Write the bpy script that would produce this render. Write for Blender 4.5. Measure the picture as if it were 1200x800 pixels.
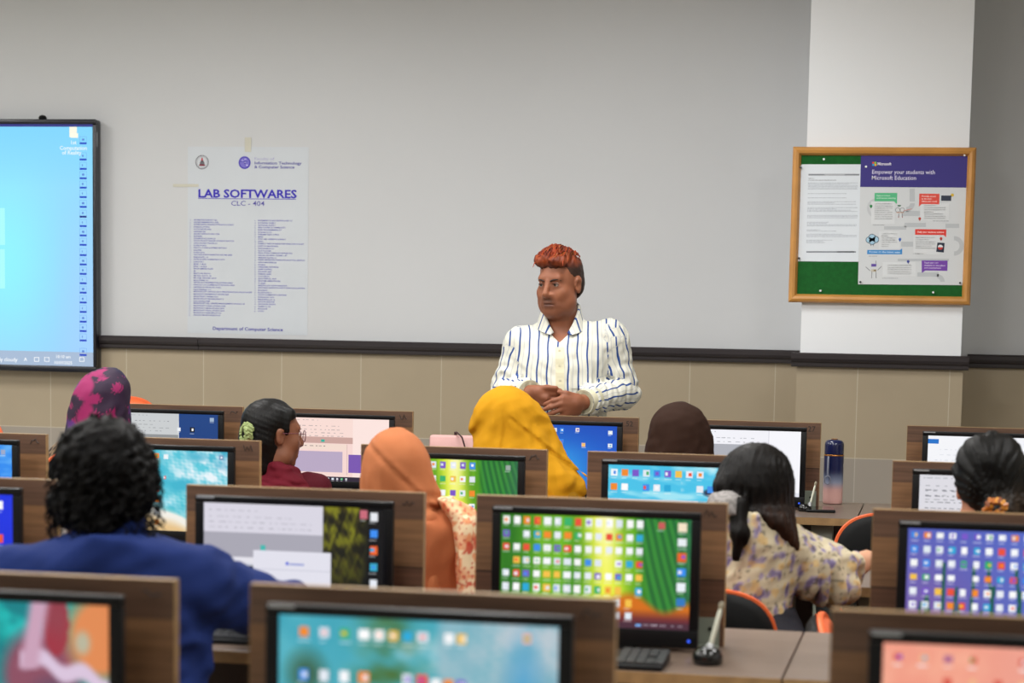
import bpy, bmesh, math, random
import numpy as np
from mathutils import Vector, Matrix

for o in list(bpy.data.objects):
    bpy.data.objects.remove(o)
SC = bpy.context.scene
COL = SC.collection
PI = math.pi

# ------------------------------------------------------------------ camera
CF, CYAW, CPITCH, CROLL, CCX, CCY = 2586.88, 0.195555, 0.11012, 0.0176917, 600.0, 636.136
CAMZ = 1.47


def cam_axes():
    f = np.array([-math.sin(CYAW) * math.cos(CPITCH), math.cos(CYAW) * math.cos(CPITCH), -math.sin(CPITCH)])
    r = np.array([math.cos(CYAW), math.sin(CYAW), 0.0])
    d = np.cross(f, r)
    return math.cos(CROLL) * r - math.sin(CROLL) * d, math.sin(CROLL) * r + math.cos(CROLL) * d, f


CR, CD, CFW = cam_axes()


def ray(px, py):
    return CFW + (px - CCX) / CF * CR + (py - CCY) / CF * CD


def at(px, py, Y):
    """the point of the room on the wall-parallel plane Y that the photo shows at px,py"""
    v = ray(px, py)
    p = v * (Y / v[1])
    return np.array([p[0], p[1], p[2] + CAMZ])


def atz(px, py, z):
    v = ray(px, py)
    p = v * ((z - CAMZ) / v[2])
    return np.array([p[0], p[1], z])


cd = bpy.data.cameras.new('camera')
cd.sensor_fit = 'HORIZONTAL'
cd.sensor_width = 36.0
cd.lens = CF / 1200 * 36.0
cd.shift_y = (CCY - 400) / 1200.0
cd.clip_start = 0.05
cd.clip_end = 60
cd.dof.use_dof = True
cd.dof.focus_distance = 8.4
cd.dof.aperture_fstop = 4.4
cam = bpy.data.objects.new('camera', cd)
COL.objects.link(cam)
cam.matrix_world = Matrix(((CR[0], -CD[0], -CFW[0], 0), (CR[1], -CD[1], -CFW[1], 0), (CR[2], -CD[2], -CFW[2], CAMZ), (0, 0, 0, 1)))
SC.camera = cam

# ------------------------------------------------------------------ light and exposure
SC.view_settings.view_transform = 'Standard'
SC.view_settings.look = 'None'
SC.view_settings.exposure = 0.0
SC.view_settings.gamma = 1.0
SC.view_settings.use_curve_mapping = False
w = bpy.data.worlds.new('world')
SC.world = w
w.use_nodes = True
w.node_tree.nodes['Background'].inputs[0].default_value = (0.8, 0.85, 1, 1)
w.node_tree.nodes['Background'].inputs[1].default_value = 0.0

CEIL = 3.15
WALLY = 10.2
LX0, RX1, BY0 = -7.3, 2.3, -2.2
LAMPS = [(x, y) for x in (-5.3, -3.3, -1.3) for y in (0.6, 3.2, 5.6, 8.0)] + [(0.9, 0.6), (0.9, 3.2), (0.9, 5.6)]
LAMP_W = 49.0
for (lx, ly) in LAMPS:
    ld = bpy.data.lights.new('ceiling_lamp', 'AREA')
    ld.shape = 'RECTANGLE'
    ld.size = 0.56
    ld.size_y = 1.1
    ld.energy = LAMP_W * (0.82 if ly > 7 else 0.3 if ly < 1 else 0.9 if ly < 4 else 1.0)
    ld.color = (1.0, 0.992, 0.975)
    lo = bpy.data.objects.new('ceiling_lamp', ld)
    lo.location = (lx, ly, CEIL - 0.03)
    COL.objects.link(lo)


# ------------------------------------------------------------------ helpers
def lin(c):
    c = np.asarray(c, dtype=np.float64)
    return np.where(c <= 0.04045, c / 12.92, ((c + 0.055) / 1.055) ** 2.4)


def hexc(h):
    h = h.lstrip('#')
    return np.array([int(h[i:i + 2], 16) / 255.0 for i in (0, 2, 4)])


def lhex(h):
    return tuple(lin(hexc(h))) + (1.0,)


MATS = {}


def nt(name):
    m = bpy.data.materials.new(name)
    m.use_nodes = True
    t = m.node_tree
    return m, t, t.nodes['Principled BSDF'], t.links


def mat(name, col, rough=0.5, metal=0.0, var=0.06, nscale=14.0, bump=0.0, bscale=60.0, stretch=(1, 1, 1), sheen=0.0, spec=0.5):
    """plain surface with a little procedural unevenness"""
    if name in MATS:
        return MATS[name]
    m, t, b, L = nt(name)
    tc = t.nodes.new('ShaderNodeTexCoord')
    mp = t.nodes.new('ShaderNodeMapping')
    mp.inputs['Scale'].default_value = stretch
    L.new(tc.outputs['Object'], mp.inputs['Vector'])
    nz = t.nodes.new('ShaderNodeTexNoise')
    nz.inputs['Scale'].default_value = nscale
    nz.inputs['Detail'].default_value = 4
    L.new(mp.outputs[0], nz.inputs['Vector'])
    rp = t.nodes.new('ShaderNodeValToRGB')
    c = np.array(lhex(col)[:3])
    rp.color_ramp.elements[0].position = 0.3
    rp.color_ramp.elements[1].position = 0.7
    rp.color_ramp.elements[0].color = tuple(np.clip(c * (1 - var), 0, 1)) + (1,)
    rp.color_ramp.elements[1].color = tuple(np.clip(c * (1 + var), 0, 1)) + (1,)
    L.new(nz.outputs['Fac'], rp.inputs[0])
    L.new(rp.outputs[0], b.inputs['Base Color'])
    b.inputs['Roughness'].default_value = rough
    b.inputs['Metallic'].default_value = metal
    b.inputs['Specular IOR Level'].default_value = spec
    if sheen:
        b.inputs['Sheen Weight'].default_value = sheen
    if bump:
        n2 = t.nodes.new('ShaderNodeTexNoise')
        n2.inputs['Scale'].default_value = bscale
        n2.inputs['Detail'].default_value = 3
        L.new(mp.outputs[0], n2.inputs['Vector'])
        bp = t.nodes.new('ShaderNodeBump')
        bp.inputs['Strength'].default_value = bump
        bp.inputs['Distance'].default_value = 0.004
        L.new(n2.outputs['Fac'], bp.inputs['Height'])
        L.new(bp.outputs[0], b.inputs['Normal'])
    MATS[name] = m
    return m


def vcol_mat(name, rough=0.6, emit=0.0, bump=0.0, bscale=200.0, sss=0.0, spec=0.4, sheen=0.0):
    """surface whose colours are stored on its mesh (print, skin, dyed hair), or the picture of a screen"""
    if name in MATS:
        return MATS[name]
    m, t, b, L = nt(name)
    a = t.nodes.new('ShaderNodeAttribute')
    a.attribute_name = 'col'
    if emit:
        b.inputs['Base Color'].default_value = (0.01, 0.01, 0.01, 1)
        L.new(a.outputs['Color'], b.inputs['Emission Color'])
        b.inputs['Emission Strength'].default_value = emit
    else:
        L.new(a.outputs['Color'], b.inputs['Base Color'])
    b.inputs['Roughness'].default_value = rough
    b.inputs['Specular IOR Level'].default_value = spec
    if sheen:
        b.inputs['Sheen Weight'].default_value = sheen
    if sss:
        b.inputs['Subsurface Weight'].default_value = sss
        b.inputs['Subsurface Radius'].default_value = (0.008, 0.004, 0.002)
    if bump:
        tc = t.nodes.new('ShaderNodeTexCoord')
        n2 = t.nodes.new('ShaderNodeTexNoise')
        n2.inputs['Scale'].default_value = bscale
        L.new(tc.outputs['Object'], n2.inputs['Vector'])
        bp = t.nodes.new('ShaderNodeBump')
        bp.inputs['Strength'].default_value = bump
        bp.inputs['Distance'].default_value = 0.002
        L.new(n2.outputs['Fac'], bp.inputs['Height'])
        L.new(bp.outputs[0], b.inputs['Normal'])
    MATS[name] = m
    return m


def tag(o, label=None, cat=None, group=None, kind=None):
    if label:
        o['label'] = label
    if cat:
        o['category'] = cat
    if group:
        o['group'] = group
    if kind:
        o['kind'] = kind
    return o


def empty(name, loc=(0, 0, 0), rz=0.0, label=None, cat=None, group=None):
    o = bpy.data.objects.new(name, None)
    o.empty_display_size = 0.1
    o.location = loc
    o.rotation_euler = (0, 0, rz)
    COL.objects.link(o)
    return tag(o, label, cat, group)


class MB:
    """collects shapes (vertices, faces, colours, material slots) for ONE mesh object"""

    def __init__(s):
        s.v, s.f, s.c, s.mi, s.n = [], [], [], [], 0
        s.smooth = []

    def add(s, v, f, col=(1, 1, 1), mi=0, smooth=False):
        v = np.asarray(v, dtype=np.float64).reshape(-1, 3)
        s.v.append(v)
        for q in f:
            s.f.append([i + s.n for i in q])
            s.mi.append(mi)
            s.smooth.append(smooth)
        s.c.append(np.tile(np.array(list(col)[:3], dtype=float), (len(v), 1)))
        s.n += len(v)
        return s

    def box(s, lo, hi, bev=0.0, seg=2, col=(1, 1, 1), mi=0, M=None):
        bm = bmesh.new()
        bmesh.ops.create_cube(bm, size=1)
        lo, hi = np.array(lo, float), np.array(hi, float)
        for v in bm.verts:
            v.co = Vector([(lo[i] + hi[i]) / 2 + v.co[i] * (hi[i] - lo[i]) for i in range(3)])
        if bev > 0:
            bmesh.ops.bevel(bm, geom=bm.edges[:], offset=bev, segments=seg, profile=0.5, affect='EDGES')
        return s.frombm(bm, col, mi, M, bev > 0)

    def frombm(s, bm, col=(1, 1, 1), mi=0, M=None, smooth=False):
        bm.verts.index_update()
        v = np.array([tuple(M @ q.co) if M is not None else tuple(q.co) for q in bm.verts])
        f = [[q.index for q in p.verts] for p in bm.faces]
        bm.free()
        return s.add(v, f, col, mi, smooth)

    def tube(s, pts, r, n=10, col=(1, 1, 1), mi=0, cap=True, closed=False, flat=None):
        P = [np.array(p, float) for p in pts]
        R = [r] * len(P) if np.isscalar(r) else list(r)
        m = len(P)
        V = []
        prev = None
        for i in range(m):
            a = P[(i - 1) % m] if (closed or i > 0) else P[i]
            b = P[(i + 1) % m] if (closed or i < m - 1) else P[i]
            t = b - a
            t /= (np.linalg.norm(t) + 1e-12)
            if prev is None:
                u = np.cross(t, [0, 0, 1.0])
                if np.linalg.norm(u) < 1e-3:
                    u = np.cross(t, [0, 1.0, 0])
            else:
                u = prev - t * (prev @ t)
            u /= np.linalg.norm(u)
            prev = u
            w2 = np.cross(t, u)
            k1, k2 = (1, 1) if flat is None else flat
            for j in range(n):
                a2 = 2 * PI * j / n
                V.append(P[i] + R[i] * (k1 * math.cos(a2) * u + k2 * math.sin(a2) * w2))
        F = []
        for i in range(m if closed else m - 1):
            for j in range(n):
                a0, a1 = i * n + j, i * n + (j + 1) % n
                b0, b1 = ((i + 1) % m) * n + j, ((i + 1) % m) * n + (j + 1) % n
                F.append([a0, a1, b1, b0])
        if cap and not closed:
            F.append(list(range(n))[::-1])
            F.append([(m - 1) * n + j for j in range(n)])
        return s.add(V, F, col, mi, True)

    def lathe(s, prof, n=32, col=(1, 1, 1), mi=0, c=(0, 0, 0), cols=None):
        V, F = [], []
        for (r, z) in prof:
            for j in range(n):
                a = 2 * PI * j / n
                V.append((c[0] + r * math.cos(a), c[1] + r * math.sin(a), c[2] + z))
        for i in range(len(prof) - 1):
            for j in range(n):
                F.append([i * n + j, i * n + (j + 1) % n, (i + 1) * n + (j + 1) % n, (i + 1) * n + j])
        F.append(list(range(n))[::-1])
        F.append([(len(prof) - 1) * n + j for j in range(n)])
        s.add(V, F, col, mi, True)
        if cols is not None:
            s.c[-1] = np.repeat(np.array(cols, float)[:, :3], n, axis=0)
        return s

    def sphere(s, c, r, n=12, col=(1, 1, 1), mi=0, sc=(1, 1, 1)):
        pr = [(math.sin(PI * i / n), -math.cos(PI * i / n)) for i in range(n + 1)]
        V, F = [], []
        m = 2 * n
        for (a, z) in pr:
            for j in range(m):
                V.append((c[0] + r * sc[0] * a * math.cos(2 * PI * j / m), c[1] + r * sc[1] * a * math.sin(2 * PI * j / m), c[2] + r * sc[2] * z))
        for i in range(n):
            for j in range(m):
                F.append([i * m + j, i * m + (j + 1) % m, (i + 1) * m + (j + 1) % m, (i + 1) * m + j])
        return s.add(V, F, col, mi, True)

    def poly(s, pts, y0, y1, col=(1, 1, 1), mi=0):
        """an outline in x,z given a thickness along y"""
        n = len(pts)
        V = [(p[0], y0, p[1]) for p in pts] + [(p[0], y1, p[1]) for p in pts]
        F = [list(range(n)), [n + i for i in range(n)][::-1]]
        for i in range(n):
            j = (i + 1) % n
            F.append([i, n + i, n + j, j])
        return s.add(V, F, col, mi)

    def build(s, name, m, parent=None, sharp=True):
        me = bpy.data.meshes.new(name)
        V = np.concatenate(s.v)
        me.from_pydata(V.tolist(), [], s.f)
        ca = me.color_attributes.new('col', 'FLOAT_COLOR', 'POINT')
        C = np.concatenate(s.c)
        ca.data.foreach_set('color', np.concatenate([C, np.ones((len(C), 1))], 1).astype(np.float32).ravel())
        for q in (m if isinstance(m, (list, tuple)) else [m]):
            me.materials.append(q)
        me.polygons.foreach_set('material_index', s.mi)
        me.polygons.foreach_set('use_smooth', s.smooth)
        me.update()
        if any(s.smooth) and sharp:
            try:
                me.set_sharp_from_angle(angle=math.radians(40))
            except Exception:
                pass
        o = bpy.data.objects.new(name, me)
        COL.objects.link(o)
        if parent is not None:
            o.parent = parent
        return o


def raw_mesh(name, V, F, m, parent=None, col=None, attrs=None, smooth=True):
    me = bpy.data.meshes.new(name)
    V = np.asarray(V, dtype=np.float32)
    F = np.asarray(F, dtype=np.int32)
    k = F.shape[1]
    me.vertices.add(len(V))
    me.vertices.foreach_set('co', V.ravel())
    me.loops.add(F.size)
    me.loops.foreach_set('vertex_index', F.ravel())
    me.polygons.add(len(F))
    me.polygons.foreach_set('loop_start', np.arange(0, F.size, k, dtype=np.int32))
    me.polygons.foreach_set('loop_total', np.full(len(F), k, dtype=np.int32))
    me.update(calc_edges=True)
    me.polygons.foreach_set('use_smooth', np.full(len(F), smooth))
    if col is not None:
        ca = me.color_attributes.new('col', 'FLOAT_COLOR', 'POINT')
        ca.data.foreach_set('color', np.concatenate([col, np.ones((len(col), 1))], 1).astype(np.float32).ravel())
    for kx, av in (attrs or {}).items():
        a = me.attributes.new(kx, 'FLOAT', 'POINT')
        a.data.foreach_set('value', np.asarray(av, dtype=np.float32))
    me.materials.append(m)
    me.validate()
    o = bpy.data.objects.new(name, me)
    COL.objects.link(o)
    if parent is not None:
        o.parent = parent
    return o


_txt = {}


def text_geo(body, size, bold=0.0, align='LEFT'):
    key = (body, round(size, 5), bold, align)
    if key not in _txt:
        cu = bpy.data.curves.new('lettering', 'FONT')
        cu.body = body
        cu.size = size
        cu.resolution_u = 2
        cu.offset = bold * size
        cu.align_x = align
        ob = bpy.data.objects.new('lettering', cu)
        COL.objects.link(ob)
        dg = bpy.context.evaluated_depsgraph_get()
        me = ob.evaluated_get(dg).to_mesh()
        V = [tuple(v.co) for v in me.vertices]
        F = [list(p.vertices) for p in me.polygons]
        bpy.data.objects.remove(ob)
        bpy.data.curves.remove(cu)
        _txt[key] = (np.array(V).reshape(-1, 3), F)
    return _txt[key]


def put_text(mb, body, x, z, size, y=0.0, col=(0, 0, 0), bold=0.0, align='LEFT', width=None, mi=0):
    """letters on a surface that faces -y; x,z = baseline start; width fits the line to a measured length"""
    V, F = text_geo(body, size, bold, align)
    if len(V) == 0:
        return
    k = 1.0
    if width:
        k = width / max(V[:, 0].max() - V[:, 0].min(), 1e-6)
    mb.add(np.stack([x + V[:, 0] * k, np.full(len(V), y), z + V[:, 1]], 1), F, col, mi)


# ------------------------------------------------------------------ smooth solid shapes (bodies, cloth, hair)
def _vec(p):
    return np.array(p, dtype=np.float32)


class Field:
    def __init__(s, lo, hi, h):
        s.h = h
        s.lo = np.array(lo, float)
        s.n = np.ceil((np.array(hi, float) - s.lo) / h).astype(int) + 1
        s.ax = [(s.lo[i] + h * np.arange(s.n[i])).astype(np.float32) for i in range(3)]
        s.d = np.full(s.n, 0.2, dtype=np.float32)

    def block(s, lo, hi, pad):
        sl = []
        for i in range(3):
            a = int(max(0, math.floor((lo[i] - pad - s.lo[i]) / s.h)))
            b = int(min(s.n[i], math.ceil((hi[i] + pad - s.lo[i]) / s.h) + 1))
            if b <= a:
                return None
            sl.append(slice(a, b))
        return tuple(sl)

    def xyz(s, sl):
        return s.ax[0][sl[0]][:, None, None], s.ax[1][sl[1]][None, :, None], s.ax[2][sl[2]][None, None, :]

    def add(s, prim, k=0.02, grow=0.0, op='u'):
        fn, lo, hi = prim
        sl = s.block(lo, hi, 0.05 + abs(grow) + k)
        if sl is None:
            return s
        b = fn(*s.xyz(sl)) - grow
        a = s.d[sl]
        if op == 'u':
            s.d[sl] = _smin(a, b, k)
        elif op == 's':
            s.d[sl] = -_smin(-a, b, k)
        elif op == 'i':
            s.d[sl] = -_smin(-a, -b, k)
        return s

    def cut(s, fn, k=0.004):
        """keep only where fn(x,y,z) < 0"""
        X, Y, Z = s.xyz((slice(None),) * 3)
        s.d = -_smin(-s.d, -np.broadcast_to(fn(X, Y, Z), s.d.shape), k)
        return s

    def displace(s, fn, band=0.05):
        X, Y, Z = np.nonzero(np.abs(s.d) < band)
        if len(X):
            P = np.stack([s.ax[0][X], s.ax[1][Y], s.ax[2][Z]], 1)
            s.d[X, Y, Z] += fn(P).astype(np.float32)
        return s

    def mesh(s, smooth=2):
        d = s.d
        d[0], d[-1], d[:, 0], d[:, -1], d[:, :, 0], d[:, :, -1] = (np.maximum(q, 1e-3) for q in (d[0], d[-1], d[:, 0], d[:, -1], d[:, :, 0], d[:, :, -1]))
        ins = d < 0
        nx, ny, nz = d.shape
        cnt = np.zeros((nx - 1, ny - 1, nz - 1), dtype=np.int8)
        for a in (0, 1):
            for b in (0, 1):
                for c in (0, 1):
                    cnt += ins[a:nx - 1 + a, b:ny - 1 + b, c:nz - 1 + c]
        act = (cnt > 0) & (cnt < 8)
        I, J, K = np.nonzero(act)
        idx = np.full(act.shape, -1, dtype=np.int32)
        idx[I, J, K] = np.arange(len(I))
        acc = np.zeros((len(I), 3))
        num = np.zeros(len(I))
        C = [(a, b, c) for a in (0, 1) for b in (0, 1) for c in (0, 1)]
        for p in C:
            for q in C:
                if sum(abs(p[i] - q[i]) for i in range(3)) == 1 and p < q:
                    dp = d[I + p[0], J + p[1], K + p[2]].astype(np.float64)
                    dq = d[I + q[0], J + q[1], K + q[2]].astype(np.float64)
                    m = (dp < 0) != (dq < 0)
                    t = np.where(m, dp / np.where(m, dp - dq, 1), 0)
                    for i in range(3):
                        acc[:, i] += np.where(m, p[i] + t * (q[i] - p[i]), 0)
                    num += m
        V = (np.stack([I, J, K], 1) + acc / num[:, None]) * s.h + s.lo
        F = []
        for ax in range(3):
            o = [q for q in range(3) if q != ax]
            sa = [slice(1, -1)] * 3
            sb = [slice(1, -1)] * 3
            sa[ax] = slice(0, -1)
            sb[ax] = slice(1, None)
            a, b = ins[tuple(sa)], ins[tuple(sb)]
            E = np.stack(np.nonzero(a != b), 1)
            if not len(E):
                continue
            fl = a[tuple(E.T)]
            E[:, o[0]] += 1
            E[:, o[1]] += 1
            qs = []
            for (u, v) in ((-1, -1), (0, -1), (0, 0), (-1, 0)):
                G = E.copy()
                G[:, o[0]] += u
                G[:, o[1]] += v
                qs.append(idx[tuple(G.T)])
            Q = np.stack(qs, 1)
            if ax == 1:
                fl = ~fl
            Q[~fl] = Q[~fl][:, ::-1]
            F.append(Q)
        F = np.concatenate(F)
        F = F[(F >= 0).all(1)]
        for _ in range(smooth):
            S = np.zeros_like(V)
            N = np.zeros(len(V))
            for i in range(4):
                a, b = F[:, i], F[:, (i + 1) % 4]
                for k in range(3):
                    S[:, k] += np.bincount(a, V[b, k], len(V)) + np.bincount(b, V[a, k], len(V))
                N += np.bincount(a, minlength=len(V)) + np.bincount(b, minlength=len(V))
            V = V * 0.5 + 0.5 * S / np.maximum(N, 1)[:, None]
        return V, F


def _smin(a, b, k):
    h = np.maximum(k - np.abs(a - b), 0.0) / k
    return np.minimum(a, b) - h * h * k * 0.25


def rc(a, b, ra, rb):
    a, b = _vec(a), _vec(b)
    ba = b - a
    L2 = float(ba @ ba) + 1e-12

    def fn(X, Y, Z):
        px, py, pz = X - a[0], Y - a[1], Z - a[2]
        t = np.clip((px * ba[0] + py * ba[1] + pz * ba[2]) / L2, 0, 1)
        return np.sqrt((px - t * ba[0]) ** 2 + (py - t * ba[1]) ** 2 + (pz - t * ba[2]) ** 2) - (ra + (rb - ra) * t)
    r = max(ra, rb)
    return fn, np.minimum(a, b) - r, np.maximum(a, b) + r


def el(c, r, M=None):
    c, r = _vec(c), _vec(r)
    Mi = None if M is None else np.array(M, dtype=np.float32)

    def fn(X, Y, Z):
        x, y, z = X - c[0], Y - c[1], Z - c[2]
        if Mi is not None:
            x, y, z = [Mi[i, 0] * x + Mi[i, 1] * y + Mi[i, 2] * z for i in range(3)]
        k0 = np.sqrt((x / r[0]) ** 2 + (y / r[1]) ** 2 + (z / r[2]) ** 2)
        k1 = np.sqrt((x / r[0] ** 2) ** 2 + (y / r[1] ** 2) ** 2 + (z / r[2] ** 2) ** 2) + 1e-9
        return k0 * (k0 - 1) / k1
    R = float(r.max()) if M is not None else r
    return fn, c - R, c + R


def loft(tab):
    """a body of ellipses stacked along z: rows (z, cx, cy, rx, ry), any order"""
    T = np.array(sorted(tab), dtype=np.float64)
    zz = np.linspace(T[0, 0], T[-1, 0], 96)
    cc = [np.interp(zz, T[:, 0], T[:, i]) for i in range(1, 5)]
    for i in range(4):
        k = np.array([1, 2, 3, 2, 1.0])
        pad = np.pad(cc[i], 2, mode='edge')
        cc[i] = np.convolve(pad, k / k.sum(), mode='valid')

    def fn(X, Y, Z):
        z = Z.ravel()
        cx, cy, rx, ry = (np.interp(z, zz, q).astype(np.float32)[None, None, :] for q in cc)
        q = np.sqrt(((X - cx) / rx) ** 2 + ((Y - cy) / ry) ** 2)
        d = (q - 1) * np.minimum(rx, ry)
        return np.maximum(np.maximum(d, Z - T[-1, 0]), T[0, 0] - Z)
    lo = np.array([(T[:, 1] - T[:, 3]).min(), (T[:, 2] - T[:, 4]).min(), T[0, 0]])
    hi = np.array([(T[:, 1] + T[:, 3]).max(), (T[:, 2] + T[:, 4]).max(), T[-1, 0]])
    return fn, lo, hi


def dome(zt, h, cx, cy, rx, ry, lower):
    """dome rows for loft(): an elliptical cap of height h under zt, then the rows in lower"""
    rows = []
    for q in (0.0, 0.06, 0.13, 0.22, 0.32, 0.44, 0.58, 0.72, 0.86, 1.0):
        k = math.sqrt(max(0.0, 1 - (1 - q) ** 2)) if q > 0 else 0.06
        rows.append((zt - h * q, cx, cy, max(rx * k, 0.004), max(ry * k, 0.004)))
    return loft(rows + list(lower))


def wob(P, s, seed=0, st=(1, 1, 1)):
    """smooth noise about -1..1"""
    rg = np.random.RandomState(seed)
    o = np.zeros(len(P))
    Q = P * np.array(st)
    for i in range(6):
        k = rg.normal(size=3)
        k /= np.linalg.norm(k)
        f = 3.2 * s * (0.6 + 0.9 * rg.rand())
        o += np.sin(Q @ k * f + rg.rand() * 6.28)
    return o / 2.6

# ------------------------------------------------------------------ the room
def tile_mat(name, col, grout, tw, th, ox, oz, plane='xz', rough=0.25, joint=0.004):
    m, t, b, L = nt(name)
    tc = t.nodes.new('ShaderNodeTexCoord')
    sp = t.nodes.new('ShaderNodeSeparateXYZ')
    L.new(tc.outputs['Object'], sp.inputs[0])

    def mth(op, a, bb=None):
        n = t.nodes.new('ShaderNodeMath')
        n.operation = op
        for i, q in enumerate((a, bb)):
            if q is None:
                continue
            if isinstance(q, (int, float)):
                n.inputs[i].default_value = q
            else:
                L.new(q, n.inputs[i])
        return n.outputs[0]
    u = mth('DIVIDE', mth('SUBTRACT', sp.outputs['X'], ox), tw)
    v = mth('DIVIDE', mth('SUBTRACT', sp.outputs['Z' if plane == 'xz' else 'Y'], oz), th)
    fu, fv = mth('FRACT', u), mth('FRACT', v)
    ju = mth('LESS_THAN', fu, joint / tw)
    jv = mth('LESS_THAN', fv, joint / th)
    j = mth('MAXIMUM', ju, jv)
    wn = t.nodes.new('ShaderNodeTexWhiteNoise')
    cb = t.nodes.new('ShaderNodeCombineXYZ')
    L.new(mth('FLOOR', u), cb.inputs[0])
    L.new(mth('FLOOR', v), cb.inputs[1])
    L.new(cb.outputs[0], wn.inputs['Vector'])
    nz = t.nodes.new('ShaderNodeTexNoise')
    nz.inputs['Scale'].default_value = 3.0
    nz.inputs['Detail'].default_value = 5
    L.new(tc.outputs['Object'], nz.inputs['Vector'])
    f = mth('ADD', mth('MULTIPLY', wn.outputs['Value'], 0.06), mth('ADD', mth('MULTIPLY', nz.outputs['Fac'], 0.14), 0.9))
    mx = t.nodes.new('ShaderNodeMix')
    mx.data_type = 'RGBA'
    mx.blend_type = 'MULTIPLY'
    mx.inputs['Factor'].default_value = 1.0
    mx.inputs[6].default_value = lhex(col)
    L.new(f, mx.inputs[7])
    m2 = t.nodes.new('ShaderNodeMix')
    m2.data_type = 'RGBA'
    L.new(j, m2.inputs['Factor'])
    L.new(mx.outputs[2], m2.inputs[6])
    m2.inputs[7].default_value = lhex(grout)
    L.new(m2.outputs[2], b.inputs['Base Color'])
    b.inputs['Roughness'].default_value = rough
    return m


M_WALL = mat('wall_paint', '#c4c6c9', 0.75, var=0.012, nscale=1.6, bump=0.05, bscale=120)
M_WALL2 = mat('wall_paint_side', '#cdcac2', 0.8, var=0.02, nscale=2)
M_COLM = mat('column_paint', '#eaedf1', 0.7, var=0.012, nscale=2.0)
M_CEIL = mat('ceiling_paint', '#c4c1b2', 0.9, var=0.02, nscale=2)
M_RAIL = mat('rail_paint', '#2b2629', 0.32, var=0.12, nscale=5, stretch=(0.3, 1, 6))
tX = at(239, 460, WALLY)[0]
tW = (at(517, 470, WALLY)[0] - tX) / 3
tZ = at(1000, 537, 9.75)[2]
M_DADO = tile_mat('dado_tile', '#a2957f', '#bab09d', tW, 0.62, tX, tZ, joint=0.0035)
M_DADOL = tile_mat('dado_tile_lower', '#9a9288', '#aea79c', tW, 0.62, tX, tZ, joint=0.0035)
M_FLOOR = tile_mat('floor_tile', '#b9b2a6', '#8e877c', 0.6, 0.6, 0.1, 0.2, 'xy', 0.25, 0.004)


def struct(name, mb, m, parent=None):
    o = mb.build(name, m, parent)
    if parent is None:
        o['kind'] = 'structure'
    return o


RAILT = at(600, 403.2, WALLY - 0.04)[2]
RAILB = at(600, 418.5, WALLY - 0.04)[2]
T = 0.12
struct('floor', MB().box((LX0 - T, BY0 - T, -0.1), (RX1 + T, WALLY + T, 0)), M_FLOOR)
struct('ceiling', MB().box((LX0 - T, BY0 - T, CEIL), (RX1 + T, WALLY + T, CEIL + 0.1)), M_CEIL)
wf = struct('wall_front', MB().box((LX0 - T, WALLY, 0), (RX1 + T, WALLY + T, CEIL)), M_WALL)
struct('wall_left', MB().box((LX0 - T, BY0, 0), (LX0, WALLY, CEIL)), M_WALL2)
struct('wall_right', MB().box((RX1, BY0, 0), (RX1 + T, WALLY, CEIL)), M_WALL2)
struct('wall_back', MB().box((LX0 - T, BY0 - T, 0), (RX1 + T, BY0, CEIL)), M_WALL2)
# column standing out of the front wall
PY = 9.75
pxl = at(938.5, 390, PY)[0]
pxr = at(1127, 390, PY)[0]
struct('wall_column', MB().box((pxl, PY, RAILB), (pxr, WALLY, CEIL)), M_COLM)
struct('wall_column_base', MB().box((pxl - 0.012, PY - 0.012, tZ), (pxr + 0.012, WALLY, RAILB)), M_DADO)
struct('wall_column_foot', MB().box((pxl - 0.012, PY - 0.012, 0), (pxr + 0.012, WALLY, tZ)), M_DADOL)
for (a, b) in ((LX0, pxl - 0.012), (pxr + 0.012, RX1)):
    struct('wall_tile_band', MB().box((a, WALLY - 0.012, tZ), (b, WALLY, RAILB)), M_DADO)
    struct('wall_tile_base', MB().box((a, WALLY - 0.012, 0), (b, WALLY, tZ)), M_DADOL)


def rail(name, a, b, y):
    mb = MB()
    h = RAILT - RAILB
    pr = [(0.0, RAILB), (-0.022, RAILB), (-0.026, RAILB + 0.1 * h), (-0.026, RAILB + 0.3 * h), (-0.036, RAILB + 0.42 * h), (-0.04, RAILB + 0.6 * h), (-0.04, RAILB + 0.88 * h), (-0.034, RAILT), (0, RAILT)]
    n = len(pr)
    V = [(a, y + p[0], p[1]) for p in pr] + [(b, y + p[0], p[1]) for p in pr]
    F = [[i, i + 1, n + i + 1, n + i] for i in range(n - 1)] + [list(range(n))[::-1], [n + i for i in range(n)], [n - 1, 0, n, 2 * n - 1]]
    mb.add(V, F)
    return struct(name, mb, M_RAIL)


xj = at(233, 405, WALLY - 0.04)[0]
rail('trim_1', LX0, xj - 0.003, WALLY - 0.012)
rail('trim_2', xj, pxl - 0.03, WALLY - 0.012)
rail('trim_3', pxl - 0.035, pxr + 0.035, PY - 0.012)
rail('trim_4', pxr + 0.03, RX1, WALLY - 0.012)
# lamp housings sunk in the ceiling around each lamp
M_LAMPF = mat('lamp_frame', '#e8e8e6', 0.4)
fm = MB()
for (lx, ly) in LAMPS:
    for (a, b, c2, d2) in ((-0.32, -0.28, -0.6, 0.6), (0.28, 0.32, -0.6, 0.6), (-0.28, 0.28, -0.6, -0.56), (-0.28, 0.28, 0.56, 0.6)):
        fm.box((lx + a, ly + c2, CEIL - 0.035), (lx + b, ly + d2, CEIL))
struct('ceiling_lamp_frames', fm, M_LAMPF)

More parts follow.
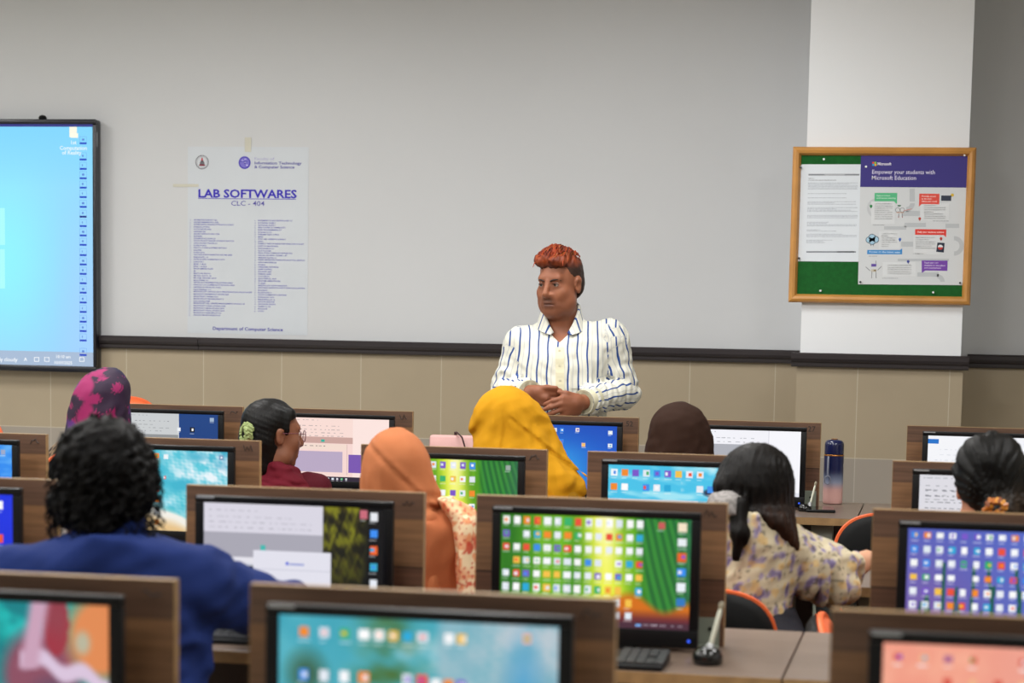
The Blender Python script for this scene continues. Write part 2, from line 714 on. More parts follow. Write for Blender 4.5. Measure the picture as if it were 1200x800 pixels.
# ------------------------------------------------------------------ interactive board on the left
M_BLACK = mat('black_plastic', '#08090c', 0.4, var=0.1, spec=0.25)
M_BLACKM = mat('black_plastic_matt', '#0b0c0e', 0.5, var=0.1, spec=0.25)
M_NAVY = mat('board_frame', '#10131f', 0.3, var=0.1)
M_SCREEN = vcol_mat('screen_picture', rough=0.25, emit=1.0, spec=0.3)
M_PRINT = vcol_mat('print_ink', rough=0.6, spec=0.2)


def picture_grid(A, x0, x1, z0, z1, y):
    """a picture of hard little squares, A = rows of sRGB from top to bottom; returns V, F, colours"""
    h, wd = A.shape[:2]
    xs = np.linspace(x0, x1, wd + 1)
    zs = np.linspace(z1, z0, h + 1)
    X = np.stack([xs[:-1], xs[1:], xs[1:], xs[:-1]], 1)
    Z = np.stack([zs[1:], zs[1:], zs[:-1], zs[:-1]], 1)
    V = np.empty((h, wd, 4, 3), dtype=np.float32)
    V[..., 0] = X[None]
    V[..., 1] = y
    V[..., 2] = Z[:, None]
    C = np.repeat(lin(np.clip(A, 0, 1)).reshape(h, wd, 1, 3), 4, axis=2)
    return V.reshape(-1, 3), np.arange(h * wd * 4).reshape(-1, 4), C.reshape(-1, 3)


BY = WALLY - 0.09
bR, bT, bB = at(112.3, 290, BY)[0], at(100, 139.5, BY)[2], at(100, 436.5, BY)[2]
bW = (bT - bB) * 1.70
board = empty('interactive_board', (bR - bW / 2, WALLY - 0.012, bB), 0, 'large wall-mounted interactive screen showing a pale blue desktop', 'screen')
mb = MB()
hw, hh = bW / 2, bT - bB
mb.box((-hw + 0.002, -0.060, 0), (hw - 0.002, 0.0, hh), 0.012, 3)
mb.build('housing', M_NAVY, board)
fr = 0.0175
mb = MB()
for (a, b, c2, d2) in ((-hw, hw, 0, 0.03), (-hw, hw, hh - 0.024, hh), (-hw, -hw + fr, 0.03, hh - 0.024), (hw - fr, hw, 0.03, hh - 0.024)):
    mb.box((a, -0.078, c2), (b, -0.05, d2), 0.006, 2)
mb.build('bezel', M_NAVY, board)
mb = MB()
mb.box((-hw + fr, -0.0725, hh - 0.036), (hw - fr, -0.0665, hh - 0.024))
mb.build('blue_bezel_strip', mat('blue_strip', '#101f8c', 0.4), board)
mb = MB()
mb.lathe([(0.004, 0), (0.017, 0.002), (0.02, 0.012), (0.014, 0.022), (0.003, 0.025)], 16, c=(hw - 0.285, -0.04, hh - 0.003))
mb.build('camera_knob', M_BLACKM, board)
mb = MB().box((hw - 0.004, -0.066, hh - 0.13), (hw + 0.001, -0.052, hh - 0.06), 0.001)
mb.build('side_latch', mat('dull_metal', '#8b8d92', 0.4, 0.6), board)
# its picture
sx0, sx1, sz0, sz1 = -hw + fr, hw - fr, 0.03, hh - 0.036
gw, gh = 150, 84
yy, xx = np.mgrid[0:gh, 0:gw] / np.array([gh - 1.0, gw - 1.0])[:, None, None]
A = np.zeros((gh, gw, 3))
base = hexc('#8fdcff') * (1 - yy[..., None]) + hexc('#9cd2ff') * yy[..., None]
cy_ = np.exp(-(((xx - 0.78) / 0.12) ** 2 + ((yy - 0.55) / 0.4) ** 2))[..., None]
A = base * (1 - cy_) + hexc('#8ff3ff') * cy_
dk = np.clip(1 - yy / 0.25, 0, 1)[..., None] * 0.6
A = A * (1 - dk) + hexc('#74d0fb') * dk
ll = np.clip((xx - 0.9) / 0.1, 0, 1)[..., None] * np.clip((yy - 0.2) * 2, 0, 1)[..., None]
A = A * (1 - 0.6 * ll) + hexc('#a9d0ff') * 0.6 * ll
A[-5:, :] = hexc('#a8bcd6')
sv, sf, scol = picture_grid(A, sx0, sx1, sz0, sz1, -0.0705)
mb = MB()
mb.add(sv, sf.tolist())
mb.c[-1] = scol
Bq = lambda px, py: at(px, py, WALLY - 0.012 - 0.0705) - np.array([bR - bW / 2, 0, bB])


def scr_rect(mb, x0, z0, x1, z1, y, col):
    mb.add([(x0, y, z0), (x1, y, z0), (x1, y, z1), (x0, y, z1)], [[0, 1, 2, 3]], lin(np.array(col)))


# window emblem panes, only the right-hand edge falls inside the photograph
for (pa, pb) in (((-60, 243), (6, 287)), ((-60, 291), (6, 338))):
    p, q = Bq(*pa), Bq(*pb)
    scr_rect(mb, p[0], q[2], q[0], p[2], -0.0712, hexc('#aafcfb'))
    scr_rect(mb, p[0] * 2 - q[0] - 0.03, q[2], p[0] - 0.03, p[2], -0.0712, hexc('#aafcfb'))
ys = [165, 184, 195, 206, 217, 228, 239.5, 251, 262, 273, 284, 296, 307, 318, 329, 340, 351.5, 362.5, 374, 385, 396, 413]
for i, yv in enumerate(ys):
    p = Bq(97.5, yv)
    wv, hv = 0.018, 0.013
    for (a, b, c2, d2) in ((-wv, wv, 0.0135, 0.015), (-wv, -wv + 0.0015, -0.012, 0.015), (wv - 0.0015, wv, -0.012, 0.015)):
        scr_rect(mb, p[0] + a, p[2] + c2 + 0.006, p[0] + b, p[2] + d2 + 0.006, -0.0713, hexc('#6fa6ea'))
    scr_rect(mb, p[0] - wv, p[2] - 0.016, p[0] + wv, p[2] - 0.007, -0.0714, hexc('#0f3fc4') if i != 7 else hexc('#0a1f86'))
    scr_rect(mb, p[0] - 0.006, p[2] + 0.001, p[0] + 0.006 - 0.004 * (i % 3), p[2] + 0.011, -0.0714, hexc('#5a86d8'))
p = Bq(86, 154)
scr_rect(mb, p[0] - 0.02, p[2] - 0.027, p[0] + 0.018, p[2] + 0.025, -0.0712, hexc('#fdf8e4'))
scr_rect(mb, p[0] - 0.014, p[2] - 0.03, p[0] + 0.024, p[2] - 0.008, -0.0713, hexc('#fffbe8'))
for tx, px_, py_ in (('1st', 86, 169), ('Computation', 86, 175.5), ('of Reality', 84, 181)):
    q = Bq(px_, py_)
    put_text(mb, tx, q[0], q[2], 0.026, -0.0714, lin(hexc('#f4fbff')), 0.01, 'CENTER')
for tx, px_, py_, sz in (('Mostly cloudy', 4, 423, 0.026), ('^', 30, 425.5, 0.04), ('10:10 am', 74, 419.5, 0.021), ('10/09/2025', 74, 426.5, 0.021)):
    q = Bq(px_, py_)
    put_text(mb, tx, q[0], q[2], sz, -0.0714, lin(hexc('#fbfdff')), 0.008, 'CENTER')
for px_ in (43, 55, 96):
    q = Bq(px_, 421)
    for (a, b, c2, d2) in ((-0.013, 0.013, 0.008, 0.011), (-0.013, 0.013, -0.011, -0.008), (-0.013, -0.01, -0.011, 0.011), (0.01, 0.013, -0.011, 0.011)):
        scr_rect(mb, q[0] + a, q[2] + c2, q[0] + b, q[2] + d2, -0.0714, hexc('#fbfdff'))
mb.build('screen', M_SCREEN, board)

# ------------------------------------------------------------------ the long list poster
PLY = WALLY
pTL, pTR, pBR, pBL = at(221, 171, PLY), at(362, 173, PLY), at(360, 392, PLY), at(219, 391, PLY)
pX0, pX1 = (pTL[0] + pBL[0]) / 2, (pTR[0] + pBR[0]) / 2
pZ0, pZ1 = (pBL[2] + pBR[2]) / 2, (pTL[2] + pTR[2]) / 2
poster = empty('list_poster', (pX0, WALLY, pZ0), 0, 'tall white paper poster listing lab softwares in blue type, taped to the wall', 'poster')
PW, PH = pX1 - pX0, pZ1 - pZ0
MB().box((0, -0.0012, 0), (PW, -0.0002, PH)).build('sheet', mat('poster_paper', '#c3c9d0', 0.45, var=0.02, nscale=5), poster)
Pq = lambda px, py: at(px, py, WALLY - 0.002) - np.array([pX0, 0, pZ0])
INK = lin(hexc('#3f3aa6'))
INKT = lin(hexc('#6464b4'))
mb = MB()
yv = -0.0016


def ptext(s, px0, px1, py, cap, col=INK, bold=0.0):
    """a line of capital height cap pixels whose baseline runs at py from px0 to px1"""
    a, b = Pq(px0, py), Pq(px1, py)
    z = (a[2] + b[2]) / 2
    put_text(mb, s, a[0], z, cap * 0.00394 / 0.7, yv, col, bold, 'LEFT', b[0] - a[0])


ptext('LAB SOFTWARES', 231.8, 347, 231.5, 9.6, lin(hexc('#3a2fb2')), 0.028)
ptext('CLC - 404', 270.5, 309.5, 241, 5.8, lin(hexc('#5751a6')), 0.006)
ptext('Faculty of', 298, 321, 187.5, 3.2, lin(hexc('#9c9ac6')))
ptext('Information Technology', 298, 353, 192.6, 3.3, lin(hexc('#4a449c')), 0.02)
ptext('& Computer Science', 298, 345, 197.2, 3.3, lin(hexc('#4a449c')), 0.02)
ptext('Department of Computer Science', 249, 331, 387.2, 3.9, lin(hexc('#453fa0')), 0.02)
a, b = Pq(232, 232.6), Pq(347, 233.2)
scr_rect(mb, a[0], (a[2] + b[2]) / 2 - 0.0016, b[0], (a[2] + b[2]) / 2 + 0.0016, yv, hexc('#5049b4'))
a, b = Pq(295.6, 184), Pq(296, 198)
scr_rect(mb, a[0], b[2], a[0] + 0.0012, a[2], yv, hexc('#b4b3d2'))


def disc(mb, c, r0, r1, y, col, n=40, a0=0.0, a1=2 * PI):
    V, F = [], []
    for i in range(n + 1):
        a = a0 + (a1 - a0) * i / n
        V += [(c[0] + r0 * math.cos(a), y, c[2] + r0 * math.sin(a)), (c[0] + r1 * math.cos(a), y, c[2] + r1 * math.sin(a))]
    for i in range(n):
        F.append([2 * i, 2 * i + 2, 2 * i + 3, 2 * i + 1])
    mb.add(V, F, lin(np.array(col)))


k = 0.00394
c = Pq(286.6, 190.5)
disc(mb, c, 0, 7.6 * k, yv, hexc('#4d41b0'))
disc(mb, c, 0, 6.0 * k, yv - 0.0001, hexc('#7a72c8'))
rg = random.Random(4)
for i in range(14):
    a, r = rg.uniform(0, 6.28), rg.uniform(0.5, 4.6) * k
    x, z = c[0] + r * math.cos(a), c[2] + r * math.sin(a)
    wv = rg.uniform(0.5, 1.5) * k
    scr_rect(mb, x - wv, z - 0.35 * k, x + wv, z + 0.35 * k, yv - 0.0002, hexc(rg.choice(['#4d41b0', '#cfcbee', '#3a2f98'])))
c = Pq(236.8, 190)
for i in range(30):
    a0 = 2 * PI * i / 30
    disc(mb, c, 7.2 * k, 8.6 * k, yv, hexc('#4b4650'), 2, a0, a0 + 0.13)
disc(mb, c, 6.2 * k, 6.5 * k, yv, hexc('#8a8890'))
for (x0, z0, x1, z1, cl) in ((-3.6, -4.4, 3.6, -2.6, '#7d1c34'), (-2.9, -2.6, 2.9, 0.2, '#6c6a70'), (-1.9, 0.2, 1.9, 2.0, '#54525a'), (-1.0, 2.0, 1.0, 4.6, '#c0364a'), (-0.4, 4.6, 0.4, 6.0, '#a02c40')):
    scr_rect(mb, c[0] + x0 * k, c[2] + z0 * k, c[0] + x1 * k, c[2] + z1 * k, yv - 0.0001, hexc(cl))
LEFT = """ADOBE PHOTOSHOP CS6|28 ADOBE PREMIERE PRO 2020|30 ADOBE DIGITAL IMAGING PYTHON 64 3.7.0.2017|48 ANDROID STUDIO|19 AUTOCAD 3D 2020|21 ANDROID IDE|14 ADOBE VIDEO STUDIO 2020|31 BLENDER|10 CODEBLOCKS ULTRA 20|26 CISCO PACKET TRACER STUDENT EDITION|48 CISCO PACKET TRACER 8.1|28 DOSBOX 2016|15 DEV C++ 5 AND 6 EXPRESS EDITION|39 ECLIPSE|9 FLASH 2016|13 GOOGLE EARTH DESKTOP ARCGIS 2020|46 INKSCAPE 1.0|17 INTELLIJ IDEA COMMUNITY 2019|37 JCREATOR 5|12 JDK 1.8.0|15 JDK 14.0.2|16 MACROMEDIA FLASH|23 R|3 MATLAB R2016|20 MS SQL DATA 16|21 MS SQL SERVER 2019|27 MULTISIM 14|17 OFFICE 2019 PROFESSIONAL EDITION 64BIT|47 ORACLE 11G COMMUNITY EDITION 2020|49 NETBEANS IDE 8.2 RC FULL|33 NOTEPAD ++|21 MICROSOFT OFFICE 2019 PROFESSIONAL PLUS 64 BIT|70 MICROSOFT POWERPOINT VIEWER 2020|42 MICROSOFT TEAMS 2021|29 MICROSOFT SILVERLIGHT 5|36 SQL DEVELOPER|20 MICROSOFT SQL SERVER MANAGEMENT STUDIO 18|61 MICROSOFT VISUAL STUDIO 2008|38 MICROSOFT VISUAL STUDIO 2010|37 MICROSOFT VISUAL STUDIO 2015|37 MICROSOFT WEB DEPLOY 3.6|33 ORACLE VM VIRTUALBOX 6.0|32"""
RIGHT = """RAPIDMINER STUDIO EDITION 64 BIT 9.7|41 RATIONAL ROSE 7|21 RATIONAL SUITE 7|21 REAL PLAYER 20 COMMUNITY|33 RUBY PROGRAMMING 2.7|28 SCILAB 6.1.0|16 SUBLIME TEXT 2 PRO|25 SPSS|6 STAR UML VERSION 3.2 BUILD|33 SWI|6 TURBO C WITH DOSBOX FOR WINDOWS 10 64 BIT|55 UNITY 3D 2020 EDITION|24 VIRTUALBOX 6.1|19 VLC PLAYER|16 VISUAL STUDIO COMMUNITY EDITION 2019|41 VISUAL STUDIO CODE 1.47|35 VMWARE PLAYER 15|22 WAMP SERVER FOR WINDOWS 64 BIT FULL EDITION|56 WEKA MACHINE 3.8|22 WINRAR|9 WIRESHARK NETWORK|25 XAMPP CONTROL|17 XILINX ISE|16 XMIND 2020|16 YOUTUBE DL|14 ZOTERO 5.0|22 ZOOM MEETINGS|27 7-ZIP|9 ARDUINO IDE 1.8 FOR WINDOWS|35 ANACONDA NAVIGATOR 64 BIT PYTHON 3.8 FULL EDITION|56 BRACKETS|11 BLUESTACKS 4|16 CLION COMMUNITY EDITION|34 DRAW IO|19 FILEZILLA 3|20 GITHUB DESKTOP|20 GITHUB BASH|21 GIMP 2.10|15 MONGODB|11 R STUDIO|7"""
for (blk, xn, xt, y0, dy, dx) in ((LEFT, 222.0, 227.0, 257.2, 2.72, -0.012), (RIGHT, 298.0, 302.3, 258.0, 2.83, -0.004)):
    import re
    rows = re.findall(r'(.+?)\|(\d+)\s?', blk)
    for i, (s, wd) in enumerate(rows):
        py = y0 + 1.2 + i * (2.72 if xn < 250 else 2.72)
        ptext(str(i + 1 + (0 if xn < 250 else 42)) + '.', xn + dx * i * 2.7 * 0.5, xn + 2.1 + dx * i * 2.7 * 0.5, py, 1.35, INKT, 0.0)
        ptext(s, xt + dx * i * 2.7 * 0.3, xt + int(wd) * 0.98 + dx * i * 2.7 * 0.3, py, 1.55, INKT, 0.025)
# thin printed border
for (a, b) in (((224, 173.5), (359.5, 174.3)),):
    p, q = Pq(*a), Pq(*b)
mb.build('print', M_PRINT, poster)
M_TAPE = mat('old_tape', '#c2c0b2', 0.3, var=0.05)
for (x0, y0, x1, y1, nm) in ((287, 161, 294.5, 178, 'yellowed strip of tape at the top edge of the software list poster'), (203, 215.5, 233, 219, 'yellowed strip of tape across the left edge of the software list poster')):
    p, q = at(x0, y0, WALLY), at(x1, y1, WALLY)
    mb = MB().box((p[0], WALLY - 0.0028, q[2]), (q[0], WALLY - 0.0021, p[2]), 0.0003, 1)
    tag(mb.build('tape_strip', M_TAPE), nm, 'tape')

# ------------------------------------------------------------------ notice board on the column
NY = PY - 0.045
nTL, nTR, nBR, nBL = at(928.5, 172.5, NY), at(1143, 171.5, NY), at(1138.5, 356.5, NY), at(924, 355, NY)
nX0, nX1 = (nTL[0] + nBL[0]) / 2, (nTR[0] + nBR[0]) / 2
nZ0, nZ1 = (nBL[2] + nBR[2]) / 2, (nTL[2] + nTR[2]) / 2
NO = np.array([nX0, PY, nZ0])
nb = empty('notice_board', tuple(NO), 0, 'green felt notice board in a pale wooden frame on the white column', 'notice board')
NW, NH = nX1 - nX0, nZ1 - nZ0
M_FR = mat('honey_wood', '#c28a46', 0.38, var=0.1, nscale=9, stretch=(1, 1, 1))
FWd = 0.036
mb = MB()
V, F = [], []
prof = [(0.0, 0.0), (0.0, -0.03), (0.006, -0.04), (0.016, -0.045), (0.027, -0.042), (FWd, -0.026), (FWd, 0.0)]
cor = [(0, 0, 1, 1), (NW, 0, -1, 1), (NW, NH, -1, -1), (0, NH, 1, -1)]
for (x, z, sx, sz) in cor:
    for (o, d) in prof:
        V.append((x + sx * o, d, z + sz * o))
n = len(prof)
for q in range(4):
    for i in range(n - 1):
        a, b = q * n, ((q + 1) % 4) * n
        F.append([a + i, b + i, b + i + 1, a + i + 1])
mb.add(V, F, smooth=False)
mb.build('frame', M_FR, nb)
MB().box((0.02, -0.022, 0.02), (NW - 0.02, 0.0, NH - 0.02)).build('felt', mat('green_felt', '#0d5a20', 0.95, var=0.12, nscale=60, bump=0.15, bscale=400), nb)
FY = PY - 0.022


def sheet_frame(TL, TR, BR, BL):
    c = [at(p[0], p[1], FY) for p in (TL, TR, BR, BL)]
    return c


def on_sheet(c, origin):
    """bilinear placement u 0..1 (left to right), v 0..1 (top to bottom) on a pinned sheet"""
    def f(u, v):
        p = (1 - v) * ((1 - u) * c[0] + u * c[1]) + v * ((1 - u) * c[3] + u * c[2])
        return p - origin
    return f


def sheet(name, c, th, y, m, parent, origin):
    q = [p - origin for p in c]
    mb = MB().poly([(p[0], p[2]) for p in (q[3], q[2], q[1], q[0])], y - th, y)
    return mb.build(name, m, parent)


class Print:
    """flat print on a pinned sheet, in pixels of the photograph"""

    def __init__(s, org, y, Y):
        s.mb, s.o, s.y, s.Y = MB(), org, y, Y

    def P(s, px, py):
        return at(px, py, s.Y) - s.o

    def quad(s, pts, col, lift=0):
        V = [s.P(*p) for p in pts]
        s.mb.add([(v[0], s.y - lift * 0.00006, v[2]) for v in V], [list(range(len(V)))[::-1]], lin(np.array(hexc(col) if isinstance(col, str) else col)))

    def rect(s, x0, y0, x1, y1, col, lift=0, sk=0.0):
        s.quad([(x0, y0), (x1, y0 + sk * (x1 - x0)), (x1, y1 + sk * (x1 - x0)), (x0, y1)], col, lift)

    def disc(s, cx, cy, r, col, lift=0, r0=0.0, n=20, a0=0, a1=360):
        pts = [(cx + r * math.cos(math.radians(a0 + (a1 - a0) * i / n)), cy + r * math.sin(math.radians(a0 + (a1 - a0) * i / n))) for i in range(n + 1)]
        if r0 == 0:
            s.quad(pts[:-1] if a1 - a0 == 360 else pts, col, lift)
        else:
            ins = [(cx + r0 * math.cos(math.radians(a0 + (a1 - a0) * i / n)), cy + r0 * math.sin(math.radians(a0 + (a1 - a0) * i / n))) for i in range(n + 1)]
            for i in range(n):
                s.quad([pts[i], pts[i + 1], ins[i + 1], ins[i]], col, lift)

    def line(s, x0, y0, x1, y1, wd, col, lift=0):
        L = math.hypot(x1 - x0, y1 - y0) + 1e-9
        nx, ny = -(y1 - y0) / L * wd / 2, (x1 - x0) / L * wd / 2
        s.quad([(x0 + nx, y0 + ny), (x0 - nx, y0 - ny), (x1 - nx, y1 - ny), (x1 + nx, y1 + ny)], col, lift)

    def text(s, t, x0, x1, y, cap, col, bold=0.0, lift=2):
        a, b = s.P(x0, y), s.P(x1, y)
        put_text(s.mb, t, a[0], (a[2] + b[2]) / 2, cap * s.Y / CF / 0.7, s.y - lift * 0.00006, lin(hexc(col)), bold, 'LEFT', b[0] - a[0])

    def para(s, x0, y0, x1, y1, dy, col, seed=0, th=0.55):
        """rows too small to read: short dashes the length of words"""
        r = random.Random(seed)
        y = y0
        while y < y1:
            x = x0
            end = x1 - (r.random() < 0.3) * r.uniform(0.1, 0.6) * (x1 - x0)
            while x < end:
                wl = min(r.uniform(1.0, 4.2), end - x)
                s.rect(x, y, x + wl, y + th, col, 1)
                x += wl + 0.6
            y += dy


# white typed notice
cN = sheet_frame((937, 192.5), (1009, 192.5), (1006, 306.5), (933.5, 306))
oN = np.array([cN[3][0], FY, cN[3][2]])
notice = empty('typed_notice', tuple(oN), 0, 'white typed sheet pinned on the left half of the green notice board', 'notice')
sheet('sheet', cN, 0.0008, 0, mat('white_paper', '#dfe6ee', 0.6, var=0.01), notice, oN)
pr = Print(oN, -0.0012, FY)
pr.rect(947.5, 203.7, 1007, 205.6, '#8b9098')
pr.rect(966, 204.1, 990, 205.2, '#b9bdc4', 1)
pr.rect(945, 294.3, 1003, 295.8, '#80868f')
pr.rect(981, 294.3, 1001, 295.8, '#3a404a', 1)
pr.para(947.5, 208.7, 962, 209.4, 2, '#7d838d', 1)
pr.para(947.5, 210.8, 980, 211.2, 2, '#6c727c', 2)
for (a, b, e) in ((214, 221.5, 1005), (226.5, 227.5, 992), (231.5, 232.2, 992), (236, 239, 1003), (243, 248.5, 1005), (252, 256, 1005), (260, 265, 1004), (269, 270.5, 980), (274, 277.5, 1004), (281, 285, 984)):
    pr.para(947 - (a - 214) * 0.03, a, e, b, 1.45, '#a9b1bc', int(a))
pr.mb.build('print', M_PRINT, notice)
# education poster
cE = sheet_frame((1009, 179.5), (1135, 181), (1129.5, 334), (1005.5, 333))
oE = np.array([cE[3][0], FY - 0.001, cE[3][2]])
edu = empty('education_poster', tuple(oE), 0, 'coloured poster with purple heading pinned on the right half of the green notice board', 'poster')
sheet('sheet', cE, 0.0008, 0, mat('poster_paper_grey', '#d4d8dc', 0.5, var=0.01), edu, oE)
pr = Print(oE, -0.0011, FY - 0.001)
pr.quad([(1009, 179.5), (1135, 181), (1133.2, 219.8), (1008, 219)], '#423b84')
for (i, cl) in enumerate(('#e8512f', '#8cc63e', '#2aa3df', '#f6bc1c')):
    x, y = 1022.2 + (i % 2) * 2.55, 189.6 + (i // 2) * 2.45
    pr.rect(x, y, x + 2.3, y + 2.2, cl, 1)
pr.text('Microsoft', 1028.2, 1044.3, 193.6, 3.3, '#f2f0fa', 0.02)
pr.text('Empower your students with', 1021.6, 1095, 203.8, 4.6, '#e6e2f6', 0.004)
pr.text('Microsoft Education', 1021.2, 1073, 210.6, 4.6, '#e6e2f6', 0.004)
G1 = '#bfc4c9'
for (a, b, c2, d2) in ((1066, 221, 1072, 236), (1058, 247, 1078, 253), (1060, 261, 1085, 266), (1036, 265, 1062, 269), (1056, 283, 1070, 289), (1108, 262, 1124, 267), (1052, 303, 1112, 306), (1075, 319, 1100, 324)):
    pr.rect(a, b, c2, d2, G1)
pr.disc(1118, 288, 11.5, G1, 0, 6.5, 20, -90, 90)
pr.disc(1062, 238, 10, G1, 0, 4.5, 16, 0, 90)
pr.disc(1028, 244, 12, '#c7cbd0', 0, 9, 24)
pr.disc(1098, 330, 9, G1, 0, 4, 16, -90, 0)
# text cards
for (x0, y0, x1, y1) in ((1021, 236, 1048.5, 262.5), (1078.5, 238, 1112, 258), (1030, 271, 1054.5, 291.5), (1070.5, 275.5, 1101, 298), (1034.5, 307, 1073, 323.5)):
    pr.rect(x0, y0, x1, y1, '#dde1e5', 1)
for i, (x0, y0, x1, y1) in enumerate(((1025, 238.5, 1046, 258), (1083, 240.5, 1108, 256), (1033, 273.5, 1051, 290), (1073, 278, 1096, 292), (1040, 310.5, 1068, 321))):
    pr.para(x0, y0, x1, y1, 2.5, '#aeb4ba', 20 + i)
for (x0, x1, y) in ((1023, 1037, 263.3), (1093, 1112, 258.6), (1018, 1028, 299.8), (1070, 1083, 296.8), (1034, 1052, 325.6)):
    pr.para(x0, y, x1, y + 0.4, 2, '#8a9098', int(x0))
pr.quad([(1025, 226), (1051.5, 226), (1051.2, 237), (1050.8, 239), (1047.5, 235.8), (1024.8, 235.8)], '#5cbd8a', 2)
pr.quad([(1077.3, 226.8), (1101, 227), (1100.7, 239.3), (1080, 239), (1076.8, 242), (1077, 238.6)], '#e4574c', 2)
pr.quad([(1103, 229), (1115, 229), (1114.6, 235.4), (1102.8, 235.2)], '#3d4454', 2)
pr.quad([(1072.5, 268.3), (1109, 268.8), (1108.6, 278), (1106, 275.3), (1072.3, 275)], '#e0463e', 2)
pr.quad([(1016.4, 292.8), (1054.5, 292.9), (1057.3, 290.8), (1057.2, 297.9), (1016.2, 297.6)], '#3d8ed2', 2)
pr.quad([(1080, 305), (1110.6, 305.2), (1110.2, 317.3), (1084.5, 316.8), (1080.2, 319.8)], '#7a4bae', 2)
pr.text('Explore content', 1027.3, 1043, 229.9, 1.7, '#d9f2e4', 0.01, 3)
pr.text('and lesson sharing', 1027.3, 1049.5, 232.8, 1.7, '#d9f2e4', 0.01, 3)
pr.text('Provide access', 1080, 1096.5, 230.8, 1.8, '#fbe0de', 0.01, 3)
pr.text('to the latest', 1080, 1092, 233.7, 1.8, '#fbe0de', 0.01, 3)
pr.text('classroom tools', 1080, 1098, 236.7, 1.8, '#fbe0de', 0.01, 3)
pr.text('Help your students achieve', 1075, 1106, 272.8, 2.0, '#fde6e4', 0.015, 3)
pr.text('Access to the latest apps', 1018.3, 1055, 296.1, 2.0, '#d6eafb', 0.015, 3)
pr.text('Teach your own', 1083, 1099.5, 308.6, 1.8, '#e9dcf6', 0.01, 3)
pr.text('students in one place', 1083, 1107.5, 311.7, 1.8, '#e9dcf6', 0.01, 3)
pr.text('and everywhere', 1083, 1102.5, 314.6, 1.8, '#e9dcf6', 0.01, 3)
for (x, y, cl) in ((1020.8, 241.3, '#2f8f4f'), (1077.8, 256, '#c94438'), (1054.6, 280.3, '#3b68c4'), (1102.8, 279.3, '#cc4238'), (1064.3, 306.2, '#3f4c9c')):
    pr.disc(x, y, 1.6, cl, 2)
    pr.quad([(x - 1.3, y + 0.9), (x + 1.3, y + 0.9), (x, y + 3)], cl, 2)
# a pale cloud, a lamp spot, a handheld card and two stick figures
for (x, y, r) in ((1018.5, 281, 3.2), (1022, 278.5, 3.8), (1026, 280.5, 3.4), (1022, 282.5, 3.6)):
    pr.disc(x, y, r + 0.8, '#5b6a78', 1)
for (x, y, r) in ((1018.5, 281, 3.2), (1022, 278.5, 3.8), (1026, 280.5, 3.4), (1022, 282.5, 3.6)):
    pr.disc(x, y, r, '#a9cfe6', 2)
for x in (1020.6, 1023.4):
    pr.line(x, 285.5, x, 288.2, 0.6, '#4a5662', 2)
pr.disc(1116, 228.5, 1.9, '#d9b845', 1)
pr.quad([(1098.6, 284), (1107, 284.6), (1106, 295.8), (1097, 295)], '#2f3748', 2)
pr.disc(1102, 289.6, 3, '#e6e9ee', 3)
pr.disc(1102, 289.6, 3, '#c8423e', 4, 0, 10, 0, 180)
pr.quad([(1051.6, 240.2), (1056, 240.2), (1055, 241.8), (1052.3, 241.8)], '#2f6b4c', 2)
for (x, y) in ((1052, 246), (1057.4, 246)):
    pr.disc(x, y, 2.9, '#8c9096', 1, 2.3, 16)
for (a, b, c2, d2, cl) in ((1050.5, 249, 1059, 249, '#c48a5a'), (1053.4, 250, 1053.2, 253.4, '#70757c'), (1057.2, 250, 1057.4, 253.4, '#70757c'), (1059, 247, 1068.5, 244.6, '#c87a70'), (1053, 253.2, 1053, 255, '#a03038'), (1057.4, 253.2, 1057.4, 255, '#a03038')):
    pr.line(a, b, c2, d2, 0.7, cl, 2)
pr.rect(1021, 309, 1027, 312.3, '#6a55a8', 2)
for (a, b, c2, d2) in ((1014.5, 312.5, 1019.5, 317), (1033, 312, 1028.5, 316.5), (1021.8, 318, 1021.4, 326), (1026.5, 318, 1026.7, 326), (1026.6, 305.5, 1026.4, 308.5)):
    pr.line(a, b, c2, d2, 0.6, '#62666c', 2)
pr.rect(1020.8, 315.3, 1026.9, 318.4, '#c9c3b4', 2)
pr.rect(1023.8, 316, 1026.8, 317.6, '#7d6a3c', 3)
pr.mb.build('print', M_PRINT, edu)
# push pins
M_PINW = mat('pin_white', '#eceff2', 0.3)
M_PIND = mat('pin_dark', '#2b2f36', 0.3)
PINS = [(965.5, 186.5, 0, 'white push pin in bare green felt above the typed notice'), (938.5, 196, 1, 'dark push pin in the top corner of the typed notice'), (936.5, 302.5, 1, 'dark push pin in the bottom corner of the typed notice'),
        (1014.9, 195.3, 0, 'white push pin in the purple heading beside the logo'), (1130.3, 181.9, 0, 'white push pin in the top right corner of the purple heading'), (1008.3, 330.3, 1, 'dark push pin in the bottom left corner of the coloured poster'),
        (1125, 331.4, 1, 'dark push pin in the bottom right corner of the coloured poster'), (961.5, 340.5, 0, 'white push pin in bare green felt below the typed notice'), (1093.5, 342.5, 0, 'white push pin in bare green felt below the coloured poster')]
for (x, y, dk_, lb) in PINS:
    p = at(x, y, FY - 0.003)
    mb = MB()
    R = Matrix.Rotation(PI / 2, 4, 'X')
    prf = [(0.0015, -0.001), (0.0045, 0.0), (0.0045, 0.002), (0.0026, 0.003), (0.0026, 0.008), (0.0046, 0.0095), (0.0046, 0.011), (0.002, 0.0118)]
    mb.lathe(prf, 12)
    mb.v[-1] = np.array([tuple(R @ Vector(q)) for q in mb.v[-1]])
    o = mb.build('push_pin', M_PIND if dk_ else M_PINW)
    o.location = (p[0], FY - 0.0008 - (0.001 if (1005 < x < 1133 and 180 < y < 333) else 0), p[2])
    tag(o, lb, 'pin', 'push pins on the notice board')

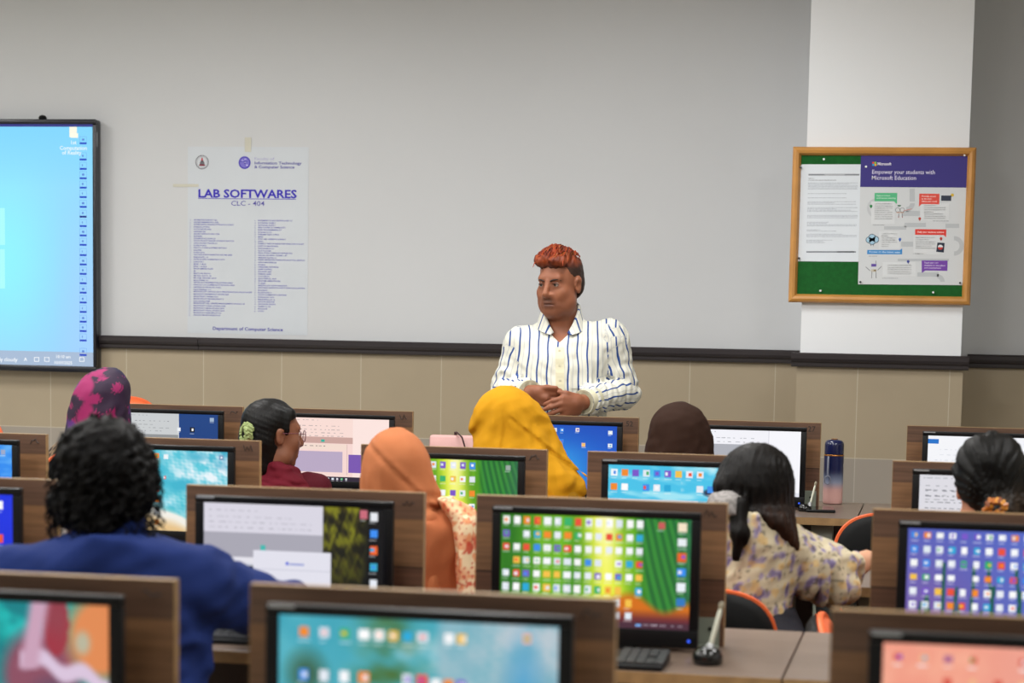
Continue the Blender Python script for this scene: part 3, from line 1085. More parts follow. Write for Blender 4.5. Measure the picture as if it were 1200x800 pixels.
# ------------------------------------------------------------------ desks
ROWY = [3.115, 4.704, 6.198, 8.066]
PX0, PWD, GS, GL = -1.013, 0.55, 0.117, 0.307
DZ = 0.733


def panel_x(c):
    x = PX0
    if c >= 0:
        for i in range(c):
            x += PWD + (GL if i % 2 == 0 else GS)
    else:
        for i in range(-c):
            x -= PWD + (GS if i % 2 == 0 else GL)
    return x


def wood(name, ramp, grain=0.35, rough=0.42, axis='Z', span=0.312):
    """laminate: boards of differing brown across AXIS (0..span), fine grain along x"""
    m, t, b, L = nt(name)
    tc = t.nodes.new('ShaderNodeTexCoord')
    sp = t.nodes.new('ShaderNodeSeparateXYZ')
    L.new(tc.outputs['Object'], sp.inputs[0])
    dv = t.nodes.new('ShaderNodeMath')
    dv.operation = 'DIVIDE'
    L.new(sp.outputs[axis], dv.inputs[0])
    dv.inputs[1].default_value = span
    rp = t.nodes.new('ShaderNodeValToRGB')
    rp.color_ramp.interpolation = 'CONSTANT'
    e = rp.color_ramp.elements
    while len(e) < len(ramp):
        e.new(0.5)
    for q, (p, c) in zip(e, ramp):
        q.position = p
        q.color = lhex(c)
    L.new(dv.outputs[0], rp.inputs[0])
    mp = t.nodes.new('ShaderNodeMapping')
    mp.inputs['Scale'].default_value = (1.6, 12, 46) if axis == 'Z' else (1.6, 46, 12)
    L.new(tc.outputs['Object'], mp.inputs['Vector'])
    nz = t.nodes.new('ShaderNodeTexNoise')
    nz.inputs['Scale'].default_value = 2.2
    nz.inputs['Detail'].default_value = 6
    nz.inputs['Roughness'].default_value = 0.65
    nz.inputs['Distortion'].default_value = 0.4
    L.new(mp.outputs[0], nz.inputs['Vector'])
    mr = t.nodes.new('ShaderNodeMapRange')
    mr.inputs[1].default_value = 0.3
    mr.inputs[2].default_value = 0.7
    mr.inputs[3].default_value = 1 - grain
    mr.inputs[4].default_value = 1 + grain
    L.new(nz.outputs['Fac'], mr.inputs[0])
    mx = t.nodes.new('ShaderNodeMix')
    mx.data_type = 'RGBA'
    mx.blend_type = 'MULTIPLY'
    mx.inputs['Factor'].default_value = 1
    L.new(rp.outputs[0], mx.inputs[6])
    L.new(mr.outputs[0], mx.inputs[7])
    L.new(mx.outputs[2], b.inputs['Base Color'])
    b.inputs['Roughness'].default_value = rough
    return m


M_PANEL = wood('walnut_panel', [(0, '#573b2d'), (0.14, '#654531'), (0.30, '#5b3e2f'), (0.452, '#2a1c16'), (0.462, '#74543b'), (0.63, '#7b593d'), (0.80, '#5d4435')])
M_TOP = wood('walnut_top', [(0, '#6b5b50'), (0.2, '#736358'), (0.42, '#66574d'), (0.62, '#716156'), (0.82, '#6a5b50')], 0.2, 0.34, 'Y', 0.65)
M_EDGE = mat('edge_banding', '#94764f', 0.45, var=0.16, nscale=12, stretch=(3, 3, 3))
M_LEG = mat('grey_green_steel', '#838a7e', 0.45, 0.0, var=0.04)
M_DARKW = mat('dark_board', '#3a2a22', 0.6, var=0.1)
M_MARK = mat('marker_ink', '#2a2220', 0.6)
TOPD = (-0.37, 0.28)
MARKS = {(3, -3): '50', (3, -2): '51', (3, -1): '52', (3, 0): '27', (2, -3): '49', (2, -2): '48', (2, -1): '47', (1, -1): '42', (1, 0): '41', (0, -1): '36', (0, 0): '35'}
DESK_LABEL = {
    (0, -1): 'walnut double desk nearest the camera, under the blurred ocean and rose pictures',
    (0, 1): 'walnut desk nearest the camera carrying the screen with a salmon pink picture',
    (1, -3): 'walnut desk at the left end of the row where the blue-shirted man sits',
    (1, -1): 'walnut double desk in front of the blue-shirted man, pen holder on its right end',
    (1, 1): 'walnut desk carrying the screen of icons on violet wallpaper',
    (2, -3): 'walnut desk carrying the bright beach picture, behind the curly black hair',
    (2, -1): 'walnut double desk between the orange headscarf and the floral blouse',
    (2, 1): 'walnut desk in front of the woman with the amber hair clip',
    (3, -3): 'walnut double desk of the far row, in front of the magenta headscarf',
    (3, -1): 'walnut double desk of the far row with the navy and pink flask on it',
    (3, 1): 'walnut desk of the far row at the right, in front of the column foot',
}


def make_desk(r, c0):
    Y = ROWY[r]
    xl = panel_x(c0) - GL / 2 + 0.002
    xr = panel_x(c0) + 2 * PWD + GS + GL / 2 - 0.002
    cx = (xl + xr) / 2
    hw = (xr - xl) / 2
    d = empty('computer_desk', (cx, Y, 0), 0, DESK_LABEL[(r, c0)], 'desk', 'walnut computer desks in rows')
    o = MB().box((-hw, TOPD[0] + 0.002, DZ - 0.026), (hw, TOPD[1], DZ), 0.0015, 1).build('desktop', M_TOP, d)
    MB().box((-hw, TOPD[0], DZ - 0.0255), (hw, TOPD[0] + 0.0018, DZ - 0.0005)).build('front_edge_band', M_EDGE, o)
    MB().box((-hw + 0.06, 0.14, 0.22), (hw - 0.06, 0.158, DZ - 0.028)).build('modesty_panel', M_DARKW, d)
    for sx in (-1, 1):
        for (a, b) in ((-0.30, -0.25), (0.17, 0.22)):
            x = sx * (hw - 0.12)
            mb = MB().box((x - 0.038, a, 0.012), (x + 0.038, b, DZ - 0.027), 0.006, 2)
            mb.box((x - 0.048, a - 0.01, 0.0), (x + 0.048, b + 0.01, 0.014), 0.003, 1)
            mb.build('leg', M_LEG, d)
    for j in (0, 1):
        x0 = panel_x(c0 + j) - cx
        ph = 1.0422 - DZ
        p = MB().box((0.0012, 0, 0), (PWD - 0.0012, 0.018, ph - 0.0012)).build('privacy_panel', M_PANEL, d)
        p.location = (x0, 0, DZ + 0.0005)
        eb = MB()
        eb.box((0, 0.0, 0), (0.0012, 0.018, ph))
        eb.box((PWD - 0.0012, 0.0, 0), (PWD, 0.018, ph))
        eb.box((0.0012, 0.0, ph - 0.0012), (PWD - 0.0012, 0.018, ph))
        eb.build('edge_band', M_EDGE, p)
        for bx in (0.07, PWD - 0.034):
            bk = MB().box((bx - 0.03, -0.004, 0.0), (bx + 0.024, -0.0008, 0.062), 0.0008, 1)
            bk.box((bx - 0.03, -0.05, 0.0), (bx + 0.024, -0.004, 0.003), 0.0006, 1)
            b2 = bk.build('bracket', M_LEG, p)
            R = Matrix.Rotation(PI / 2, 4, 'X')
            sm = MB().lathe([(0.001, -0.0002), (0.0042, 0), (0.0042, 0.0018), (0.001, 0.002)], 12)
            sm.v[-1] = np.array([tuple(R @ Vector(q)) for q in sm.v[-1]]) + np.array([bx + 0.004, -0.0041, 0.038])
            sm.build('screw', M_BLACKM, p)
        mk = MARKS.get((r, c0 + j))
        if mk:
            mm = MB()
            if mk in ('52', '27'):
                put_text(mm, mk, PWD - 0.048, ph - 0.032, 0.028, -0.0006, (0, 0, 0), 0.005)
            else:
                rgm = random.Random(r * 7 + j)
                q_ = [(PWD - 0.05 + 0.028 * i / 5, -0.0006, ph - 0.022 + rgm.uniform(-0.009, 0.009)) for i in range(6)]
                mm.tube(q_, 0.0014, 5)
            mm.build('marker_number', M_MARK, p)
    return d


for (r, c0) in DESK_LABEL:
    make_desk(r, c0)


# ------------------------------------------------------------------ the pictures on the screens
class Pic:
    def __init__(s, w=176, h=100, seed=0):
        s.w, s.h = w, h
        s.yy, s.xx = [q for q in np.mgrid[0:h, 0:w].astype(float)]
        s.yy = (s.yy + 0.5) / h
        s.xx = (s.xx + 0.5) / w
        s.A = np.zeros((h, w, 3))
        s.rg = np.random.RandomState(seed)

    def n(s, sx, sy, seed=0):
        P = np.stack([s.xx.ravel() * sx, s.yy.ravel() * sy, np.zeros(s.w * s.h)], 1)
        return (wob(P, 1.96, seed).reshape(s.h, s.w) + 0.5 * wob(P, 4.7, seed + 9).reshape(s.h, s.w)) / 1.5

    def fill(s, c):
        s.A[:] = hexc(c)
        return s

    def mix(s, m, c):
        m = np.clip(m, 0, 1)[..., None]
        s.A = s.A * (1 - m) + (hexc(c) if isinstance(c, str) else c) * m
        return s

    def rect(s, x0, y0, x1, y1, c, a=1.0):
        i0, i1 = int(round(y0 * s.h)), max(int(round(y1 * s.h)), int(round(y0 * s.h)) + 1)
        j0, j1 = int(round(x0 * s.w)), max(int(round(x1 * s.w)), int(round(x0 * s.w)) + 1)
        i0, j0 = max(i0, 0), max(j0, 0)
        s.A[i0:i1, j0:j1] = s.A[i0:i1, j0:j1] * (1 - a) + hexc(c) * a
        return s

    def blob(s, x, y, rx, ry, c, soft=0.4):
        q = np.sqrt(((s.xx - x) / rx) ** 2 + ((s.yy - y) / ry) ** 2)
        return s.mix((1 - q) / soft + 0.0, c)

    def icon(s, x, y, sz=0.03, c=None, lab=True):
        pal = ['#f6f8fb', '#ffffff', '#e9edf5', '#f4f6f4', '#e6ecf4', '#fafafa', '#dfe8f0', '#3c8ee8', '#e9503a', '#f2c14b', '#36b06a', '#7a56c8', '#26a8d8', '#f08a2c', '#f6f8fb', '#dfe6ef']
        c = c or pal[s.rg.randint(len(pal))]
        a = sz * s.w / s.h
        s.rect(x - sz / 2, y - a / 2, x + sz / 2, y + a / 2, c)
        if s.rg.rand() < 0.7:
            c2 = pal[s.rg.randint(len(pal))]
            dx = (s.rg.rand() - 0.5) * sz * 0.4
            s.rect(x - sz * 0.22 + dx, y - a * 0.22, x + sz * 0.22 + dx, y + a * 0.2, c2)
        # round the corners off by one cell
        if lab:
            s.rect(x - sz * 0.55, y + a * 0.72, x + sz * (0.2 + 0.4 * s.rg.rand()), y + a * 0.72 + 0.008, '#f4f6f8', 0.55)
        return s

    def grid(s, x0, x1, nx, y0, y1, ny, sz=0.03, p=1.0, c=None):
        for i in range(nx):
            for j in range(ny):
                if s.rg.rand() < p:
                    s.icon(x0 + (x1 - x0) * i / max(nx - 1, 1), y0 + (y1 - y0) * j / max(ny - 1, 1), sz, c)
        return s

    def words(s, x0, y0, x1, y1, dy, c, a=0.6, gap=0.02):
        y = y0
        while y < y1:
            x = x0
            end = x1 - (s.rg.rand() < 0.4) * s.rg.rand() * 0.6 * (x1 - x0)
            while x < end:
                wl = 0.01 + 0.03 * s.rg.rand()
                s.rect(x, y, min(x + wl, end), y + 0.009, c, a * (0.5 + 0.5 * s.rg.rand()))
                x += wl + gap * (0.5 + s.rg.rand())
            y += dy
        return s


def bamboo(p, seed):
    p.fill('#2f8218')
    n1 = p.n(9, 1.2, seed)
    p.mix(0.5 + 0.5 * n1, '#5cae20')
    p.mix(np.exp(-((p.xx - 0.53 - 0.06 * p.yy) / 0.11) ** 2) * 0.95, '#f4f53c')
    p.mix(np.exp(-((p.xx - 0.56) / 0.055) ** 2) * np.clip(1.0 - p.yy * 1.3, 0, 1) * 0.9, '#fdfbc0')
    p.mix(np.exp(-((p.xx - 0.25) / 0.10) ** 2) * 0.35, '#c2ea3a')
    p.mix(np.clip((0.2 - p.xx) / 0.12, 0, 1) * 0.6, '#1a5e20')
    rt = np.clip((p.xx - 0.70 - 0.06 * p.yy) / 0.05, 0, 1)
    p.mix(rt * 0.9, '#1f7a34')
    st = np.sin((p.xx - 0.22 * p.yy * (p.xx - 0.2)) * 165 + 0.5 * p.n(2, 0.6, seed + 3))
    p.mix(rt * np.clip(st, 0, 1) * 0.4, '#4fa848')
    p.mix(rt * np.clip(-st, 0, 1) * 0.5, '#124a34')
    p.mix(np.clip((p.xx - 0.9) / 0.1, 0, 1) * 0.5, '#2c6a5a')
    return p


def stage(p):
    g = np.clip((p.yy - 0.70 + 0.05 * np.sin(p.xx * 20) - 0.06 * np.clip((p.xx - 0.7) * 6, -1, 1)) / 0.08, 0, 1) * np.clip((p.xx - 0.5) / 0.1, 0, 1)
    p.mix(g, '#d2701c')
    p.mix(g * np.clip((p.yy - 0.82) / 0.1, 0, 1), '#6a2c34')
    p.mix(np.clip((p.yy - 0.93) / 0.02, 0, 1), '#4a2d3c')
    return p


def ocean(p, seed, foam=0.5):
    p.fill('#3fb6cf')
    n1, n2 = p.n(3, 3, seed), p.n(9, 9, seed + 2)
    p.mix(0.5 + 0.6 * n1, '#5cc9dc')
    p.mix(np.clip((p.xx - foam + 0.25 * n1) * 2.2, 0, 1) * np.clip(0.6 + 0.7 * n2, 0, 1), '#e9f4fa')
    p.mix(np.clip((p.xx - 0.55) * 1.2, 0, 1) * np.clip(-n1 * 1.2, 0, 1) * 0.7, '#4f9fc4')
    return p


def doc(p, tint='#ffffff', grey='#b4b4ba', x1=1.0, bar=True, band=(0.36, 1.0)):
    p.rect(0, 0, x1, 1, tint)
    p.rect(0, 0, x1, 0.05, tint)
    p.words(0.02, 0.03, x1 * 0.5, 0.04, 0.1, '#70747c', 0.5)
    p.words(0.04, 0.12, x1 * 0.86, 0.30, 0.055, '#5c6068', 0.6, 0.03)
    p.rect(0, band[0], x1, band[1], grey)
    return p


def pictures():
    S = {}
    p = Pic(seed=1)                                              # rose quartz on turquoise
    p.fill('#0f9290')
    p.mix(0.5 + p.n(3, 3, 5), '#1dbcb8')
    p.mix(np.clip(p.n(4, 4, 8) * 2, 0, 1) * (p.xx < 0.75), '#0c7f86')
    p.blob(0.74, 0.46, 0.18, 0.36, '#8b4e62', 0.35)
    p.blob(0.80, 0.62, 0.14, 0.2, '#6a4a64', 0.5)
    p.blob(0.97, 0.2, 0.16, 0.34, '#e08a54', 0.4)
    p.mix((np.hypot((p.xx - 0.80) / 0.05, (p.yy - 0.13) / 0.2) < 1) * 0.9, '#a03040')
    cv = np.abs((p.yy - 0.33 - 0.5 * (p.xx - 0.66) - 0.03 * np.sin(p.xx * 40)))
    p.mix(np.clip((0.075 - cv) / 0.04, 0, 1) * (p.xx > 0.66), '#d9c4dc')
    p.mix(np.clip((0.05 - np.abs(p.xx - 0.715 + 0.1 * (p.yy - 0.2))) / 0.03, 0, 1) * (p.yy < 0.42), '#c9a0b8')
    p.blob(0.90, 0.24, 0.04, 0.1, '#b9b59c', 0.6)
    p.blob(0.88, 0.78, 0.07, 0.13, '#7c8478', 0.6)
    p.blob(0.72, 0.8, 0.06, 0.12, '#3c6a72', 0.6)
    for (x, y, c) in ((0.5, 0.5, '#f2743c'), (0.49, 0.75, '#8a3060'), (0.5, 0.2, '#2a6ac8'), (0.56, 0.9, '#1c4a70')):
        p.icon(x, y, 0.03, c, False)
    S[(0, -1)] = p
    p = ocean(Pic(seed=2), 3, 0.5)                              # island seen from above
    p.mix(np.exp(-((p.xx - 0.40) / 0.10) ** 2 - ((p.yy - 0.35) / 0.55) ** 2) * (0.6 + 0.6 * p.n(5, 5, 4)), '#4c7a3a')
    p.blob(0.10, 0.36, 0.10, 0.2, '#3a6a50', 0.8)
    p.mix(np.clip((p.xx - 0.56) / 0.03, 0, 1) * 0.55, '#b8cfdd')
    p.A = p.A * 0.86 + 0.02
    p.blob(0.88, 0.35, 0.09, 0.4, '#5aa4cc', 1.0)
    p.grid(0.09, 0.24, 3, 0.1, 0.9, 4, 0.036, 0.8)
    p.grid(0.31, 0.52, 5, 0.1, 0.9, 4, 0.036, 0.92)
    p.grid(0.57, 0.66, 3, 0.1, 0.66, 3, 0.034, 0.8)
    p.icon(0.89, 0.08, 0.03, '#f0b09a', False)
    S[(0, 0)] = p
    p = Pic(seed=3).fill('#f09c86')                              # salmon sky
    p.mix(np.clip(p.xx * 1.2 - 0.3, 0, 1), '#e0a8a4')
    p.mix(np.clip(p.yy * 1.4 - 0.5, 0, 1), '#d88a92')
    p.mix(np.clip(p.n(4, 3, 2), 0, 1) * 0.4, '#fbc0a2')
    for c_ in ('#c8706c', '#a8648e', '#f0b48a', '#8a7ab4', '#d85a4c'):
        p.grid(0.05, 0.95, 12, 0.08, 0.9, 7, 0.028, 0.2, c_)
    S[(0, 1)] = p
    p = Pic(seed=4).fill('#1230e0')                              # plain blue with a column of icons
    p.mix(np.clip(p.yy - 0.2, 0, 1), '#0c22c4')
    p.grid(0.84, 0.92, 2, 0.1, 0.9, 6, 0.045, 0.9)
    S[(1, -2)] = p
    p = Pic(seed=5).fill('#1d1c0c')                              # page over a dark forest
    p.mix(np.clip(0.5 + p.n(14, 8, 3), 0, 1) * np.clip(1.3 - p.yy * 1.4, 0, 1), '#7d7d1c')
    p.mix(np.clip(p.n(20, 9, 6), 0, 1) * 0.7, '#3c3414')
    p.mix(np.clip((p.xx - 0.86) / 0.06, 0, 1), '#0a0c10')
    for (a, b) in (((0.72, 0.88), -0.6), ((0.79, 0.86), 0.9)):
        cv = np.abs((p.xx - a[0]) - b * (p.yy - a[1]))
        p.mix((cv < 0.012) * (np.abs(p.yy - a[1]) < 0.14), '#a6b82c')
    p.rect(0, 0, 0.665, 0.56, '#d9d6e2')
    p.rect(0, 0.27, 0.665, 0.5, '#a9a7b3')
    p.words(0.03, 0.06, 0.6, 0.24, 0.055, '#8e8c98', 0.5)
    p.rect(0, 0.505, 0.45, 0.56, '#e4e2ea')
    p.rect(0.13, 0.62, 0.3, 0.68, '#16180f')
    p.rect(0.0, 0.56, 0.28, 1, '#c4c6d2')
    p.rect(0.10, 0.58, 0.28, 0.66, '#22261a')
    p.rect(0.28, 0.43, 0.71, 0.83, '#e2e1ec')
    p.rect(0.28, 0.6, 0.71, 0.605, '#cfcfdc')
    p.rect(0.46, 0.53, 0.48, 0.56, '#5a6cd8')
    p.rect(0.485, 0.54, 0.56, 0.555, '#a0a8d8')
    p.rect(0.32, 0.385, 0.345, 0.43, '#46b8b0')
    p.rect(0.48, 0.83, 0.58, 0.9, '#d6d6e0')
    for i, c in enumerate(('#e6e9ee', '#3c8ef2', '#f0662c', '#36a8c8', '#dfe4ec', '#7cc0f0')):
        p.icon(0.945, 0.08 + i * 0.155, 0.042, c)
    p.icon(0.89, 0.06, 0.04, '#c86a7a')
    S[(1, -1)] = p
    p = stage(bamboo(Pic(seed=6), 2))                            # bamboo with many icons
    p.grid(0.03, 0.735, 14, 0.055, 0.665, 6, 0.035, 0.97)
    p.grid(0.62, 0.68, 2, 0.775, 0.89, 2, 0.035)
    for i, c in enumerate(('#f4e3c8', '#e6edf0', '#e8602c', '#2f8ef0', '#eaf2f8', '#2a78c0')):
        p.icon(0.955, 0.07 + i * 0.135, 0.042, c)
    p.icon(0.845, 0.06, 0.035, '#c85a5a')
    p.rect(0.72, 0.955, 0.75, 0.985, '#7ab0f0')
    p.words(0.76, 0.965, 0.98, 0.97, 0.05, '#d8d0dc', 0.8)
    S[(1, 0)] = p
    p = Pic(seed=7).fill('#5f63b4')                              # violet evening with reeds
    p.mix(np.clip(1 - p.yy, 0, 1) * 0.5, '#4c62c6')
    p.mix(np.clip((p.xx - 0.3) * 1.2, 0, 1) * 0.6, '#5a86e0')
    p.mix(np.exp(-((p.xx - 0.1) / 0.25) ** 2) * p.yy * 0.8, '#8a5a9c')
    for i in range(16):
        x0, b = 0.05 + 0.045 * i, (p.rg.rand() - 0.5) * 0.3
        cv = np.abs(p.xx - x0 - b * (p.yy - 1) * 0.6)
        p.mix((cv < 0.008) * (p.yy > 0.25 + 0.5 * p.rg.rand()), '#1c5a4c')
    p.grid(0.035, 0.96, 16, 0.055, 0.92, 8, 0.033, 0.97)
    S[(1, 1)] = p
    p = Pic(seed=8).fill('#2f8cf0')                              # blue sky over water
    p.mix(np.clip(p.n(3, 6, 2), 0, 1) * 0.7, '#7cc0f8')
    p.mix(np.clip((p.yy - 0.55) * 3, 0, 1) * 0.8, '#1c66d8')
    p.icon(0.93, 0.09, 0.035, '#9aa8c8')
    p.rect(0.8, 0.62, 0.9, 0.8, '#1440a8', 0.7)
    S[(2, -3)] = p
    p = ocean(Pic(seed=9), 6, 0.40)                              # surf running up a beach
    p.mix(np.clip((p.yy - 0.55 + 0.5 * (p.xx - 0.55) * 1.2 + 0.1 * p.n(4, 4, 1)) / 0.25, 0, 1) * np.clip((0.8 - p.xx) * 4, 0, 1) * 0.55, '#20b2bc')
    sd = (p.yy - 0.72) * 1.6 + (0.72 - p.xx) * 0.9 + 0.08 * p.n(3, 3, 7)
    p.mix(np.clip((sd - 0.15) / 0.1, 0, 1), '#f2efe6')
    p.mix(np.clip((sd - 0.32) / 0.2, 0, 1), '#e6c38c')
    p.blob(0.42, 0.14, 0.09, 0.14, '#5a6a5c', 0.5)
    p.blob(0.44, 0.46, 0.08, 0.09, '#2e5c50', 0.5)
    p.grid(0.40, 0.47, 2, 0.07, 0.9, 7, 0.035, 0.75)
    p.icon(0.54, 0.08, 0.03, '#e8f2f8', False)
    p.icon(0.53, 0.34, 0.02, '#d83a2c', False)
    p.icon(0.955, 0.07, 0.03, '#7a9cc0', False)
    S[(2, -2)] = p
    p = bamboo(Pic(seed=10), 11)
    p.grid(0.05, 0.68, 10, 0.07, 0.9, 6, 0.04, 0.85)
    p.icon(0.93, 0.08, 0.035, '#98a8a0')
    S[(2, -1)] = p
    p = Pic(seed=11).fill('#48c2e8')                             # turquoise with a page at the bottom
    p.mix(np.clip(p.n(3, 5, 4), 0, 1), '#9fe4f4')
    p.mix(np.clip(p.n(4, 4, 14) - 0.3, 0, 1) * (p.xx > 0.5), '#eef6f8')
    p.blob(0.72, 0.3, 0.08, 0.06, '#28324a', 0.4)
    p.mix((np.abs(p.yy - 0.08 - 0.06 * np.sin(p.xx * 30)) < 0.02) * (p.xx > 0.8), '#e04a4a')
    p.grid(0.04, 0.78, 11, 0.09, 0.26, 2, 0.045, 0.9)
    p.rect(0, 0.40, 0.62, 0.5, '#d8e2f4')
    p.rect(0.03, 0.43, 0.6, 0.93, '#f2f2fa')
    p.words(0.06, 0.5, 0.5, 0.53, 0.2, '#5a5e70', 0.8)
    p.rect(0.6, 0.43, 1, 0.52, '#e8c8d0')
    p.rect(0.6, 0.52, 1.0, 0.93, '#8f86d8')
    p.rect(0, 0.93, 1, 1, '#2c4a68')
    S[(2, 0)] = p
    p = doc(Pic(seed=12), '#dcdbe2', '#a9a6b6', 1.0, band=(0.48, 0.93))
    p.rect(0, 0.93, 1, 1, '#e8e8ee')
    p.words(0.04, 0.17, 0.6, 0.42, 0.07, '#50525c', 0.8)
    S[(2, 1)] = p
    p = Pic(seed=13).fill('#1d4484')                             # grey page over a navy desktop
    p.mix(p.yy * 0.6, '#173a78')
    doc(p, '#c9ccce', '#8f9294', 0.62, band=(0.34, 1.0))
    p.rect(0.615, 0.12, 0.62, 1, '#dfe2e4')
    p.rect(0.31, 0.4, 0.34, 0.45, '#2fae9c')
    p.icon(0.94, 0.08, 0.035, '#9fb4cc')
    p.icon(0.75, 0.25, 0.045, '#11181f')
    p.icon(0.75, 0.48, 0.045, '#cfd8e6')
    p.icon(0.62, 0.25, 0.03, '#e4e9ef')
    p.icon(0.75, 0.7, 0.045, '#c8503c')
    S[(3, -3)] = p
    p = Pic(seed=14)                                             # rosy page with two lilac boxes
    doc(p, '#f8dcd4', '#caa49c', 0.66, band=(0.3, 0.40))
    p.rect(0.66, 0, 1, 1, '#fbe4de')
    p.rect(0, 0.40, 0.66, 1, '#f6d8d2')
    p.rect(0, 0.41, 0.60, 0.50, '#f3dccf')
    p.words(0.2, 0.44, 0.4, 0.45, 0.1, '#3c3a44', 0.9)
    p.rect(0.36, 0.34, 0.39, 0.38, '#36b09c')
    p.rect(0.0, 0.53, 0.56, 0.86, '#b9a9c4')
    p.rect(0.62, 0.57, 1, 0.86, '#7a58b0')
    p.rect(0.60, 0.41, 0.605, 0.9, '#d8b8b4')
    p.rect(0, 0.93, 1, 1, '#332a3c')
    p.grid(0.3, 0.6, 8, 0.965, 0.965, 1, 0.02, 1)
    S[(3, -2)] = p
    p = Pic(seed=15).fill('#1658c8')                             # blue glow with scattered icons
    p.mix(np.exp(-((p.xx - 0.42) / 0.35) ** 2 - ((p.yy - 0.75) / 0.5) ** 2), '#38a8ea')
    p.mix(np.clip(0.4 - p.yy, 0, 1), '#0f3ea8')
    p.grid(0.05, 0.5, 8, 0.08, 0.08, 1, 0.035, 0.9)
    p.grid(0.05, 0.5, 8, 0.25, 0.55, 3, 0.035, 0.4)
    p.grid(0.40, 0.52, 3, 0.75, 0.75, 1, 0.04, 1, '#e9e4d8')
    p.icon(0.64, 0.07, 0.035, '#e8e0e0')
    p.icon(0.70, 0.3, 0.035, '#f2c08a')
    for i in range(4):
        p.icon(0.94, 0.1 + 0.2 * i, 0.035, '#dfe9f0')
    S[(3, -1)] = p
    p = doc(Pic(seed=16), '#f2f2f8', '#aeb0b8', 0.72, band=(0.22, 0.45))
    p.rect(0.72, 0, 1, 1, '#f6f6fb')
    p.rect(0.718, 0, 0.722, 1, '#d6d6e0')
    p.rect(0, 0.45, 0.72, 0.93, '#f0f0f6')
    p.rect(0.52, 0.28, 0.56, 0.34, '#2fb09c')
    p.rect(0.62, 0.32, 0.66, 0.36, '#2a2c34')
    p.rect(0, 0.94, 1, 1, '#e4e6f0')
    S[(3, 0)] = p
    p = Pic(seed=17).fill('#f3f4f8')
    p.rect(0, 0.05, 0.09, 0.12, '#2272c8')
    p.words(0.1, 0.2, 0.8, 0.3, 0.08, '#b8bcc8', 0.6)
    p.words(0.06, 0.36, 0.3, 0.9, 0.08, '#b8bcc8', 0.6)
    p.rect(0.08, 0.42, 0.1, 0.45, '#36b09c')
    S[(3, 1)] = p
    return S


PICS = pictures()
MON_LABEL = {
    (0, -1): 'black monitor showing a turquoise and rose stone picture, in the nearest row',
    (0, 0): 'large blurred black monitor showing a pale blue sea picture with green island',
    (0, 1): 'black monitor showing a salmon pink picture with small icons',
    (1, -2): 'black monitor showing plain deep blue with a column of icons, left of the curly-haired man',
    (1, -1): 'black monitor showing a white page over a dark forest picture',
    (1, 0): 'black monitor with rows of icons over a large bamboo picture and an orange strip',
    (1, 1): 'black monitor with rows of icons over violet wallpaper',
    (2, -3): 'black monitor showing bright blue sky and water at the left edge',
    (2, -2): 'black monitor showing white surf and turquoise water beside the curly black hair',
    (2, -1): 'black monitor showing green bamboo, right of the orange headscarf',
    (2, 0): 'black monitor with icons on turquoise above a white page and a violet block',
    (2, 1): 'black monitor showing a grey page, left of the bun with the amber clip',
    (3, -3): 'black monitor showing a grey page beside a navy desktop',
    (3, -2): 'black monitor showing a pink page with lilac boxes, beside the woman in glasses',
    (3, -1): 'black monitor showing a blue glowing desktop, under the standing man',
    (3, 0): 'black monitor showing a white page, left of the navy and pink flask',
    (3, 1): 'black monitor showing a white page with a blue tab, before the column foot',
}
M_SILV = mat('silver_foil', '#a9adb2', 0.3, 0.5)
M_LED = None


def led(name, col, s):
    m, t, b, L = nt(name)
    b.inputs['Base Color'].default_value = (0.02, 0.02, 0.02, 1)
    b.inputs['Emission Color'].default_value = lhex(col)
    b.inputs['Emission Strength'].default_value = s
    return m


M_LED = led('blue_led', '#2a5cff', 1.2)


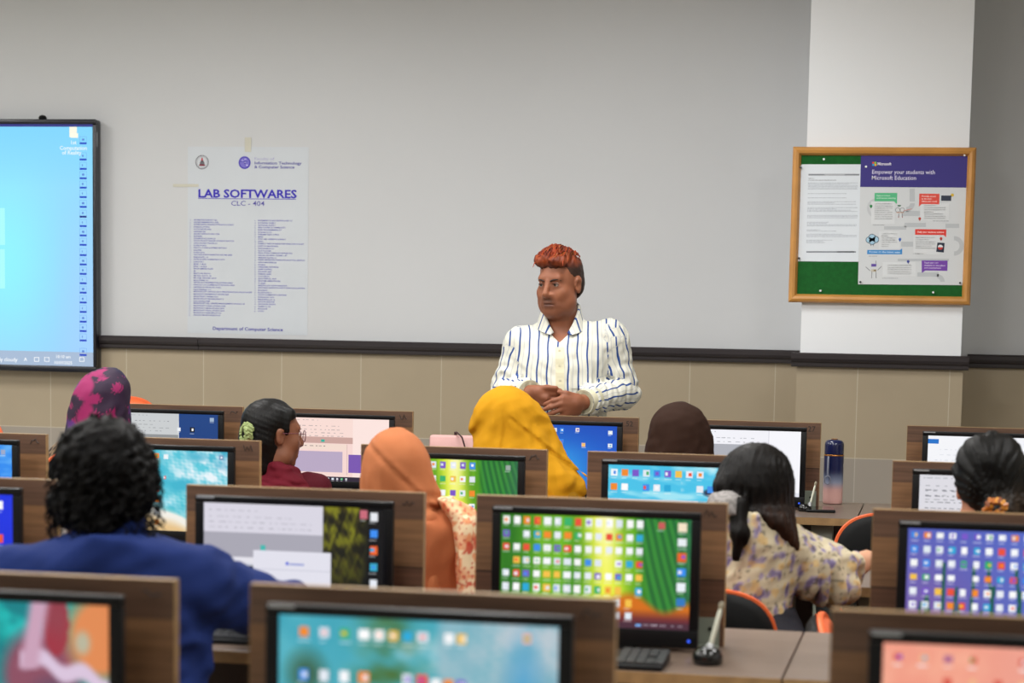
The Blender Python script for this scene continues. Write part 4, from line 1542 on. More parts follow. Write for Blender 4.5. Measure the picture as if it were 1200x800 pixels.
def make_monitor(r, c):
    Y = ROWY[r]
    x = panel_x(c) + 0.281
    m = empty('monitor', (x, Y - 0.10, DZ + 0.0005), 0, MON_LABEL[(r, c)], 'monitor', 'black monitors on the desks')
    hw = 0.224
    # tapering back
    bm = bmesh.new()
    bmesh.ops.create_cube(bm, size=1)
    for v in bm.verts:
        bk = v.co.y > 0
        v.co = Vector((v.co.x * 2 * (hw - (0.03 if bk else 0.004)), 0.012 + (0.036 if bk else 0.0), 0.02 + (v.co.z + 0.5) * (0.262 if not bk else 0.225) + (0.012 if bk else 0)))
    bmesh.ops.bevel(bm, geom=bm.edges[:], offset=0.006, segments=2, profile=0.5, affect='EDGES')
    mb = MB()
    mb.frombm(bm, smooth=True)
    mb.build('housing', M_BLACKM, m)
    z0, z1, sx, sb, st = 0.008, 0.296, 0.204, 0.046, 0.281
    mb = MB()
    for (a, b, c2, d2) in ((-hw, hw, z0, sb), (-hw, hw, st, z1), (-hw, -sx, sb, st), (sx, hw, sb, st)):
        mb.box((a, -0.004, c2), (b, 0.016, d2), 0.0025, 2)
    mb.build('bezel', M_BLACK, m)
    mb = MB()
    V, F, C = picture_grid(PICS[(r, c)].A, -sx, sx, sb, st, -0.0005)
    me = raw_mesh('screen', V, F, M_SCREEN, m, C, smooth=False)
    mb = MB()
    mb.box((-0.016, 0.02, 0.05), (0.016, 0.052, 0.12), 0.004, 2)
    mb.box((-0.09, -0.002, 0.0), (0.09, 0.075, 0.0085), 0.003, 2)
    mb.build('stand', M_BLACKM, m)
    mb = MB().box((-hw + 0.004, -0.0046, z1 - 0.0052), (-hw + 0.044, -0.0036, z1 - 0.0012))
    mb.build('silver_strip', M_SILV, m)
    R = Matrix.Rotation(PI / 2, 4, 'X')
    mb = MB().lathe([(0.0005, 0), (0.0036, 0.0002), (0.003, 0.0012), (0.0005, 0.0014)], 14)
    mb.v[-1] = np.array([tuple(R @ Vector(q)) for q in mb.v[-1]]) + np.array([0.205, -0.0035, 0.024])
    mb.build('power_light', M_LED, m)
    return m


for key in MON_LABEL:
    make_monitor(*key)

# ------------------------------------------------------------------ keyboards
M_KEY = mat('key_plastic', '#3a3c3f', 0.5)
KB = {(1, 0): (atz(778, 774, DZ + 0.012), 'black keyboard below the bamboo picture with the orange strip'),
      (1, -1): (None, "black keyboard under the blue-shirted man's arm"),
      (3, -2): (None, 'black keyboard below the pink page')}
kproto = None
for (r, c), (p, lb) in KB.items():
    x = panel_x(c) + 0.27
    y = ROWY[r] - 0.10 - 0.125
    if p is not None:
        x, y = p[0] - 0.205, p[1]
    k = empty('keyboard', (x, y, DZ + 0.0005), 0.0, lb, 'keyboard', 'keyboards on the desks')
    if kproto is None:
        mb = MB()
        bm = bmesh.new()
        bmesh.ops.create_cube(bm, size=1)
        for v in bm.verts:
            v.co = Vector((v.co.x * 0.42, v.co.y * 0.135, 0.0 if v.co.z < 0 else (0.022 if v.co.y > 0 else 0.010)))
        bmesh.ops.bevel(bm, geom=bm.edges[:], offset=0.003, segments=2, profile=0.5, affect='EDGES')
        mb.frombm(bm, smooth=True)
        for j in range(6):
            yv2 = 0.05 - j * 0.0195
            zt = 0.016 + 0.0889 * (yv2)
            for i in range(21):
                if i in (15, 19 if j == 3 else -1):
                    continue
                xv = -0.198 + i * 0.0195
                if j == 5 and 4 <= i <= 9:
                    continue
                mb.box((xv + 0.001, yv2 - 0.0085, zt), (xv + 0.0175, yv2 + 0.0085, zt + 0.005), mi=1)
        mb.box((-0.118, 0.05 - 5 * 0.0195 - 0.0085, 0.0118), (-0.004, 0.05 - 5 * 0.0195 + 0.0085, 0.0166), mi=1)
        case = mb.build('case', [M_BLACKM, M_KEY], k)
        kproto = (case,)
    else:
        for q in kproto:
            o = q.copy()
            COL.objects.link(o)
            o.parent = k

# ------------------------------------------------------------------ chairs
M_ORANGE = mat('orange_plastic', '#d9602f', 0.42, var=0.05)
M_CHBLK = mat('black_chair_pad', '#08090a', 0.65, spec=0.2, var=0.15, nscale=30, bump=0.2, bscale=300)
M_CHRIM = mat('dark_olive_shell', '#2b2d22', 0.5)


def sup(hw, hh, n=56, e=3.0):
    pts = []
    for i in range(n):
        a = 2 * PI * i / n
        c, s_ = math.cos(a), math.sin(a)
        pts.append((hw * math.copysign(abs(c) ** (2 / e), c), hh * math.copysign(abs(s_) ** (2 / e), s_)))
    return pts


def shell(mb, hw, hh, layers, cz, bend, col=(1, 1, 1)):
    """stack of super-elliptic outlines (scale, y): a padded board standing in x,z, curved round the sitter"""
    o = sup(hw, hh)
    n = len(o)
    V = []
    for (s_, y) in layers:
        for (x, z) in o:
            V.append((x * s_, y + bend * (x * s_) ** 2, cz + z * s_))
    F = []
    for i in range(len(layers) - 1):
        for j in range(n):
            F.append([i * n + j, i * n + (j + 1) % n, (i + 1) * n + (j + 1) % n, (i + 1) * n + j])
    k = len(V)
    F.append(list(range(n))[::-1])
    F.append([(len(layers) - 1) * n + j for j in range(n)])
    mb.add(V, F, col, 0, True)


CH = None


def make_chair(loc, rz, lift, label):
    """origin on the floor under the seat's middle; faces +y"""
    global CH
    ch = empty('office_chair', loc, rz, label, 'chair', 'black and orange office chairs')
    up, lo = [], []
    if CH is None:
        mb = MB()
        shell(mb, 0.205, 0.185, [(0.1, -0.034), (0.6, -0.034), (0.88, -0.03), (0.965, -0.02), (0.985, -0.008)], 0.61, 0.55)
        back = mb.build('backrest', M_CHBLK, ch)
        mb = MB()
        shell(mb, 0.210, 0.190, [(0.9, -0.006), (0.99, -0.005), (1.0, -0.002), (1.0, 0.005), (0.985, 0.009), (0.9, 0.010)], 0.61, 0.55)
        rim = mb.build('back_rim', M_ORANGE, ch)
        mb = MB()
        shell(mb, 0.200, 0.180, [(0.985, 0.008), (0.955, 0.020), (0.85, 0.030), (0.5, 0.034), (0.1, 0.034)], 0.61, 0.55)
        pad = mb.build('front_pad', M_ORANGE, ch)
        mb = MB()
        mb.tube([(0, -0.03, 0.55), (0, -0.06, 0.46), (0, -0.03, 0.385), (0, 0.12, 0.375)], [0.022, 0.024, 0.024, 0.022], 10, flat=(1.4, 0.7))
        stem = mb.build('back_stem', M_BLACKM, ch)
        mb = MB()
        mb.box((-0.22, 0.02, 0.395), (0.22, 0.44, 0.45), 0.022, 3)
        seat = mb.build('seat', M_CHBLK, ch)
        mb = MB().box((-0.222, 0.018, 0.385), (0.222, 0.442, 0.402), 0.008, 2)
        srim = mb.build('seat_rim', M_ORANGE, ch)
        up = [back, rim, pad, stem, seat, srim]
        for q in up[:4]:
            pass
        mb = MB()
        mb.lathe([(0.028, 0.07), (0.028, 0.25), (0.017, 0.252), (0.017, 0.385)], 16, c=(0, 0.22, 0))
        col_ = mb.build('gas_column', M_BLACKM, ch)
        lo = [col_]
        for i in range(5):
            a = 2 * PI * i / 5 + 0.3
            dx, dy = math.cos(a), math.sin(a)
            mb = MB()
            mb.tube([(0.02 * dx, 0.22 + 0.02 * dy, 0.095), (0.15 * dx, 0.22 + 0.15 * dy, 0.085), (0.27 * dx, 0.22 + 0.27 * dy, 0.068)], [0.022, 0.018, 0.014], 8)
            lg = mb.build('base_leg', M_BLACKM, ch)
            mb = MB()
            px_, py_ = 0.265 * dx, 0.22 + 0.265 * dy
            for s_ in (-1, 1):
                mb.tube([(px_ - dy * 0.006 * s_, py_ + dx * 0.006 * s_, 0.0255), (px_ - dy * 0.022 * s_, py_ + dx * 0.022 * s_, 0.0255)], 0.025, 14)
            mb.tube([(px_, py_, 0.03), (px_, py_, 0.066)], 0.007, 8)
            cs = mb.build('caster', M_BLACKM, lg)
            lo.append(lg)
        CH = (up, lo)
        for q in up:
            q.location.z = lift
    else:
        for src, dz in [(q, lift) for q in CH[0]] + [(q, 0) for q in CH[1]]:
            o = src.copy()
            COL.objects.link(o)
            o.parent = ch
            o.location = (0, 0, dz)
            if src.name.startswith('gas_column'):
                o.scale.z = (0.385 + lift) / 0.385
            for g in src.children:
                d = g.copy()
                COL.objects.link(d)
                d.parent = o
    return ch


def chair_px(px, Y, lift, label, rz=None, top=True):
    p = at(px, 500, Y)
    return make_chair((p[0], Y, 0), rz if rz is not None else 0.0, lift, label)

# ------------------------------------------------------------------ people
class Person:
    """local frame: x to the viewer's right, y away from the camera, z up; origin on the floor under the head"""

    def __init__(s, px, py, Y, label, group=None):
        p = at(px, py, Y)
        n = np.array([p[0], p[1]]) / math.hypot(p[0], p[1])
        s.o = np.array([p[0], p[1], 0.0])
        s.n = np.array([n[0], n[1], 0])
        s.r = np.array([n[1], -n[0], 0])
        s.rz = math.atan2(-n[0], n[1])
        s.e = empty('person', tuple(s.o), s.rz, label, 'person', group)

    def L(s, px, py, dy=0.0):
        v = ray(px, py)
        c = np.array([0, 0, CAMZ])
        t = ((s.o - c) @ s.n + dy) / (v @ s.n)
        P = c + t * v - s.o
        return np.array([P @ s.r, P @ s.n, P[2]])

    def row(s, py, l, r, dy, ry):
        a, b = s.L(l, py, dy), s.L(r, py, dy)
        return ((a[2] + b[2]) / 2, (a[0] + b[0]) / 2, dy, (b[0] - a[0]) / 2, ry)

    def rows(s, tab, dy, ry):
        """tab: (py, left px, right px[, depth offset, depth radius])"""
        return [s.row(t[0], t[1], t[2], t[3] if len(t) > 3 else dy, t[4] if len(t) > 4 else ry) for t in tab]


def axes(yaw, pitch=0.0, roll=0.0):
    """rows: side, face, up"""
    R = Matrix.Rotation(yaw, 3, 'Z') @ Matrix.Rotation(pitch, 3, 'X') @ Matrix.Rotation(roll, 3, 'Y')
    M = np.array(R)
    return M.T.copy()


def head_prims(c, M, s=1.0):
    T = lambda x, y, z: np.array(c) + s * (x * M[0] + y * M[1] + z * M[2])
    E = lambda p, r: el(T(*p), np.array(r) * s, M)
    C = lambda a, b, ra, rb: rc(T(*a), T(*b), ra * s, rb * s)
    P = [(E((0, -0.012, 0.035), (0.076, 0.097, 0.085)), 0.02), (E((0, 0.028, -0.030), (0.063, 0.066, 0.086)), 0.03),
         (C((-0.040, 0.025, -0.080), (0.040, 0.025, -0.080), 0.031, 0.031), 0.03), (C((-0.010, 0.070, -0.103), (0.010, 0.070, -0.103), 0.017, 0.017), 0.03),
         (C((-0.043, 0.060, -0.028), (-0.036, 0.064, -0.036), 0.023, 0.022), 0.02), (C((0.043, 0.060, -0.028), (0.036, 0.064, -0.036), 0.023, 0.022), 0.02),
         (C((-0.036, 0.076, 0.026), (0.036, 0.076, 0.026), 0.0125, 0.0125), 0.02)]
    for sx in (-1, 1):
        P.append((E((sx * 0.031, 0.106, 0.004), (0.018, 0.017, 0.010)), 0.012, 's'))
        P.append((C((sx * 0.022, 0.080, -0.003), (sx * 0.041, 0.0755, -0.003), 0.009, 0.008), 0.008))
    P += [(C((0, 0.091, 0.012), (0, 0.113, -0.030), 0.0085, 0.0115), 0.012), (C((0, 0.108, -0.034), (0, 0.100, -0.040), 0.012, 0.010), 0.006)]
    for sx in (-1, 1):
        P.append((C((sx * 0.0155, 0.098, -0.036), (sx * 0.0165, 0.092, -0.037), 0.009, 0.009), 0.008))
        P.append((C((sx * 0.020, 0.086, -0.049), (sx * 0.030, 0.080, -0.074), 0.007, 0.008), 0.015))
        P.append((E((sx * 0.0765, -0.006, -0.008), (0.009, 0.019, 0.031)), 0.006))
        P.append((E((sx * 0.079, -0.010, 0.012), (0.008, 0.018, 0.014)), 0.006))
        P.append((E((sx * 0.083, 0.004, -0.006), (0.006, 0.010, 0.016)), 0.006, 's'))
    P += [(C((-0.016, 0.091, -0.066), (0.016, 0.091, -0.066), 0.0065, 0.0065), 0.008), (C((-0.013, 0.0905, -0.079), (0.013, 0.0905, -0.079), 0.0075, 0.0075), 0.008),
          (C((-0.024, 0.0935, -0.0722), (0.024, 0.0935, -0.0722), 0.0022, 0.0022), 0.004, 's')]
    return P


def hand_prims(wr, d, nrm, side, s=1.0, curl=0.5, spread=0.012, thumb=0.7):
    """wrist, finger direction, direction the palm faces, thumb side"""
    wr, d, nrm, side = (np.array(q, float) for q in (wr, d, nrm, side))
    d = d / np.linalg.norm(d)
    nrm = nrm - d * (nrm @ d)
    nrm /= np.linalg.norm(nrm)
    side = side - d * (side @ d) - nrm * (side @ nrm)
    side /= np.linalg.norm(side)
    P = []
    kn = []
    for i, (o, l) in enumerate(((0.029, 0.086), (0.010, 0.092), (-0.009, 0.088), (-0.027, 0.080))):
        k = wr + s * (d * l + side * o)
        kn.append(k)
        P.append((rc(wr + s * (d * 0.012 + side * o * 0.55), k, 0.014 * s, 0.0115 * s), 0.012))
    for i, (k, ln) in enumerate(zip(kn, (0.072, 0.080, 0.075, 0.058))):
        a = curl * (0.55 + 0.1 * i)
        dd = d * math.cos(a) + nrm * math.sin(a) + side * (0.09 - 0.06 * i)
        m = k + s * ln * 0.5 * dd
        a2 = a + curl * 0.95
        d2 = d * math.cos(a2) + nrm * math.sin(a2) + side * (0.06 - 0.04 * i)
        t = m + s * ln * 0.5 * d2
        P.append((rc(k, m, 0.0095 * s, 0.0085 * s), 0.004))
        P.append((rc(m, t, 0.0085 * s, 0.0070 * s), 0.003))
    b = wr + s * (d * 0.025 + side * 0.022 + nrm * 0.006)
    m = b + s * (d * 0.026 + side * 0.026 * thumb + nrm * 0.014)
    t = m + s * (d * 0.030 + side * 0.008 * thumb + nrm * 0.010)
    P += [(rc(b, m, 0.014 * s, 0.0105 * s), 0.008), (rc(m, t, 0.0105 * s, 0.0078 * s), 0.004)]
    return P


SKIN = vcol_mat('skin', 0.5, sss=0.08, spec=0.35, bump=0.03, bscale=260)


def skin_mesh(pn, F, base, paint=None, smooth=2):
    V, Q = F.mesh(smooth)
    c = np.tile(lin(hexc(base)), (len(V), 1))
    c *= (1 + 0.05 * wob(V, 40, 3))[:, None]
    if paint is not None:
        c = paint(V, c)
    return raw_mesh('body', V, Q, SKIN, pn.e, np.clip(c, 0, 1))


def blend(c, m, col):
    m = np.clip(m, 0, 1)[:, None]
    return c * (1 - m) + lin(hexc(col)) * m


def sitter(pn, hc, M, s=0.95, sw=0.165, seat=0.45, bx=0.0, lean=0.0, arms=None, h=0.008, skin='#8a5b42', tw=1.0, paint=None, chest=(0.135, 0.095), paintbody=True):
    """a seated body: one continuous surface; returns the pieces that its clothes are cut from"""
    hc = np.array(hc, float)
    zsh = hc[2] - 0.275 * s
    cx, cy = hc[0] + bx, hc[1]
    nb = np.array([cx, cy - 0.035, zsh + 0.05])
    pel = np.array([cx * 0.6, -0.10 - lean, seat + 0.10])
    ch = np.array([cx, cy - 0.045, zsh - 0.12])
    arms = arms or {}
    J = dict(zsh=zsh, nb=nb, pel=pel, ch=ch)
    tor = loft([(seat + 0.015, pel[0], pel[1], 0.15, 0.12), (seat + 0.06, pel[0], pel[1], 0.17, 0.135), (seat + 0.16, pel[0], pel[1], 0.155, 0.12), ((seat + zsh) / 2 + 0.02, (pel[0] + cx) / 2, (pel[1] + ch[1]) / 2, 0.13, 0.105),
                (ch[2], ch[0], ch[1], chest[0] + 0.01, chest[1] + 0.015), (zsh - 0.02, cx, ch[1] + 0.005, chest[0], chest[1] - 0.005), (zsh + 0.025, cx, nb[1], 0.075, 0.07), (zsh + 0.05, cx, nb[1], 0.05, 0.05)])
    if tw != 1.0:
        tor = loft([(seat + 0.015, pel[0], pel[1], 0.15 * tw, 0.12), (seat + 0.16, pel[0], pel[1], 0.155 * tw, 0.12), (ch[2], ch[0], ch[1], (chest[0] + 0.01) * tw, chest[1] + 0.015), (zsh - 0.02, cx, ch[1] + 0.005, chest[0] * tw, chest[1] - 0.005), (zsh + 0.025, cx, nb[1], 0.075, 0.07), (zsh + 0.05, cx, nb[1], 0.05, 0.05)])
    T = [(tor, 0.03)]
    A, U, G, Hn = [], [], [], []
    for sx in (-1, 1):
        sh = np.array([cx + sx * sw, ch[1] + 0.005, zsh - 0.02])
        q = arms.get(sx, {})
        sh = np.array(q.get('sh', sh), float)
        elb = np.array(q.get('el', (cx + sx * (sw + 0.055), cy + 0.06, zsh - 0.27)), float)
        wr = np.array(q.get('wr', (cx + sx * 0.10, cy + 0.27, DZ + 0.045)), float)
        hd = np.array(q.get('dir', (-sx * 0.15, 1.0, -0.12)), float)
        J[sx] = (sh, elb, wr)
        A.append((rc(np.array([cx + sx * 0.05, nb[1], zsh + 0.012]), sh, 0.045, 0.055), 0.035))
        A.append((rc(sh, elb, 0.052, 0.042), 0.025))
        A.append((rc(elb, wr, 0.041, 0.027), 0.015))
        Hn += hand_prims(wr, hd, q.get('nrm', (0, 0, -1)), q.get('thumb', (-sx, 0, 0)), 0.95, q.get('curl', 0.5))
        hip = np.array([pel[0] + sx * 0.085, pel[1] + 0.02, seat + 0.085])
        kn = np.array([pel[0] + sx * 0.10, pel[1] + 0.46, seat + 0.085])
        an = np.array([pel[0] + sx * 0.10, pel[1] + 0.44, 0.085])
        J['leg%d' % sx] = (hip, kn, an)
        G.append((rc(hip, kn, 0.082, 0.062), 0.03))
        G.append((rc(kn, an, 0.058, 0.038), 0.02))
        U.append((rc(an + [0, -0.02, -0.035], an + [0, 0.13, -0.058], 0.036, 0.026), 0.02))
    hp = head_prims(hc, M, s)
    nk = [(rc(hc + (-0.02) * M[1] * s + M[2] * (-0.05) * s, nb, 0.055 * s, 0.058 * s), 0.02)]
    lo = np.array([cx - sw - 0.30, -0.5, -0.02])
    hi = np.array([cx + sw + 0.30, 0.75, hc[2] + 0.16])
    allp = [q[0] for q in T + A + G + U + Hn + hp + nk]
    lo = np.min([q[1] for q in allp], axis=0) - 0.03
    hi = np.max([q[2] for q in allp], axis=0) + 0.03
    F = Field(lo, hi, h)
    for q in T + G + U + A + nk + Hn + hp:
        F.add(q[0], q[1], 0.0, q[2] if len(q) > 2 else 'u')
    skin_mesh(pn, F, skin, paint)
    J.update(T=T, A=A, G=G, U=U, M=M, hc=hc, s=s, Hn=Hn, nk=nk)
    return J


def bounds(pr, pad):
    return np.min([q[0][1] for q in pr], axis=0) - pad, np.max([q[0][2] for q in pr], axis=0) + pad


def cloth(pn, name, pr, m, grow=0.012, h=0.008, cut=None, disp=None, col=None, attrs=None, smooth=2):
    lo, hi = bounds(pr, grow + 0.035)
    F = Field(lo, hi, h)
    for q in pr:
        F.add(q[0], q[1], grow if len(q) < 4 else q[3], q[2] if len(q) > 2 else 'u')
    if disp is not None:
        F.displace(disp)
    if cut is not None:
        for c in (cut if isinstance(cut, (list, tuple)) else [cut]):
            F.cut(c)
    V, Q = F.mesh(smooth)
    c = col(V) if col is not None else None
    a = attrs(V) if attrs is not None else None
    return raw_mesh(name, V, Q, m, pn.e, c, a)


def legs(pn, J, m, h=0.010):
    pr = [(rc(J['pel'] + [-0.06, 0, 0.0], J['pel'] + [0.06, 0, 0.0], 0.115, 0.115), 0.03)] + J['T'] + J['G']
    cloth(pn, 'trousers', pr, m, 0.014, h, cut=[lambda X, Y, Z: 0.075 - Z, lambda X, Y, Z: Z - (J['pel'][2] + 0.16)], disp=lambda P: 0.004 * wob(P, 45, 5))
    for sx in (-1, 1):
        an = J['leg%d' % sx][2]
        pr = [(rc(an + [0, -0.03, -0.045], an + [0, 0.14, -0.055], 0.040, 0.032), 0.02), (rc(an + [0, 0, -0.04], an + [0, 0, 0.0], 0.042, 0.042), 0.02)]
        cloth(pn, 'shoe', pr, M_SHOE, 0.004, 0.008, cut=lambda X, Y, Z: 0.001 - Z)


M_SHOE = mat('dark_shoe', '#1c1715', 0.45)


def folds(sd, amp=0.006, f=26, st=(1, 1, 0.4)):
    return lambda P: amp * wob(P, f, sd, st) + amp * 0.45 * wob(P, f * 2.3, sd + 1, st)


def fabric(name, col, rough=0.75, var=0.07, bump=0.25, bscale=500, sheen=0.25):
    sheen = 0.0
    return mat(name, col, rough, var=var, nscale=8, bump=bump, bscale=bscale, sheen=sheen, spec=0.12)


def hood(pn, name, m, top_rows, low_rows, dy, ry, hr=0.112, h=0.006, disp=None, extra=(), col=None, zcut=None):
    """a head scarf: dome and drape whose outline is measured on the photograph, its depth that of the head inside it"""
    tab = pn.rows(list(top_rows), dy, hr)
    z1 = tab[0][0]
    zc = tab[0][0] - 0.115
    out = []
    for (z, cx, y, rx, r_) in tab:
        k = (z - zc) / 0.115
        out.append((z, cx, y, rx, max(0.012, r_ * math.sqrt(max(0.02, 1 - max(0, k) ** 2.2)))))
    lw = [pn.row(*t) for t in low_rows]
    pr = [(loft(out + lw), 0.02)] + list(extra)
    return cloth(pn, name, pr, m, 0.0, h, disp=disp, col=col, cut=(None if zcut is None else (lambda X, Y, Z: zcut - Z)))


def drape(cx, cz, sd, n=9, amp=0.006, lean=0.6, zt=None):
    """folds that run down from the crown, fanning to one side"""
    def f(P):
        u = (P[:, 0] - cx) + lean * (P[:, 2] - cz) * 0.35
        a = np.arctan2(u, 0.12 + 0.6 * np.abs(P[:, 1]))
        k = np.clip((cz + 0.06 - P[:, 2]) / 0.12, 0, 1)
        w1 = np.sin(a * n + 1.6 * wob(P, 12, sd))
        w2 = np.sin(a * n * 2.1 + 2.2 * wob(P, 16, sd + 4) + 1.0)
        return amp * k * (np.maximum(w1, -0.3) * 0.9 + 0.4 * w2) + 0.0018 * wob(P, 40, sd + 2)
    return f


# ---- 1 the teacher, standing by the far row
M_SHIRT = None


def shirt_mat(name, base, stripe, spacing, width):
    m, t, b, L = nt(name)
    a = t.nodes.new('ShaderNodeAttribute')
    a.attribute_name = 'stripe'

    def mth(op, x, y=None):
        n = t.nodes.new('ShaderNodeMath')
        n.operation = op
        for i, q in enumerate((x, y)):
            if q is None:
                continue
            if isinstance(q, (int, float)):
                n.inputs[i].default_value = q
            else:
                L.new(q, n.inputs[i])
        return n.outputs[0]
    u = mth('ADD', mth('DIVIDE', a.outputs['Fac'], spacing), 50.0)
    fr = mth('FRACT', u)
    k = mth('LESS_THAN', fr, width / spacing)
    k2 = mth('MULTIPLY', mth('LESS_THAN', mth('ABSOLUTE', mth('SUBTRACT', fr, 0.52)), 0.05), 0.22)
    mx = t.nodes.new('ShaderNodeMix')
    mx.data_type = 'RGBA'
    L.new(mth('MAXIMUM', k, k2), mx.inputs['Factor'])
    mx.inputs[6].default_value = lhex(base)
    mx.inputs[7].default_value = lhex(stripe)
    L.new(mx.outputs[2], b.inputs['Base Color'])
    b.inputs['Roughness'].default_value = 0.7
    b.inputs['Specular IOR Level'].default_value = 0.25
    return m


def teacher():
    pn = Person(655, 450, 8.75, 'standing man with orange-dyed hair in a white shirt with blue stripes, hands clasped')
    L = pn.L
    M = axes(math.radians(149), math.radians(-5), math.radians(1.0))
    s = 1.04
    hc = L(656.5, 332.5, 0.0)
    hc[1] = -0.01
    shl, shr = L(613, 404, 0.02), L(714, 397, 0.02)
    ell, elr = L(592, 461, 0.0), L(731, 459, 0.02)
    wrl, wrr = L(621, 460, -0.235), L(684, 471, -0.25)
    nb = L(657, 386, 0.025)
    Z = lambda py: L(655, py)[2]
    zs = Z(392)

    def trow(py, l, r, dy, ry):
        return pn.row(py, l, r, dy, ry)
    T = [(loft([(Z(383), nb[0], 0.03, 0.062, 0.062), (Z(391), nb[0], 0.03, 0.105, 0.075), trow(398, 612, 710, 0.02, 0.098), trow(412, 608, 711, 0.01, 0.118), trow(430, 610, 709, 0.0, 0.128), trow(450, 612, 707, -0.005, 0.132), trow(475, 611, 707, -0.008, 0.135),
                (Z(500), nb[0], -0.005, 0.168, 0.132), (0.86, nb[0], 0.0, 0.172, 0.125), (0.78, nb[0], 0.005, 0.15, 0.11)]), 0.03)]
    A = [(rc(nb + [-0.04, 0.0, -0.035], shl, 0.045, 0.058), 0.04), (rc(nb + [0.04, 0.0, -0.035], shr, 0.045, 0.058), 0.04)]
    UL, UR = (rc(shl, ell, 0.056, 0.046), 0.03), (rc(shr, elr, 0.056, 0.046), 0.03)
    FL, FR = (rc(ell, wrl, 0.045, 0.030), 0.02), (rc(elr, wrr, 0.046, 0.030), 0.02)
    G, U = [], []
    for sx in (-1, 1):
        hip = np.array([nb[0] + sx * 0.085, 0.0, 0.80])
        kn = np.array([nb[0] + sx * 0.095, -0.01, 0.45])
        an = np.array([nb[0] + sx * 0.10, 0.02, 0.09])
        G += [(rc(hip, kn, 0.088, 0.062), 0.03), (rc(kn, an, 0.06, 0.042), 0.02)]
        U.append((rc(an + [0, 0.02, -0.045], an + [sx * 0.02, -0.14, -0.06], 0.036, 0.028), 0.02))
    # hands: his right (viewer's left) under, his left folded over it
    W = lambda px, py, dy: L(px, py, dy)
    H = []

    def chain(pts, rr, k=0.004):
        for i in range(len(pts) - 1):
            H.append((rc(pts[i], pts[i + 1], rr[i], rr[i + 1]), k))
    # viewer's-left hand: back of hand seen, fingers across to the right
    chain([wrl, W(629, 459, -0.262)], [0.026, 0.024], 0.012)
    chain([W(624, 462, -0.25), W(640, 466, -0.272)], [0.024, 0.018], 0.012)
    chain([W(626, 457, -0.258), W(642, 458.5, -0.272)], [0.020, 0.013], 0.01)
    chain([W(625, 467, -0.248), W(638, 473, -0.265)], [0.019, 0.014], 0.01)
    chain([W(641, 457.5, -0.272), W(650, 456.2, -0.285), W(657, 457.4, -0.29)], [0.0105, 0.0095, 0.008])
    chain([W(641, 461.5, -0.272), W(651, 461, -0.279), W(659, 464, -0.268)], [0.0105, 0.0095, 0.008])
    chain([W(641, 466.5, -0.27), W(651, 467.5, -0.275), W(658, 470, -0.262)], [0.010, 0.009, 0.008])
    chain([W(639, 472, -0.263), W(648, 474.5, -0.266), W(654, 476.5, -0.255)], [0.0095, 0.0085, 0.0075])
    chain([W(630, 455.5, -0.258), W(641, 453.8, -0.28), W(652, 454.2, -0.296)], [0.013, 0.0105, 0.008], 0.006)
    # viewer's-right hand on top: knuckles towards the camera, fingers curling down to the left
    chain([wrr, W(674, 472.5, -0.285)], [0.027, 0.025], 0.012)
    chain([W(677, 468, -0.278), W(659, 466.8, -0.312)], [0.022, 0.0145], 0.012)
    chain([W(676, 473, -0.28), W(658, 473, -0.316)], [0.022, 0.0145], 0.012)
    chain([W(676, 478, -0.276), W(659, 479.5, -0.312)], [0.021, 0.0135], 0.012)
    chain([W(676, 482, -0.27), W(662, 485.2, -0.304)], [0.018, 0.0125], 0.012)
    chain([W(659, 466.5, -0.314), W(648, 469.5, -0.322), W(638.5, 473.5, -0.302)], [0.0115, 0.010, 0.008])
    chain([W(658, 472.8, -0.318), W(646, 476.5, -0.324), W(635.5, 480.5, -0.304)], [0.0115, 0.0105, 0.0082])
    chain([W(659, 479.3, -0.314), W(648, 483.5, -0.318), W(638.5, 487, -0.30)], [0.011, 0.0098, 0.008])
    chain([W(662, 485, -0.304), W(653, 488.8, -0.307), W(645, 491, -0.292)], [0.010, 0.009, 0.0072])
    chain([W(676, 465, -0.278), W(664, 460.8, -0.30), W(655, 459.3, -0.306)], [0.014, 0.0108, 0.0085], 0.006)
    nk = [(rc(hc + M[1] * (-0.012) + M[2] * (-0.06), nb + [0, 0.0, -0.01], 0.058, 0.062), 0.02), (rc(nb, nb + [0.0, -0.055, -0.075], 0.05, 0.045), 0.03)]
    hp = head_prims(hc, M, s)
    HT = lambda x, y, z: hc + s * (x * M[0] + y * M[1] + z * M[2])
    hp = [(rc(HT(-0.044, 0.036, -0.060), HT(-0.036, 0.046, -0.078), 0.031, 0.028), 0.025), (rc(HT(0.044, 0.036, -0.060), HT(0.036, 0.046, -0.078), 0.031, 0.028), 0.025), (rc(HT(0, 0.045, -0.095), HT(0, 0.0, -0.115), 0.036, 0.045), 0.03)] + hp
    pr = T + A + [UL, UR, FL, FR] + G + U + nk + H + hp
    lo, hi = bounds(pr, 0.03)
    F = Field(lo, hi, 0.0042)
    for q in pr:
        F.add(q[0], q[1], 0.0, q[2] if len(q) > 2 else 'u')

    def paint(V, c):
        q = (V - hc) @ M.T / s
        x, y, z = q.T
        hd = (np.abs(x) < 0.1) & (y > 0.02) & (z > -0.14)
        lip = np.exp(-((np.abs(x) / 0.023) ** 4)) * np.exp(-(((z + 0.0725) / 0.0105) ** 4)) * (y > 0.08)
        c = blend(c, lip * 0.75, '#4b2b25')
        must = np.exp(-((np.abs(x) / 0.028) ** 4)) * np.exp(-(((z + 0.056) / 0.007) ** 2)) * (y > 0.075)
        c = blend(c, must * 0.6, '#33231e')
        stub = hd * np.clip((-0.045 - z) / 0.03, 0, 1) * np.clip((0.055 - np.abs(x)) / 0.03 + 0.5, 0, 1)
        c = blend(c, stub * 0.22, '#4a332b')
